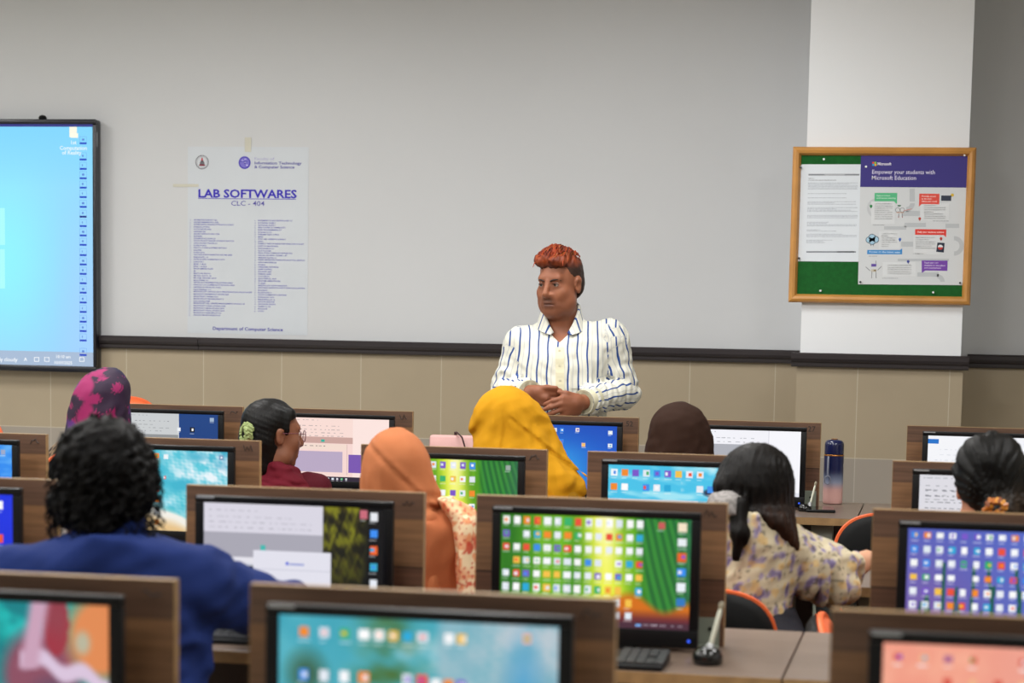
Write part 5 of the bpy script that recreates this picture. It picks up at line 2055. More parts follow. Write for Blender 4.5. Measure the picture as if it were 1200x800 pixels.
        socket_shade = np.exp(-(((np.abs(x) - 0.031) / 0.018) ** 2 + ((z + 0.006) / 0.011) ** 2)) * (y > 0.05)  # shade of the eye sockets painted into the skin colour
        c = blend(c, socket_shade * 0.30, '#5a3426')
        highlight = np.exp(-(((np.abs(x) - 0.04) / 0.02) ** 2 + ((z + 0.03) / 0.016) ** 2)) * (y > 0.05) + np.exp(-((x / 0.012) ** 2 + ((z + 0.02) / 0.03) ** 2)) * (y > 0.095)  # highlights on cheekbones and nose ridge painted into the skin colour
        c = blend(c, highlight * 0.28, '#b0714f')
        return c
    skin_mesh(pn, F, '#8f5940', paint, 1)
    # eyes, brows
    Tn = lambda x, y, z: hc + s * (x * M[0] + y * M[1] + z * M[2])
    M_EYE = vcol_mat('eye_ball', 0.2, spec=0.5)
    M_BROW = mat('dark_brow', '#2a1a14', 0.7)
    gz = M[1] + 0.25 * M[0] * 0 + np.array([-0.25, 0, 0])
    gz = gz / np.linalg.norm(gz)
    for sx in (-1, 1):
        mb = MB()
        c = Tn(sx * 0.031, 0.0790, 0.0030)
        mb.sphere((0, 0, 0), 0.0122, 12)
        v = mb.v[0]
        u = v / np.linalg.norm(v, axis=1)[:, None]
        dd = u @ gz
        cc = np.where((dd > 0.86)[:, None], lin(hexc('#150b08')), lin(hexc('#a89c92')))
        mb.c[0] = cc
        mb.v[0] = v + c
        mb.build('eye', M_EYE, pn.e)
        mb = MB()
        pts = [Tn(sx * 0.013, 0.0955, 0.0165), Tn(sx * 0.026, 0.0935, 0.0215), Tn(sx * 0.040, 0.086, 0.0225), Tn(sx * 0.051, 0.0745, 0.0165)]
        mb.tube(pts, [0.0024, 0.0034, 0.0032, 0.0014], 8, flat=(1, 1))
        mb.build('eyebrow', M_BROW, pn.e)
        mb = MB()
        pts = [Tn(sx * 0.019, 0.0905, 0.0035), Tn(sx * 0.026, 0.0935, 0.0092), Tn(sx * 0.036, 0.0915, 0.0092), Tn(sx * 0.045, 0.083, 0.0035)]
        mb.tube(pts, [0.0014, 0.0030, 0.0030, 0.0014], 6)
        mb.build('eyelid', mat('lid_skin', '#6b3f2e', 0.5), pn.e)
    # hair: short dark sides, dyed top swept forward
    hairp = [(el(Tn(0, -0.016, 0.043), np.array((0.0805, 0.104, 0.090)), M), 0.02), (el(Tn(0, -0.05, -0.005), np.array((0.074, 0.062, 0.07)), M), 0.02),
             (rc(Tn(-0.044, 0.062, 0.092), Tn(0.048, 0.060, 0.095), 0.024, 0.026), 0.02), (rc(Tn(-0.04, 0.02, 0.118), Tn(0.045, 0.01, 0.12), 0.022, 0.024), 0.03), (rc(Tn(0.02, 0.080, 0.098), Tn(0.05, 0.068, 0.088), 0.015, 0.014), 0.015), (rc(Tn(-0.05, 0.07, 0.086), Tn(-0.02, 0.084, 0.096), 0.014, 0.015), 0.015)]

    def hcut(X, Y, Z):
        x, y, z = [M[i, 0] * (X - hc[0]) + M[i, 1] * (Y - hc[1]) + M[i, 2] * (Z - hc[2]) for i in range(3)]
        line = np.where(y > 0.045, 0.068, np.where(y > 0.028, 0.068 - (0.045 - y) / 0.017 * 0.060, np.where(y > 0.016, 0.008, np.where(y > -0.02, 0.022, np.clip(0.022 + (y + 0.02) * 2.2, -0.075, 1)))))
        line = line + np.where(y > 0.03, 0.004 * np.sin(x * 110 + 0.6) + 0.003 * np.sin(x * 260), 0.0)
        return line - z

    def hd(P):
        q = (P - hc) @ M.T
        k = np.clip((q[:, 2] - 0.065) / 0.03, 0, 1)
        return -k * (0.002 * np.sin(q[:, 1] * 160 + q[:, 0] * 260 + 2 * wob(P, 20, 2)) + 0.003 * wob(P, 32, 6)) + 0.0008 * wob(P, 80, 9)

    def hcol(V):
        q = (V - hc) @ M.T
        k = np.clip((q[:, 2] - 0.060 - 0.25 * np.clip(-q[:, 1] - 0.02, 0, 1)) / 0.034, 0, 1)
        n = np.clip(0.5 + 0.5 * wob(V, 50, 4, (1, 1, 0.5)), 0, 1)
        a = lin(hexc('#5c2210')) * (1 - n[:, None]) + lin(hexc('#96421a')) * n[:, None]
        gold = np.clip((q[:, 2] - 0.125) / 0.02, 0, 1) * np.clip(wob(V, 60, 8) + 0.2, 0, 1)
        a = a * (1 - gold[:, None] * 0.5) + lin(hexc('#a07030')) * gold[:, None] * 0.5
        d = np.tile(lin(hexc('#33211a')), (len(V), 1)) * (0.8 + 0.4 * n[:, None])
        return d * (1 - k[:, None]) + a * k[:, None]
    cloth(pn, 'hair', hairp, vcol_mat('dyed_hair', 0.55, spec=0.35, bump=0.3, bscale=240), 0.0, 0.0036, cut=hcut, disp=hd, col=hcol, smooth=1)
    mb = MB()
    rg = random.Random(12)
    for i in range(300):
        x, y = rg.uniform(-0.058, 0.058), rg.uniform(-0.06, 0.06)
        zt = 0.043 + 0.094 * math.sqrt(max(0.02, 1 - (x / 0.084) ** 2 - ((y + 0.016) / 0.108) ** 2)) + 0.012 * (y > 0) 
        if zt < 0.085:
            continue
        dx, l = rg.uniform(-0.012, 0.012) + x * 0.05, rg.uniform(0.022, 0.038)
        up = rg.uniform(0.001, 0.007)
        p = [Tn(x, y, zt - 0.002), Tn(x + dx * 0.3, y + l * 0.35, zt + up), Tn(x + dx * 0.7, y + l * 0.75, zt + up * 0.5 - (y + l * 0.75 > 0.07) * 0.006), Tn(x + dx, y + l, zt - 0.006 - (y + l > 0.075) * 0.014)]
        mb.tube(p, [0.0026, 0.0032, 0.0024, 0.0008], 6, col=lin(hexc(rg.choice(['#5c1d0c', '#7a2a10', '#9c3c17', '#8a3214', '#7a2a10', '#64200d', '#8a4a1c']))))
    mb.build('hair_locks', vcol_mat('dyed_hair', 0.55), pn.e)
    # shirt
    vz = Z(405)
    nx = nb[0]

    def vneck(X, Y, Z_):
        """the open collar"""
        hw = np.clip((Z_ - Z(401)) * 1.05, -0.01, 0.064)
        wedge = np.maximum(np.maximum(np.abs(X - (nx - 0.004)) - hw, Y - 0.02), -(hw - 0.0005))
        return -wedge
    pr = T + A + [UL, UR, FL, FR]
    body_pr = [(q[0], q[1], 'u', 0.016) for q in T] + [(q[0], q[1], 'u', 0.016) for q in A + [UL, UR]] + [(FL[0], 0.02, 'u', 0.019), (FR[0], 0.02, 'u', 0.019)]
    dl = (wrl - ell) / np.linalg.norm(wrl - ell)
    dr = (wrr - elr) / np.linalg.norm(wrr - elr)

    def cuff_l(X, Y, Z_):
        return (X - wrl[0]) * dl[0] + (Y - wrl[1]) * dl[1] + (Z_ - wrl[2]) * dl[2] + 0.012 - 5 * np.maximum(0, np.sqrt((X - wrl[0]) ** 2 + (Y - wrl[1]) ** 2 + (Z_ - wrl[2]) ** 2) - 0.13)

    def cuff_r(X, Y, Z_):
        return (X - wrr[0]) * dr[0] + (Y - wrr[1]) * dr[1] + (Z_ - wrr[2]) * dr[2] + 0.012 - 5 * np.maximum(0, np.sqrt((X - wrr[0]) ** 2 + (Y - wrr[1]) ** 2 + (Z_ - wrr[2]) ** 2) - 0.13)

    def segco(P, a, b):
        ba = b - a
        t = np.clip(((P - a) @ ba) / (ba @ ba), 0, 1)
        q = P - (a + t[:, None] * ba)
        return np.linalg.norm(q, axis=1), t, q

    def disp(P):
        o = 0.0028 * wob(P, 22, 3, (1, 1, 0.6)) + 0.0015 * wob(P, 55, 6)
        for (a, b, sg) in ((ell, wrl, -1), (elr, wrr, 1)):
            d, t, q = segco(P, a, b)
            k = np.clip((0.085 - d) / 0.03, 0, 1) * np.clip(t * 4, 0, 1)
            o += k * 0.0055 * np.sin(t * 34 + 14 * q[:, 2] * sg + 1.5 * wob(P, 25, 9))
        for (a, b, sg) in ((shl, ell, -1), (shr, elr, 1)):
            d, t, q = segco(P, a, b)
            k = np.clip((0.10 - d) / 0.03, 0, 1) * np.clip((t - 0.35) * 3, 0, 1)
            o += k * 0.005 * np.sin(t * 17 - 30 * q[:, 0] * sg + 1.5 * wob(P, 18, 8))
        return o

    def stripe(V):
        dt = np.abs(V[:, 0] - nx) - 0.155
        best = np.full(len(V), 1e9)
        u = V[:, 0] - nx + 0.012 + 0.03 * (V[:, 2] - 1.05) * np.sign(V[:, 0] - nx) * np.abs(V[:, 0] - nx) / 0.15 + 0.0035 * wob(V, 14, 5)
        for (a, b) in ((shl, ell), (ell, wrl), (shr, elr), (elr, wrr)):
            d, t, q = segco(V, a, b)
            ax = (b - a) / np.linalg.norm(b - a)
            rf = np.array([0.0, -1.0, 0.0]) if abs(ax[2]) > 0.6 else np.array([0, 0, 1.0])
            rf = rf - ax * (rf @ ax)
            rf /= np.linalg.norm(rf)
            sd = np.cross(ax, rf)
            ang = np.arctan2(q @ sd, q @ rf)
            isarm = (d < 0.080) & (d < best) & ((np.abs(V[:, 0] - nx) > 0.150) | (V[:, 1] < -0.15))
            u = np.where(isarm, ang * 0.062 + 0.017 + 0.003 * wob(V, 30, 2), u)
            best = np.where(isarm, d, best)
        return {'stripe': u}
    mS = shirt_mat('striped_shirt', '#d9d8cc', '#2b4a8a', 0.041, 0.0068)
    mP = fabric('plain_shirt_cloth', '#d9d4b8', 0.7, 0.02, 0.1, 600, 0.1)
    cloth(pn, 'shirt', body_pr, mS, 0.0, 0.0045, cut=[vneck, cuff_l, cuff_r, lambda X, Y, Z_: 0.80 - Z_], disp=disp, attrs=stripe, smooth=1)
    # cuffs
    for (a, b, d) in ((ell, wrl, dl), (elr, wrr, dr)):
        L_ = np.linalg.norm(b - a)
        p1 = a + d * (L_ - 0.075)
        p2 = a + d * (L_ + 0.004)
        mb = MB()
        mb.tube([p1, p1 + d * 0.006, p2 - d * 0.006, p2, p2, p2 - d * 0.02], [0.050, 0.0525, 0.0505, 0.0485, 0.044, 0.042], 28, cap=False)
        V = mb.v[0]
        o = mb.build('cuff', mP, pn.e)
        mb = MB()
        mb.tube([p2 - d * 0.0015, p2 + d * 0.0015], [0.0488, 0.0488], 28, cap=False)
        mb.build('cuff_trim', mat('navy_trim', '#27407e', 0.7), o)
    # collar
    mb = MB()
    nV = 40
    V = []
    for i in range(nV + 1):
        th0 = 24.0
        a = -PI / 2 + math.radians(th0 + (360 - 2 * th0) * i / nV)
        f = abs(2 * i / nV - 1)
        c, s_ = math.cos(a), math.sin(a)
        fr = f ** 3
        th = 180 - f * (180 - th0)
        zi = Z(np.interp(th, (22, 40, 60, 90, 130, 180), (389, 380, 369, 358, 352, 350)))
        zo = Z(np.interp(th, (22, 40, 60, 90, 130, 180), (392, 390, 387, 383, 376, 372)))
        ri, ro = 0.068, 0.100
        op = 0.0
        sg = 1 if i > nV / 2 else -1
        ctr = np.array([nb[0], 0.015, 0])
        # standing inner band, roll, falling leaf
        for (r, z) in ((ri - 0.004, zi - 0.022 + 0.016 * fr), (ri - 0.002, zi - 0.004), (ri + 0.003, zi), (ri + 0.009, zi - 0.003), (ro, zo), (ro - 0.004, zo - 0.001), (ri + 0.006, zi - 0.008)):
            V.append((ctr[0] + r * c + sg * op * (0.2 if r < ri + 0.01 else 1.0), ctr[1] + r * s_ * 1.02 - 0.012 * fr, z))
    F_ = []
    k = 7
    for i in range(nV):
        for j in range(k - 1):
            F_.append([i * k + j, (i + 1) * k + j, (i + 1) * k + j + 1, i * k + j + 1])
    F_ += [list(range(k)), [nV * k + j for j in range(k)][::-1]]
    mb.add(V, F_, smooth=True)
    co = mb.build('collar', mS, pn.e)
    me = co.data
    at_ = me.attributes.new('stripe', 'FLOAT', 'POINT')
    vv = np.array([tuple(v.co) for v in me.vertices])
    at_.data.foreach_set('value', ((np.arctan2(vv[:, 0] - nb[0], -(vv[:, 1] - 0.015)) * 0.085) + 0.012).astype(np.float32))
    # placket, buttons, pocket: laid on the shirt front by casting towards it
    sh = [o for o in pn.e.children if o.name.startswith('shirt')][0]
    vs = np.array([tuple(v.co) for v in sh.data.vertices])

    def front(x, z):
        d = (vs[:, 0] - x) ** 2 + (vs[:, 2] - z) ** 2 + np.where(vs[:, 1] > 0.0, 1, 0)
        i = np.argsort(d)[:6]
        return vs[i, 1].min()
    zz = np.linspace(Z(406), Z(500), 30)
    px0 = L(656, 430)[0]
    V = []
    for z in zz:
        xx_ = px0 + (z - Z(430)) * -0.035
        y = min(front(xx_, z), front(xx_ + 0.012, z), front(xx_ - 0.012, z))
        for (dx, dy) in ((-0.017, 0.006), (-0.0165, -0.0022), (0.0165, -0.0022), (0.017, 0.006)):
            V.append((xx_ + dx, y + dy, z))
    F_ = []
    for i in range(len(zz) - 1):
        for j in range(3):
            F_.append([i * 4 + j, i * 4 + j + 1, (i + 1) * 4 + j + 1, (i + 1) * 4 + j])
    MB().add(V, F_, smooth=False).build('placket', mP, pn.e)
    Rm = Matrix.Rotation(PI / 2, 4, 'X')
    for py in (410, 427, 444):
        z = Z(py)
        xx_ = px0 + (z - Z(430)) * -0.035
        mb = MB().lathe([(0.001, 0), (0.0055, 0.0005), (0.0055, 0.002), (0.001, 0.0022)], 12)
        mb.v[0] = np.array([tuple(Rm @ Vector(q)) for q in mb.v[0]]) + np.array([xx_, min(front(xx_, z), front(xx_ + 0.012, z), front(xx_ - 0.012, z)) - 0.0025, z])
        mb.build('button', mat('shirt_button', '#d8d2b8', 0.3), pn.e)
    V, F_ = [], []
    n = 10
    c0 = [L(671, 421.5, -0.14), L(694.5, 421.5, -0.14), L(693, 455, -0.14), L(669, 455, -0.14)]
    for i in range(n + 1):
        for j in range(n + 1):
            u, v = j / n, i / n
            p = (1 - v) * ((1 - u) * c0[0] + u * c0[1]) + v * ((1 - u) * c0[3] + u * c0[2])
            V.append((p[0], front(p[0], p[2]) - 0.003, p[2]))
    for i in range(n):
        for j in range(n):
            F_.append([i * (n + 1) + j, (i + 1) * (n + 1) + j, (i + 1) * (n + 1) + j + 1, i * (n + 1) + j + 1])
    po = MB().add(V, F_, smooth=True).build('pocket', mS, pn.e)
    at_ = po.data.attributes.new('stripe', 'FLOAT', 'POINT')
    at_.data.foreach_set('value', stripe(np.array(V))['stripe'].astype(np.float32))
    # trousers, belt, shoes
    hipz = 0.86
    prt = [(loft([(0.92, nb[0], -0.002, 0.172, 0.132), (0.86, nb[0], 0.0, 0.176, 0.13), (0.78, nb[0], 0.005, 0.165, 0.125), (0.70, nb[0], 0.005, 0.14, 0.11)]), 0.03)] + G
    M_TR = fabric('dark_trousers', '#26262c')
    cloth(pn, 'trousers', prt, M_TR, 0.012, 0.009, cut=[lambda X, Y, Z_: 0.06 - Z_, lambda X, Y, Z_: Z_ - 0.91])
    for sx in (-1, 1):
        an = np.array([nb[0] + sx * 0.10, 0.02, 0.09])
        q = [(rc(an + [0, 0.03, -0.05], an + [sx * 0.02, -0.15, -0.058], 0.042, 0.032), 0.02), (rc(an + [0, 0, -0.04], an, 0.046, 0.046), 0.02)]
        cloth(pn, 'shoe', q, M_SHOE, 0.004, 0.008, cut=lambda X, Y, Z_: 0.001 - Z_)
    return pn


teacher()

# ---- seated people
def front_of(r):
    return ROWY[r] + TOPD[0]


def hair_strands(pn, name, curves, m, parent):
    mb = MB()
    for pts, r in curves:
        mb.tube(pts, r, 5)
    return mb.build(name, m, parent)


M_HAIRB = mat('black_hair', '#070606', 0.45, var=0.4, nscale=30, bump=0.35, bscale=180, stretch=(1, 1, 0.12), spec=0.2)
M_HAIRC = mat('black_curly_hair', '#060505', 0.55, var=0.3, nscale=30, bump=0.7, bscale=120, spec=0.08)
M_HAIRD = mat('dark_brown_hair', '#17100d', 0.42, var=0.45, nscale=26, bump=0.5, bscale=180, stretch=(1, 1, 0.12), spec=0.2)


def man():
    pn = Person(122, 560, 4.12, 'person with thick curly black hair in a dark blue shirt, seen from behind')
    L = pn.L
    hc = L(122, 488, 0.0)
    hc[2] -= 0.138
    M = axes(math.radians(12), math.radians(-6))
    wr = L(290, 757, 0.30)
    wr[2] = DZ + 0.06
    arms = {1: dict(sh=L(232, 684, -0.03), el=L(336, 717, 0.13), wr=wr, dir=(-0.85, 0.5, -0.12), thumb=(0.3, 1, 0.3)),
            -1: dict(sh=L(14, 684, -0.03), el=L(-60, 760, 0.1))}
    J = sitter(pn, hc, M, 1.0, 0.195, arms=arms, skin='#8a5a44', chest=(0.165, 0.105), h=0.0075)
    blue = fabric('blue_shirt_cloth', '#1a2a5e', 0.85, 0.1, 0.2, 400, 0.2)
    nb = J['nb']
    wrc = {}

    def cuff(sx):
        a, w_ = J[sx][1], J[sx][2]
        d = (w_ - a) / np.linalg.norm(w_ - a)
        return lambda X, Y, Z: (X - w_[0]) * d[0] + (Y - w_[1]) * d[1] + (Z - w_[2]) * d[2] + 0.015 - 6 * np.maximum(0, np.sqrt((X - w_[0]) ** 2 + (Y - w_[1]) ** 2 + (Z - w_[2]) ** 2) - 0.12)
    tr = pn.rows([(622, 92, 158), (632, 55, 205), (645, 22, 228), (662, 8, 237), (690, 0, 243), (730, -6, 246), (790, -4, 242)], -0.045, 0.12)
    tr += [(0.62, hc[0] * 0.7, -0.09, 0.19, 0.13), (0.50, hc[0] * 0.6, -0.1, 0.19, 0.14)]
    pr = [(loft(tr), 0.03, 'u', 0.0)] + [(q[0], 0.03, 'u', 0.018) for q in J['A']]

    def disp(P):
        k = np.clip((P[:, 0] - 0.12) / 0.06, 0, 1)
        o = 0.004 * wob(P, 18, 4, (1, 1, 0.45)) + 0.002 * wob(P, 44, 8)
        o += k * 0.003 * np.sin(P[:, 0] * 62 + P[:, 2] * 48 + 1.6 * wob(P, 16, 2))
        o += 0.004 * np.exp(-((P[:, 0] - J['nb'][0] + 0.10) / 0.02) ** 2) * np.sin(P[:, 2] * 20)
        o += -0.004 * np.exp(-((P[:, 2] - (nb[2] - 0.075)) / 0.012) ** 2)
        return o
    cloth(pn, 'shirt', pr, blue, 0.0, 0.0075, cut=[cuff(1), cuff(-1), lambda X, Y, Z: 0.50 - Z], disp=disp)
    # collar
    c0 = L(128, 612, -0.03)
    mb = MB()
    mb.lathe([(0.066, -0.022), (0.075, -0.02), (0.071, 0.012), (0.066, 0.026), (0.06, 0.022), (0.057, -0.02)], 32, c=(c0[0], c0[1] + 0.008, c0[2]))
    mb.build('collar', blue, pn.e)
    legs(pn, J, fabric('grey_trousers', '#3c3d42'))
    # curly hair
    Lr = pn.rows([(488, 110, 132), (492, 97, 146), (499, 83, 158), (510, 72, 167.5), (522, 66, 175), (536, 62, 181), (552, 64, 184), (568, 66, 186), (582, 64, 184), (596, 62, 177), (606, 68, 168), (616, 78, 155)], 0.0, 0.105)
    Lr = [(z, cx, -0.012, rx, 0.105 * math.sqrt(max(0.04, 1 - max(0, (z - (Lr[0][0] - 0.12)) / 0.12) ** 2.2))) for (z, cx, y, rx, ry) in Lr]

    def curls(P):
        a = np.arctan2(P[:, 0] - hc[0], 0.03 - P[:, 1])
        q = np.stack([a * 0.11, P[:, 2], 0 * a], 1)
        k = 95
        f = np.sin(q[:, 0] * k + 1.9 * wob(P, 30, 3)) * np.sin(q[:, 1] * k * 0.72 + 2.1 * wob(P, 26, 5))
        return -0.0062 * f - 0.0042 * wob(P, 95, 7) - 0.0015 * wob(P, 210, 8)

    def fcut(X, Y, Z):
        q = [M[i, 0] * (X - hc[0]) + M[i, 1] * (Y - hc[1]) + M[i, 2] * (Z - hc[2]) for i in range(3)]
        return np.minimum(q[1] - 0.035, 0.05 - q[2])
    bl = [(rc(L(66, 588, -0.02), L(66, 606, -0.01), 0.018, 0.015), 0.02, 'u', 0.0)]
    cloth(pn, 'hair', [(loft(Lr), 0.02, 'u', 0.0)] + bl, M_HAIRC, 0.0, 0.0052, disp=curls, cut=fcut, smooth=1)
    mb = MB()
    rg = random.Random(8)
    for i in range(240):
        a = rg.uniform(-2.2, 2.2)
        z = rg.uniform(-0.10, 0.11)
        rr = math.sqrt(max(0.05, 1 - (z / 0.125) ** 2 if z > 0 else 1))
        p = np.array([hc[0] + 0.105 * rr * math.sin(a), -0.012 - 0.108 * rr * math.cos(a), hc[2] + z])
        pts = []
        ph, rad = rg.uniform(0, 6.28), rg.uniform(0.004, 0.009)
        up = np.array([math.sin(a) * 0.3, -math.cos(a) * 0.3, -1.0])
        sd = np.array([math.cos(a), math.sin(a), 0])
        ot = np.array([math.sin(a), -math.cos(a), 0])
        for j in range(9):
            t = j / 8
            pts.append(p + up * (t - 0.5) * 0.035 + rad * (math.cos(ph + t * 7) * sd + (0.3 + math.sin(ph + t * 7)) * ot))
        mb.tube(pts, [0.0012] * 2 + [0.0017] * 5 + [0.0012, 0.0006], 5)
    mb.build('curls', M_HAIRC, pn.e)
    return pn


def orange():
    pn = Person(470, 560, 5.63, 'person in a plain orange headscarf, patterned orange and cream scarf over one shoulder')
    hc = pn.L(466, 501.5, 0.0)
    hc[2] -= 0.132
    M = axes(math.radians(4), math.radians(-8))
    J = sitter(pn, hc, M, 0.97, 0.165, skin='#9a6a50', arms={1: dict(sh=pn.L(526, 630, -0.05), el=pn.L(552, 712, 0.05)), -1: dict(sh=pn.L(414, 630, -0.05))})
    m = fabric('orange_scarf_cloth', '#ab6843', 0.85, 0.05, 0.12, 700, 0.3)
    top = [(501.5, 458, 470), (503, 450, 477), (507, 443, 484), (513, 436.5, 490.5), (522, 430, 497), (534, 426, 502.5), (548, 422.5, 506), (562, 420.5, 510.5), (576, 420.5, 515.5), (590, 421, 521)]
    low = [(602, 417, 526, -0.01, 0.118), (620, 409, 530, -0.03, 0.118), (645, 405, 532, -0.045, 0.115), (675, 404, 533, -0.05, 0.115), (700, 406, 533, -0.052, 0.11)]
    d0 = drape(hc[0] - 0.03, hc[2] + 0.02, 11, 7, 0.0065, 0.8)

    def disp(P):
        o = d0(P)
        z0 = pn.L(470, 590)[2]
        k = np.exp(-((P[:, 2] - (z0 + 0.10 * (P[:, 0] - hc[0]))) / 0.03) ** 2)
        o += 0.005 * k * np.sin(P[:, 2] * 190 + 30 * P[:, 0])
        w1 = P[:, 2] - (hc[2] + 0.02) + 0.95 * (P[:, 0] - hc[0] - 0.0)
        o += 0.0045 * np.exp(-(w1 / 0.007) ** 2) * (P[:, 1] < 0) - 0.003 * np.exp(-((w1 - 0.016) / 0.006) ** 2) * (P[:, 1] < 0)
        return o
    hood(pn, 'headscarf', m, top, low, -0.005, 0.115, disp=disp, h=0.0058)
    tr = pn.rows([(606, 428, 520), (612, 402, 548), (622, 392, 556), (650, 388, 557), (690, 392, 554)], -0.045, 0.112)
    tr += [(0.62, hc[0], -0.07, 0.165, 0.12), (0.48, hc[0], -0.1, 0.18, 0.14)]
    mo = fabric('orange_dress_cloth', '#a05c3a', 0.85, 0.06, 0.12, 700, 0.3)
    cloth(pn, 'dress', [(loft(tr), 0.03, 'u', 0.0)] + [(q[0], 0.03, 'u', 0.014) for q in J['A']], mo, 0.0, 0.008, disp=folds(3, 0.004, 24), cut=[lambda X, Y, Z: 0.45 - Z] + [arm_cut(J, sx) for sx in (-1, 1)])
    legs(pn, J, fabric('cream_trousers', '#c8b8a0'))
    # patterned scarf falling from the right shoulder
    tab = [(583, 512, 528, -0.055, 0.03), (588, 514, 541, -0.055, 0.075), (596, 519, 557, -0.05, 0.105), (606, 524, 561, -0.048, 0.118), (620, 526.5, 561.5, -0.05, 0.122), (637, 529, 561, -0.055, 0.120), (665, 531.5, 560, -0.058, 0.118), (700, 534, 558.5, -0.06, 0.115), (760, 536, 556, -0.07, 0.11)]

    def pcol(V):
        cream, red, org = lin(hexc('#e8cfa8')), lin(hexc('#c2452f')), lin(hexc('#dd8a5c'))
        x, z = V[:, 0] - pn.L(545, 600)[0], V[:, 2] - pn.L(545, 600)[2]
        c = np.tile(cream, (len(V), 1))
        c = blend2(c, (wob(V, 60, 3) > 0.55) * 0.9, org)
        band = np.sin(z * 78)
        c = blend2(c, (band > 0.2) * (0.55 + 0.3 * wob(V, 30, 5)), org)
        c = blend2(c, ((np.sin(x * 300) * np.sin(z * 260) > 0.45) & (band > 0.45)) * 0.9, red)
        c = blend2(c, ((wob(V, 120, 12) > 0.62) & (band < 0.2)) * 0.9, red)
        c = blend2(c, (np.abs(np.sin(z * 39 + 0.4)) < 0.06) * 0.8, red)
        c = blend2(c, (np.hypot(x - 0.008, (z + 0.075) * 0.7) < 0.011) * 0.9, red)
        c = blend2(c, (np.hypot((x - 0.03) + 0.3 * (z + 0.07), (z + 0.068) * 0.55) < 0.010) * 0.9, red)
        return c
    cloth(pn, 'patterned_scarf', [(loft(pn.rows(tab, 0, 0)), 0.02, 'u', 0.0)], vcol_mat('patterned_cloth', 0.85, sheen=0.0, bump=0.1, bscale=500), 0.0, 0.0055, disp=lambda P: 0.003 * wob(P, 40, 6, (1.4, 1, 0.3)), col=pcol)
    return pn


def blend2(c, m, col):
    m = np.clip(np.asarray(m, float), 0, 1)[:, None]
    return c * (1 - m) + np.asarray(col) * m


def arm_cut(J, sx, back=0.015):
    a, w_ = J[sx][1], J[sx][2]
    d = (w_ - a) / np.linalg.norm(w_ - a)
    return lambda X, Y, Z: (X - w_[0]) * d[0] + (Y - w_[1]) * d[1] + (Z - w_[2]) * d[2] + back - 6 * np.maximum(0, np.sqrt((X - w_[0]) ** 2 + (Y - w_[1]) ** 2 + (Z - w_[2]) ** 2) - 0.12)


def yellow():
    pn = Person(600, 500, 7.40, 'person in a mustard yellow headscarf, seated in front of the standing man')
    hc = pn.L(596, 452, 0.0)
    hc[2] -= 0.136
    M = axes(math.radians(-12), math.radians(-10))
    J = sitter(pn, hc, M, 0.97, 0.165, skin='#9a6a50', arms={1: dict(sh=pn.L(652, 576, -0.05)), -1: dict(sh=pn.L(562, 576, -0.05))})
    m = fabric('mustard_scarf_cloth', '#c48c18', 0.85, 0.04, 0.12, 700, 0.3)
    top = [(451.8, 588, 600), (453.5, 581, 606), (457, 574, 613), (463, 566.5, 621), (470, 560.5, 629), (479, 555.5, 636), (489, 552.5, 642), (500, 551.2, 648)]
    low = [(512, 551, 654, -0.0, 0.122), (522, 552, 659, -0.008, 0.128), (534, 552, 664, -0.02, 0.13), (545, 551, 673, -0.03, 0.13), (555, 549, 683, -0.035, 0.13), (565, 547, 687, -0.04, 0.128), (585, 545, 688, -0.045, 0.126), (620, 543, 689, -0.05, 0.122)]
    d0 = drape(hc[0] - 0.05, hc[2] + 0.06, 21, 6, 0.006, -0.9)

    def disp(P):
        x, z = P[:, 0], P[:, 2]
        a = np.arctan2(x - (hc[0] - 0.02), (hc[2] + 0.16) - z)
        k = np.clip((hc[2] + 0.10 - z) / 0.10, 0, 1)
        o = 0.0065 * k * np.sin(a * 12 + 1.3 * wob(P, 10, 4)) + 0.003 * k * np.sin(a * 27 + 2 * wob(P, 14, 6))
        p, q = pn.L(640, 520), pn.L(672, 546)
        ln = (z - p[2]) - (q[2] - p[2]) / (q[0] - p[0]) * (x - p[0])
        o += -0.004 * np.exp(-((ln - 0.006) / 0.006) ** 2) * (x > hc[0]) + 0.007 * np.exp(-((ln + 0.008) / 0.008) ** 2) * (x > hc[0])
        return o + 0.0015 * wob(P, 45, 8)
    hood(pn, 'headscarf', m, top, low, -0.005, 0.12, disp=disp, h=0.0058)
    tr = pn.rows([(566, 570, 660), (576, 556, 680), (600, 548, 684), (640, 550, 680)], -0.05, 0.112)
    tr += [(0.62, hc[0], -0.08, 0.165, 0.12), (0.48, hc[0], -0.1, 0.18, 0.14)]
    cloth(pn, 'dress', [(loft(tr), 0.03, 'u', 0.0)] + [(q[0], 0.03, 'u', 0.014) for q in J['A']], fabric('mustard_dress_cloth', '#a87a1e'), 0.0, 0.009, disp=folds(5, 0.004, 24), cut=[lambda X, Y, Z: 0.45 - Z] + [arm_cut(J, sx) for sx in (-1, 1)])
    legs(pn, J, fabric('cream_trousers', '#c8b8a0'))
    return pn


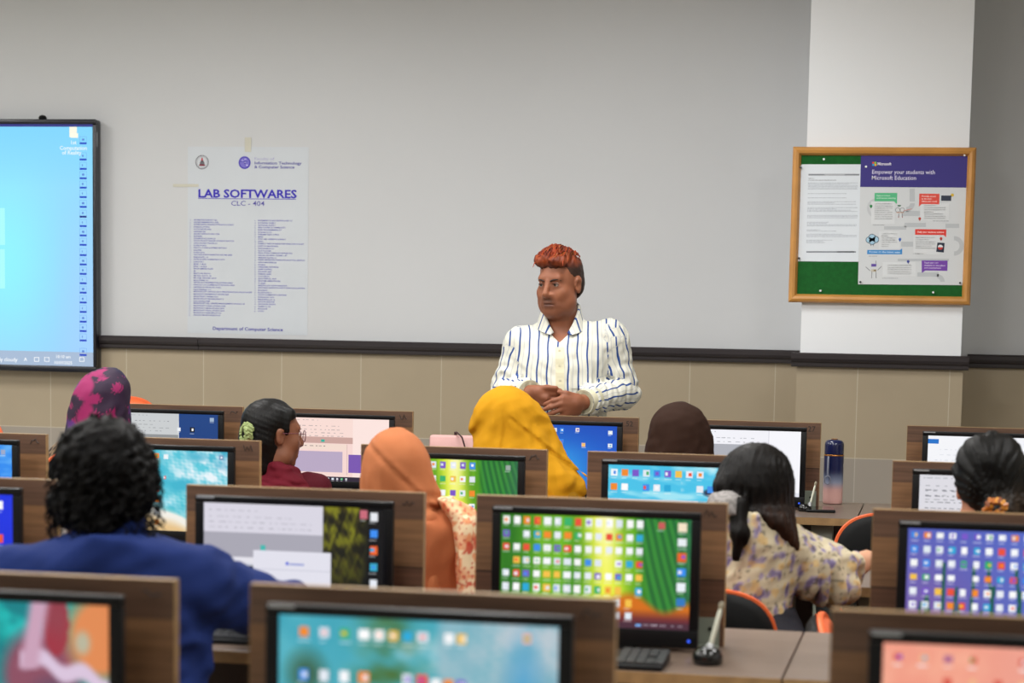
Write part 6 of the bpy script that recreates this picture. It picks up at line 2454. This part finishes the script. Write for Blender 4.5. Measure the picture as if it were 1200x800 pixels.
def brown():
    pn = Person(797, 510, 7.45, 'person in a dark brown headscarf, seated in front of the column')
    hc = pn.L(797, 471, 0.0)
    hc[2] -= 0.132
    M = axes(math.radians(0), math.radians(-8))
    J = sitter(pn, hc, M, 0.95, 0.16, skin='#9a6a50')
    m = fabric('brown_scarf_cloth', '#33221b', 0.85, 0.06, 0.12, 700, 0.3)
    top = [(470.8, 791, 801), (472.5, 783, 810), (476, 776, 816.5), (482, 769.5, 823), (490, 764, 829), (500, 760.5, 833), (511, 758.5, 835.2), (523, 757.5, 836)]
    low = [(535, 756, 837, 0.0, 0.115), (548, 752, 841, -0.02, 0.118), (562, 742, 851, -0.035, 0.12), (590, 738, 856, -0.045, 0.12), (620, 738, 856, -0.05, 0.118)]
    d0 = drape(hc[0], hc[2] + 0.05, 31, 7, 0.0055, 0.0)
    hood(pn, 'headscarf', m, top, low, -0.005, 0.115, disp=d0, h=0.006)
    tr = pn.rows([(556, 770, 826), (566, 752, 842), (590, 744, 850), (630, 746, 848)], -0.05, 0.11)
    tr += [(0.62, hc[0], -0.08, 0.16, 0.12), (0.48, hc[0], -0.1, 0.18, 0.14)]
    cloth(pn, 'dress', [(loft(tr), 0.03, 'u', 0.0)] + [(q[0], 0.03, 'u', 0.014) for q in J['A']], fabric('brown_dress_cloth', '#3a2a24'), 0.0, 0.009, disp=folds(6, 0.004, 24), cut=[lambda X, Y, Z: 0.45 - Z] + [arm_cut(J, sx) for sx in (-1, 1)])
    legs(pn, J, fabric('grey_trousers', '#3c3d42'))
    return pn


def purple():
    pn = Person(116, 480, 7.45, 'person in a magenta and navy flowered headscarf, mostly hidden by the curly-haired man')
    hc = pn.L(119, 431, 0.0)
    hc[2] -= 0.134
    M = axes(math.radians(10), math.radians(-8))
    J = sitter(pn, hc, M, 0.97, 0.165, skin='#9a6a50')
    top = [(430.6, 122, 134), (432, 115, 139), (435.5, 107, 144), (441, 99, 148.5), (448, 92, 151.5), (457, 86, 153.2), (467, 81.5, 154), (478, 80, 154.2), (490, 79, 154)]
    low = [(497, 76.5, 154, 0.0, 0.115), (504, 75, 155, -0.01, 0.118), (514, 73, 158, -0.025, 0.12), (526, 68, 164, -0.035, 0.122), (540, 66, 168, -0.04, 0.12)]

    def pcol(V):
        mag, nav, vio = lin(hexc('#8c1456')), lin(hexc('#110f2a')), lin(hexc('#3d1c6a'))
        c = np.tile(mag, (len(V), 1))
        n1 = wob(V, 12, 3)
        c = blend2(c, np.clip((wob(V, 9, 14) - 0.15) * 5, 0, 1) * 0.9, vio)
        fl = np.abs(np.sin(6 * np.arctan2(wob(V, 17, 5), wob(V, 17, 6)))) * 0.5 + 0.6 * wob(V, 34, 8)
        x, z = V[:, 0] - hc[0], V[:, 2] - hc[2]
        reg = np.clip((n1 + 0.85 - 4.0 * np.maximum(0, -x - 0.02) * (z > 0.02) + 0.5 * (x > 0)) * 4, 0, 1)
        c = blend2(c, np.clip((fl - 0.02) * 6, 0, 1) * reg * 0.95, nav)
        return c
    d0 = drape(hc[0] + 0.05, hc[2] + 0.05, 41, 6, 0.005, -0.5)
    hood(pn, 'headscarf', vcol_mat('flowered_cloth', 0.7, sheen=0.0, bump=0.1, bscale=500), top, low, -0.005, 0.118, disp=d0, h=0.0055, col=pcol)

    def lcol(V):
        c = np.tile(lin(hexc('#2a1f1a')), (len(V), 1))
        return blend2(c, np.clip((wob(V, 90, 3) - 0.1) * 5, 0, 1) * 0.8, lin(hexc('#8a7358')))
    tr = pn.rows([(513, 80, 152), (520, 62, 168), (535, 53, 178), (560, 51, 181), (600, 54, 178)], -0.05, 0.112)
    tr += [(0.62, hc[0], -0.08, 0.165, 0.12), (0.48, hc[0], -0.1, 0.18, 0.14)]
    cloth(pn, 'dress', [(loft(tr), 0.03, 'u', 0.0)] + [(q[0], 0.03, 'u', 0.012) for q in J['A']], vcol_mat('spotted_cloth', 0.8), 0.0, 0.0075, disp=folds(7, 0.004, 24), col=lcol, cut=[lambda X, Y, Z: 0.45 - Z] + [arm_cut(J, sx) for sx in (-1, 1)])
    legs(pn, J, fabric('grey_trousers', '#3c3d42'))
    return pn


def girl():
    pn = Person(318, 500, 7.42, 'woman with glasses in profile, dark hair tied by a green scrunchie, maroon scarf')
    L = pn.L
    s = 0.97
    hc = L(320.5, 466, 0.0)
    hc[2] -= 0.126
    M = axes(math.radians(-66), math.radians(-3))
    J = sitter(pn, hc, M, s, 0.155, bx=-0.02, skin='#80523c', arms={1: dict(sh=L(364, 577, -0.02)), -1: dict(sh=L(284, 580, -0.04))}, h=0.0058)
    T = lambda x, y, z: hc + s * (x * M[0] + y * M[1] + z * M[2])
    # hair drawn back to a low tail
    hp = [(el(T(0, -0.020, 0.042), np.array((0.082, 0.103, 0.086)) * s, M), 0.02), (el(T(0, -0.05, 0.0), np.array((0.076, 0.068, 0.085)) * s, M), 0.02),
          (rc(T(0, -0.068, -0.03), T(0, -0.070, -0.13), 0.056, 0.040), 0.03), (rc(T(-0.03, -0.045, -0.04), T(-0.035, -0.05, -0.12), 0.045, 0.035), 0.03), (rc(T(0.03, -0.045, -0.04), T(0.035, -0.05, -0.12), 0.045, 0.035), 0.03), (rc(L(294, 507, -0.03), L(303, 512, -0.03), 0.020, 0.034), 0.03),
          (rc(T(0.05, 0.035, 0.07), T(0.066, 0.02, 0.02), 0.024, 0.016), 0.02), (rc(T(-0.05, 0.035, 0.07), T(-0.066, 0.02, 0.02), 0.024, 0.016), 0.02)]

    def hcut(X, Y, Z):
        x, y, z = [M[i, 0] * (X - hc[0]) + M[i, 1] * (Y - hc[1]) + M[i, 2] * (Z - hc[2]) for i in range(3)]
        a = np.where(y > 0.028, 0.050 + (y - 0.028) * 0.35 - z, np.where(y > 0.002, np.minimum(0.05 - z, 0.02) * 0 - 0.01 + np.clip(-0.035 - z, 0, 1), -0.02))
        ear = 0.023 - np.sqrt((y + 0.004) ** 2 + (z + 0.016) ** 2) + 0.0 * x
        return np.maximum(a, np.where(np.abs(x) > 0.055, ear, -1))
    cloth(pn, 'hair', hp, M_HAIRB, 0.0, 0.0052, disp=lambda P: 0.0009 * np.sin(P[:, 2] * 330 + P[:, 0] * 120 + 1.2 * wob(P, 5, 3)) + 0.002 * wob(P, 9, 2), cut=hcut, smooth=1)
    mb = MB()
    c = L(289.0, 507, -0.075)
    rg = random.Random(3)
    for i in range(16):
        a = 2 * PI * i / 16
        ax = np.array([0.30, 0.1, -0.02])
        ax /= np.linalg.norm(ax)
        u = np.cross(ax, [0, 0, 1.0])
        u /= np.linalg.norm(u)
        v = np.cross(ax, u)
        d = math.cos(a) * u + math.sin(a) * v
        t = -math.sin(a) * u + math.cos(a) * v
        p = c + d * 0.022 + ax * rg.uniform(-0.006, 0.006)
        mb.tube([p - t * 0.010 - ax * 0.012, p + d * 0.008 - ax * 0.004, p + t * 0.006 + d * 0.005 + ax * 0.010, p + t * 0.012 + ax * 0.014], [0.005, 0.0105, 0.0095, 0.004], 7)
    mb.build('scrunchie', fabric('pale_green_satin', '#8c9a66', 0.45, 0.15, 0.2, 200, 0.1), pn.e)
    # glasses
    M_GL = mat('plum_frame', '#6a3a48', 0.3)
    g = MB()
    for sx in (-1, 1):
        c2 = T(sx * 0.033, 0.108, -0.003)
        pts = []
        for i in range(24):
            a = 2 * PI * i / 24
            pts.append(c2 + s * (0.0245 * math.cos(a) * (M[0] - sx * 0.25 * M[1]) + 0.021 * math.sin(a) * M[2]))
        g.tube(pts, 0.0014, 6, closed=True)
        g.tube([T(sx * 0.057, 0.100, 0.006), T(sx * 0.080, 0.06, 0.008), T(sx * 0.083, 0.0, 0.006)], 0.0013, 6)
    g.tube([T(-0.009, 0.110, 0.002), T(0, 0.112, 0.006), T(0.009, 0.110, 0.002)], 0.0012, 6)
    go = g.build('glasses', M_GL, pn.e)
    m, t, b, Lk = nt('clear_lens')
    b.inputs['Base Color'].default_value = (0.95, 0.9, 0.92, 1)
    b.inputs['Alpha'].default_value = 0.14
    b.inputs['Roughness'].default_value = 0.05
    for sx in (-1, 1):
        c2 = T(sx * 0.033, 0.108, -0.003)
        mb = MB()
        V = [c2] + [c2 + s * (0.0238 * math.cos(a) * (M[0] - sx * 0.25 * M[1]) + 0.0203 * math.sin(a) * M[2]) for a in [2 * PI * i / 24 for i in range(24)]]
        mb.add(V, [[0, 1 + i, 1 + (i + 1) % 24] for i in range(24)])
        mb.build('lens', m, go)
    mb = MB()
    M_EYE = vcol_mat('eye_ball', 0.2, spec=0.5)
    for sx in (-1, 1):
        c2 = T(sx * 0.031, 0.079, 0.0045)
        mb = MB()
        mb.sphere((0, 0, 0), 0.0115, 10)
        v = mb.v[0]
        dd = (v / np.linalg.norm(v, axis=1)[:, None]) @ M[1]
        mb.c[0] = np.where((dd > 0.88)[:, None], lin(hexc('#1c0f0b')), lin(hexc('#d8d0c8')))
        mb.v[0] = v + c2
        mb.build('eye', M_EYE, pn.e)
        mb = MB()
        mb.tube([T(sx * 0.014, 0.0945, 0.0185), T(sx * 0.026, 0.0935, 0.023), T(sx * 0.040, 0.086, 0.0235), T(sx * 0.051, 0.0745, 0.018)], [0.002, 0.003, 0.0028, 0.0012], 8)
        mb.build('eyebrow', mat('dark_brow', '#2a1a14', 0.7), pn.e)
    # maroon scarf round the neck and shoulders
    low = [(540, 311, 331, -0.025, 0.062), (546, 307, 345, -0.022, 0.085), (553, 307, 353, -0.018, 0.09), (559, 297, 360, -0.025, 0.10), (566, 288, 367, -0.03, 0.108), (580, 280, 374, -0.035, 0.115), (610, 277, 376, -0.04, 0.118), (640, 278, 374, -0.045, 0.116)]

    def disp(P):
        z0 = L(325, 552)[2]
        k = np.clip(1 - np.abs(P[:, 2] - z0 + 0.02) / 0.06, 0, 1)
        return 0.006 * k * np.sin(P[:, 2] * 210 + P[:, 0] * 60 + 1.5 * wob(P, 20, 3)) + 0.004 * wob(P, 36, 4)
    mm = fabric('maroon_cloth', '#5a1320', 0.8, 0.08, 0.15, 500, 0.25)
    cloth(pn, 'scarf', [(loft(pn.rows(low, 0, 0)), 0.02, 'u', 0.0)], mm, 0.0, 0.0055, disp=disp)
    tr = pn.rows([(580, 290, 364), (600, 283, 370), (640, 285, 368)], -0.045, 0.108)
    tr += [(0.62, hc[0], -0.08, 0.16, 0.12), (0.48, hc[0], -0.1, 0.18, 0.14)]
    cloth(pn, 'dress', [(loft(tr), 0.03, 'u', 0.0)] + [(q[0], 0.03, 'u', 0.014) for q in J['A']], fabric('maroon_dress_cloth', '#4a101c'), 0.0, 0.009, disp=folds(8, 0.004, 24), cut=[lambda X, Y, Z: 0.45 - Z] + [arm_cut(J, sx) for sx in (-1, 1)])
    legs(pn, J, fabric('grey_trousers', '#3c3d42'))
    return pn


def floral():
    pn = Person(880, 560, 5.60, 'woman with long dark hair in a cream blouse with lilac flowers, reaching to the right')
    L = pn.L
    hc = L(886, 518.5, 0.0)
    hc[2] -= 0.136
    M = axes(math.radians(-28), math.radians(-14))
    wr = L(1015, 656, 0.12)
    arms = {1: dict(sh=L(926, 644, -0.03), el=L(974, 682, 0.02), wr=wr, dir=(0.9, 0.35, 0.12), nrm=(0.1, 0.2, -1), thumb=(-0.5, 1, 0.2)), -1: dict(sh=L(836, 640, -0.03))}
    J = sitter(pn, hc, M, 0.97, 0.165, arms=arms, skin='#b98a6e', h=0.0062, tw=0.78)

    def fcol(V):
        c = np.tile(lin(hexc('#bcb196')), (len(V), 1))
        c *= (1 + 0.06 * wob(V, 30, 2))[:, None]
        a, b_ = wob(V, 52, 11), wob(V, 52, 12)
        fl = np.clip((a - 0.35) * 6, 0, 1)
        c = blend2(c, fl * 0.85, lin(hexc('#8d82a4')))
        ctr = np.clip((a - 0.85) * 7, 0, 1)
        c = blend2(c, ctr * 0.8, lin(hexc('#62567f')))
        lf = np.clip((wob(V, 88, 14) - 0.62) * 8, 0, 1) * np.clip((b_ + 0.3) * 4, 0, 1)
        c = blend2(c, lf * 0.75, lin(hexc('#5d574a')))
        st = np.clip(1 - np.abs(wob(V, 46, 15)) * 16, 0, 1) * np.clip((wob(V, 25, 16) - 0.2) * 4, 0, 1)
        c = blend2(c, st * 0.6, lin(hexc('#7a7058')))
        c = blend2(c, np.clip((wob(V, 60, 18) - 0.7) * 6, 0, 1) * 0.6, lin(hexc('#c9a45c')))
        return c
    sh, elb, w_ = J[1]
    d = (w_ - elb) / np.linalg.norm(w_ - elb)
    tr = pn.rows([(592, 862, 900), (602, 850, 915), (614, 842, 928), (630, 835, 936), (650, 832, 936), (675, 832, 929), (700, 834, 927), (725, 834, 927), (745, 832, 928)], -0.04, 0.112)
    tr += [(0.58, hc[0], -0.08, 0.19, 0.14), (0.48, hc[0], -0.1, 0.18, 0.14)]
    slv = [(rc(sh, (sh + elb) / 2 + [0, 0, -0.004], 0.064, 0.072), 0.04, 'u', 0.0), (rc((sh + elb) / 2, elb + [0.0, 0, 0.0], 0.070, 0.062), 0.03, 'u', 0.0), (rc(elb + [0, 0, 0.006], elb * 0.35 + w_ * 0.65, 0.060, 0.040), 0.03, 'u', 0.0), (rc(L(976, 657, 0.0), L(995, 660, 0.02), 0.030, 0.033), 0.025, 'u', 0.0), (rc(L(978, 698, -0.01), L(994, 688, 0.0), 0.028, 0.030), 0.025, 'u', 0.0),
           (J['A'][0][0], 0.03, 'u', 0.016), (J['A'][1][0], 0.03, 'u', 0.02), (J['A'][2][0], 0.03, 'u', 0.02)]

    def disp(P):
        q = P - elb
        t = q @ d
        k = np.clip(1 - np.linalg.norm(q - np.clip(t, -0.03, 0.12)[:, None] * d, axis=1) / 0.13, 0, 1)
        o = k * 0.013 * np.sin(t * 150 + 2.2 * wob(P, 8, 3)) + 0.004 * wob(P, 26, 5, (1, 1, 0.6)) + 0.002 * wob(P, 60, 7)
        return o
    cloth(pn, 'blouse', [(loft(tr), 0.03, 'u', 0.0)] + slv, vcol_mat('floral_cloth', 0.8, sheen=0.0, bump=0.12, bscale=400), 0.0, 0.0058, disp=disp, col=fcol, cut=[lambda X, Y, Z: 0.47 - Z, arm_cut(J, -1), lambda X, Y, Z: np.where(X > w_[0] - 0.05, (X - w_[0]) * d[0] + (Y - w_[1]) * d[1] + (Z - w_[2]) * d[2] + 0.040, -1.0)])
    legs(pn, J, fabric('dark_trousers', '#26262c'))
    # long hair
    top = pn.rows([(518.2, 882, 895), (520, 872, 903), (524, 864, 911), (531, 855, 919), (540, 848, 926), (552, 841, 930.5), (564, 837, 931.5), (576, 836, 930.5), (588, 838, 930.5)], -0.005, 0.105)
    top = [(z, cx, -0.008, rx, max(0.012, 0.110 * math.sqrt(max(0.02, 1 - max(0, (z - (top[0][0] - 0.11)) / 0.11) ** 2.2)))) for (z, cx, y, rx, ry) in top]
    low = pn.rows([(598, 866, 931.5, -0.045, 0.10), (610, 880, 932.5, -0.07, 0.075), (620, 893, 934, -0.085, 0.05), (630, 908, 936, -0.09, 0.035), (638, 920, 937, -0.09, 0.022), (645, 928, 937, -0.09, 0.012)], 0, 0)
    lk = [(rc(L(867, 592, -0.13), L(867, 625, -0.158), 0.022, 0.021), 0.02, 'u', 0.0), (rc(L(867, 625, -0.158), L(863, 652, -0.16), 0.021, 0.012), 0.02, 'u', 0.0), (rc(L(850, 570, -0.07), L(862, 594, -0.09), 0.028, 0.022), 0.03, 'u', 0.0)]

    def hcut(X, Y, Z):
        x, y, z = [M[i, 0] * (X - hc[0]) + M[i, 1] * (Y - hc[1]) + M[i, 2] * (Z - hc[2]) for i in range(3)]
        return np.minimum(y - 0.045, 0.06 - z)

    def strands(P):
        a = np.arctan2(P[:, 0] - hc[0], 0.06 - P[:, 1])
        return 0.0022 * np.sin(a * 46 + 2.2 * wob(P, 14, 3)) + 0.0014 * np.sin(a * 95 + 2.0 * wob(P, 20, 5)) + 0.002 * wob(P, 30, 6)

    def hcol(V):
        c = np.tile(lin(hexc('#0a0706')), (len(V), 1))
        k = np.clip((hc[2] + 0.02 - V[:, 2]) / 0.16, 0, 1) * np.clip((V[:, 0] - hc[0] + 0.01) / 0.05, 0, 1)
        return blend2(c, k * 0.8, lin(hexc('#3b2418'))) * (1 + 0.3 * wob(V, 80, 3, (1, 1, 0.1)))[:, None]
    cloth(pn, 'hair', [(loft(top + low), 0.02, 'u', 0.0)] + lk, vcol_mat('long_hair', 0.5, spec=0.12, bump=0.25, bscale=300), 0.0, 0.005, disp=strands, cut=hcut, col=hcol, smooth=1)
    # grey lace collar showing beside the hair
    lc = pn.rows([(573, 845, 862, -0.06, 0.05), (577, 836, 872, -0.06, 0.085), (584, 830, 875, -0.06, 0.10), (592, 828, 876, -0.06, 0.105), (600, 830, 876, -0.06, 0.105)], 0, 0)

    def gcol(V):
        c = np.tile(lin(hexc('#8f8b89')), (len(V), 1))
        return blend2(c, (wob(V, 150, 5) > 0.1) * 0.7, lin(hexc('#686462')))
    cloth(pn, 'lace_collar', [(loft(lc), 0.02, 'u', 0.0)], vcol_mat('lace', 0.9), 0.0, 0.0055, disp=lambda P: 0.002 * wob(P, 30, 9), col=gcol)
    return pn


def bun():
    pn = Person(1163, 560, 5.62, 'woman at the right with black hair gathered in an amber clip, seen from behind')
    L = pn.L
    hc = L(1163, 506.5, 0.0)
    hc[2] -= 0.138
    M = axes(math.radians(3), math.radians(-10))
    J = sitter(pn, hc, M, 1.0, 0.165, skin='#b07a5e')
    T = lambda x, y, z: hc + (x * M[0] + y * M[1] + z * M[2])
    top = pn.rows([(506.3, 1158, 1170), (508, 1148, 1180), (512, 1139, 1187), (519, 1130, 1194), (528, 1123.5, 1200), (539, 1119, 1204), (551, 1117, 1206), (563, 1117.5, 1206), (574, 1120, 1204), (584, 1125, 1200), (593, 1134, 1193), (600, 1145, 1184)], -0.008, 0.105)
    top = [(z, cx, -0.010 - 0.2 * max(0, hc[2] - 0.06 - z), rx, max(0.012, 0.108 * math.sqrt(max(0.03, 1 - max(0, (z - (top[0][0] - 0.11)) / 0.11) ** 2.2)))) for (z, cx, y, rx, ry) in top]
    cl = L(1166, 594, -0.115)

    def strands(P):
        v = P - cl
        a = np.arctan2(v[:, 0], v[:, 2])
        return 0.0024 * np.sin(a * 30 + 1.6 * wob(P, 14, 3)) + 0.0014 * np.sin(a * 64 + 1.6 * wob(P, 20, 5)) + 0.0025 * wob(P, 30, 6)

    def hcut(X, Y, Z):
        x, y, z = [M[i, 0] * (X - hc[0]) + M[i, 1] * (Y - hc[1]) + M[i, 2] * (Z - hc[2]) for i in range(3)]
        ear = np.where(x < -0.05, 0.026 - np.sqrt((y - 0.004) ** 2 + (z + 0.035) ** 2), -1)
        return np.maximum(np.minimum(y - 0.035, 0.055 - z), ear)

    def hcol(V):
        c = np.tile(lin(hexc('#080706')), (len(V), 1))
        k = np.clip((hc[2] + 0.03 - V[:, 2]) / 0.1, 0, 1) * np.clip((V[:, 0] - hc[0]) / 0.06, 0, 1)
        return blend2(c, k * 0.6, lin(hexc('#3a2a1c'))) * (1 + 0.35 * wob(V, 80, 3, (1, 1, 0.2)))[:, None]
    bunp = [(el(L(1172, 600, -0.125), (0.045, 0.038, 0.030)), 0.02, 'u', 0.0), (rc(L(1185, 590, -0.10), L(1198, 592, -0.09), 0.026, 0.02), 0.02, 'u', 0.0)]
    cloth(pn, 'hair', [(loft(top), 0.02, 'u', 0.0)] + bunp, vcol_mat('long_hair', 0.5, spec=0.12, bump=0.25, bscale=300), 0.0, 0.005, disp=strands, cut=hcut, col=hcol, smooth=1)
    mb = MB()
    rg = random.Random(5)
    for i in range(18):
        a = 2 * PI * i / 18
        p = L(1166.5, 594.5, -0.165) + np.array([0.019 * math.cos(a) * rg.uniform(0.3, 1), 0.0, 0.014 * math.sin(a) * rg.uniform(0.3, 1)])
        d = np.array([math.cos(a), -0.4, math.sin(a)])
        mb.tube([p, p + d * 0.006 + [0, -0.005, 0], p + d * 0.011, p + d * 0.012 + [0.002, 0.008, -0.003]], [0.004, 0.0068, 0.006, 0.002], 7, col=lin(hexc(rg.choice(['#c8862e', '#a85f1c', '#e0b060', '#7a3d14']))))
    mb.build('hair_clip', vcol_mat('amber_satin', 0.35), pn.e)
    m = fabric('tan_cloth', '#a8745a', 0.8)
    tr = pn.rows([(604, 1140, 1188), (612, 1112, 1216), (626, 1094, 1234), (660, 1090, 1238), (700, 1094, 1234)], -0.045, 0.11)
    tr += [(0.58, hc[0], -0.08, 0.16, 0.12), (0.48, hc[0], -0.1, 0.18, 0.14)]
    cloth(pn, 'dress', [(loft(tr), 0.03, 'u', 0.0)] + [(q[0], 0.03, 'u', 0.014) for q in J['A']], m, 0.0, 0.0085, disp=folds(12, 0.004, 24), cut=[lambda X, Y, Z: 0.45 - Z] + [arm_cut(J, sx) for sx in (-1, 1)])
    legs(pn, J, fabric('dark_trousers', '#26262c'))
    return pn


PEOPLE = {}
for fn in (man, orange, yellow, brown, purple, girl, floral, bun):
    PEOPLE[fn.__name__] = fn()

# ------------------------------------------------------------------ chairs: one under each sitter, and the empty ones
for k, lift, lb in (('man', -0.10, 'black and orange chair under the man in the dark blue shirt'), ('orange', -0.14, 'black and orange chair under the person in the orange headscarf'), ('yellow', 0.0, 'black and orange chair under the person in the mustard headscarf'),
                    ('brown', 0.0, 'black and orange chair under the person in the dark brown headscarf'), ('purple', 0.0, 'orange-rimmed chair under the person in the magenta headscarf'), ('girl', 0.0, 'black and orange chair under the woman in glasses'),
                    ('floral', 0.0, 'black chair with an orange rim behind the cream flowered blouse'), ('bun', 0.0, 'black and orange chair under the woman with the amber hair clip')):
    p = PEOPLE[k]
    off = -0.24 if k == 'bun' else -0.32
    loc = p.o + p.n * off
    rz = p.rz
    if k == 'floral':
        loc = loc + p.r * -0.125
        rz += 0.10
        lift = -0.015
    if k == 'purple':
        loc = loc + p.r * 0.0
        lift = 0.14
    make_chair(tuple(loc), rz, lift, lb)
q = at(1053, 600, 7.28)
make_chair((q[0], 7.28, 0), 0.15, 0.0, 'empty black chair with an orange rim, below the navy and pink flask')
q = at(966, 720, 5.19)
make_chair((q[0] - 0.012, 5.19, 0), -1.54, -0.055, 'empty chair turned side-on, showing an orange edge under the flowered sleeve')
q = at(612, 790, 3.72)
make_chair((q[0], 3.72, 0), 0.0, 0.045, 'empty chair pushed in at the bamboo picture with the orange strip')
q = at(-42, 500, 9.35)
make_chair((q[0], 9.35, 0), PI, 0.115, 'orange-fronted chair by the wall at the left edge, under the interactive screen')
q = at(140, 500, 9.35)
make_chair((q[0], 9.35, 0), PI, 0.21, 'orange-fronted chair by the wall behind the magenta headscarf')

# ------------------------------------------------------------------ things on the desks
# flask
p = atz(975.5, 590, DZ)
fl = empty('flask', (p[0], p[1], DZ + 0.0005), 0, 'tall drinks flask fading from navy to pink, standing on the far desk', 'bottle')
navy, mid, pink = lin(hexc('#1b2350')), lin(hexc('#8e9cb8')), lin(hexc('#dfb0aa'))
prof, cols = [], []
R0 = 0.0365
for (r, z) in [(0.03, 0.0), (0.035, 0.002), (R0, 0.006)] + [(R0, 0.006 + 0.172 * i / 14) for i in range(1, 15)] + [(R0 * 0.985, 0.1785)]:
    prof.append((r, z))
    t = z / 0.178
    c = pink * (1 - np.clip((t - 0.30) / 0.16, 0, 1)) + mid * np.clip((t - 0.30) / 0.16, 0, 1)
    k = np.clip((t - 0.46) / 0.22, 0, 1)
    cols.append(c * (1 - k) + navy * k)
mb = MB().lathe(prof, 36, cols=cols)
mb.build('body', vcol_mat('flask_paint', 0.28, spec=0.5), fl)
MB().lathe([(0.0365, 0.1785), (0.0372, 0.1795), (0.0372, 0.1825), (0.0365, 0.1835)], 36).build('gold_ring', mat('copper_ring', '#c98a4a', 0.25, 0.9), fl)
MB().lathe([(0.034, 0.1835), (0.0358, 0.185), (0.0358, 0.218), (0.034, 0.228), (0.028, 0.235), (0.016, 0.2385), (0.003, 0.2395)], 36).build('lid', mat('navy_lid', '#161c44', 0.2), fl)
MB().lathe([(0.012, 0.2385), (0.013, 0.2405), (0.010, 0.2425), (0.002, 0.243)], 20).build('lid_button', mat('copper_ring', '#c98a4a', 0.25, 0.9), fl)
mb = MB()
mb.tube([(-0.018, -0.033, 0.178), (-0.019, -0.0375, 0.165), (-0.019, -0.0385, 0.13), (-0.019, -0.0385, 0.103)], [0.0035, 0.004, 0.004, 0.0035], 8, flat=(1, 0.4))
mb.tube([(-0.019 + 0.011 * math.cos(a), -0.0395, 0.09 + 0.015 * math.sin(a)) for a in [2 * PI * i / 20 for i in range(20)]], 0.0022, 6, closed=True)
mb.build('strap', mat('grey_strap', '#8d93a6', 0.35), fl)
# phone
p = atz(960.5, 598.5, DZ)
ph = empty('phone', (p[0], p[1], DZ + 0.0005), 0.12, 'black phone lying on the far desk in front of the flask', 'phone')
MB().box((-0.052, -0.07, 0.0), (0.052, 0.07, 0.010), 0.004, 3).build('case', M_BLACKM, ph)
MB().box((-0.049, -0.067, 0.0098), (0.049, 0.067, 0.0105), 0.0003, 1).build('screen', mat('dark_glass', '#15161b', 0.06), ph)


def holder(base_px, tip_px, r, hgt, label, foot=0.004):
    p = atz(base_px[0], base_px[1], DZ)
    h_ = empty('pen_holder', (p[0], p[1], DZ + 0.0005), 0.0, label, 'pen holder', 'black pen holders on the desks')
    MB().lathe([(r * 0.9, 0), (r, 0.004), (r * 1.02, hgt * 0.45), (r * 0.86, hgt * 0.8), (r * 0.5, hgt), (r * 0.15, hgt * 1.02)], 10).build('base', mat('glossy_black', '#0e0f10', 0.15), h_)
    t = at(tip_px[0], tip_px[1], p[1]) - np.array([p[0], p[1], DZ])
    b = np.array([foot, 0.0, hgt * 0.85])
    t[1] = 0.0
    mb = MB()
    mb.tube([b, b + (t - b) * 0.1, b + (t - b) * 0.88, t], [r * 0.22, r * 0.27, r * 0.25, r * 0.16], 12, flat=(1, 0.6))
    mb.build('stick', mat('ivory_plastic', '#d9dccb', 0.3), h_)
    mb = MB()
    d = (t - b) / np.linalg.norm(t - b)
    mb.tube([t - d * 0.002, t + d * 0.006, t + d * 0.012], [r * 0.17, r * 0.22, r * 0.12], 10)
    mb.build('cap', mat('cap_plastic', '#8d8672', 0.4), h_)
    mb = MB()
    mb.tube([b + (0, -r * 0.3, -0.004), b + (0.0, -r * 0.2, 0.004), b + (0.002, 0, 0.008)], [r * 0.3, r * 0.34, r * 0.28], 10)
    mb.build('collar', mat('silver_plastic', '#9a9c9e', 0.3, 0.5), h_)
    return h_


holder((829, 778), (845, 712), 0.031, 0.036, 'black-based pen holder with ivory stick, right of the large bamboo picture')
holder((943, 599), (955.5, 568), 0.024, 0.026, 'black-based pen holder with ivory stick, between the white page and the flask', 0.018)
# pink handbag on the far desk
p = atz(534, 578, DZ)
bag = empty('handbag', (p[0] - 0.01, p[1] + 0.02, DZ + 0.0005), 0.15, 'pale pink leather handbag standing on the far desk, left of the mustard headscarf', 'bag')
M_PINK = mat('pink_leather', '#b98a88', 0.5, var=0.05, bump=0.15, bscale=200)
hb = at(534, 508, p[1])[2] - DZ
bm = bmesh.new()
bmesh.ops.create_cube(bm, size=1)
for v in bm.verts:
    up_ = v.co.z > 0
    v.co = Vector((v.co.x * (0.19 if up_ else 0.215), v.co.y * (0.05 if up_ else 0.10), (hb - 0.02) if up_ else 0.0))
bmesh.ops.bevel(bm, geom=bm.edges[:], offset=0.014, segments=3, profile=0.5, affect='EDGES')
MB().frombm(bm, smooth=True).build('body', M_PINK, bag)
bm = bmesh.new()
bmesh.ops.create_cube(bm, size=1)
for v in bm.verts:
    up_ = v.co.z > 0
    v.co = Vector((v.co.x * 0.19, (v.co.y * 0.052 if up_ else (-0.058 if v.co.y < 0 else -0.03)), hb - 0.008 if up_ else hb - 0.11))
bmesh.ops.bevel(bm, geom=bm.edges[:], offset=0.008, segments=2, profile=0.5, affect='EDGES')
MB().frombm(bm, smooth=True).build('flap', mat('pink_leather_light', '#c49793', 0.5, var=0.05, bump=0.15, bscale=200), bag)
mb = MB()
mb.tube([(0.045, -0.05, hb - 0.06), (0.03, -0.05, hb - 0.012), (0.01, -0.022, hb + 0.004), (0.0, 0.02, hb + 0.002), (0.0, 0.045, hb - 0.05)], 0.006, 8, flat=(1, 0.5))
mb.build('strap', mat('dark_strap', '#3a2528', 0.5), bag)
mb = MB().box((0.04, -0.064, hb - 0.075), (0.085, -0.058, hb - 0.05), 0.002, 2)
mb.build('clasp', mat('dull_metal', '#8b8d92', 0.4, 0.6), bag)
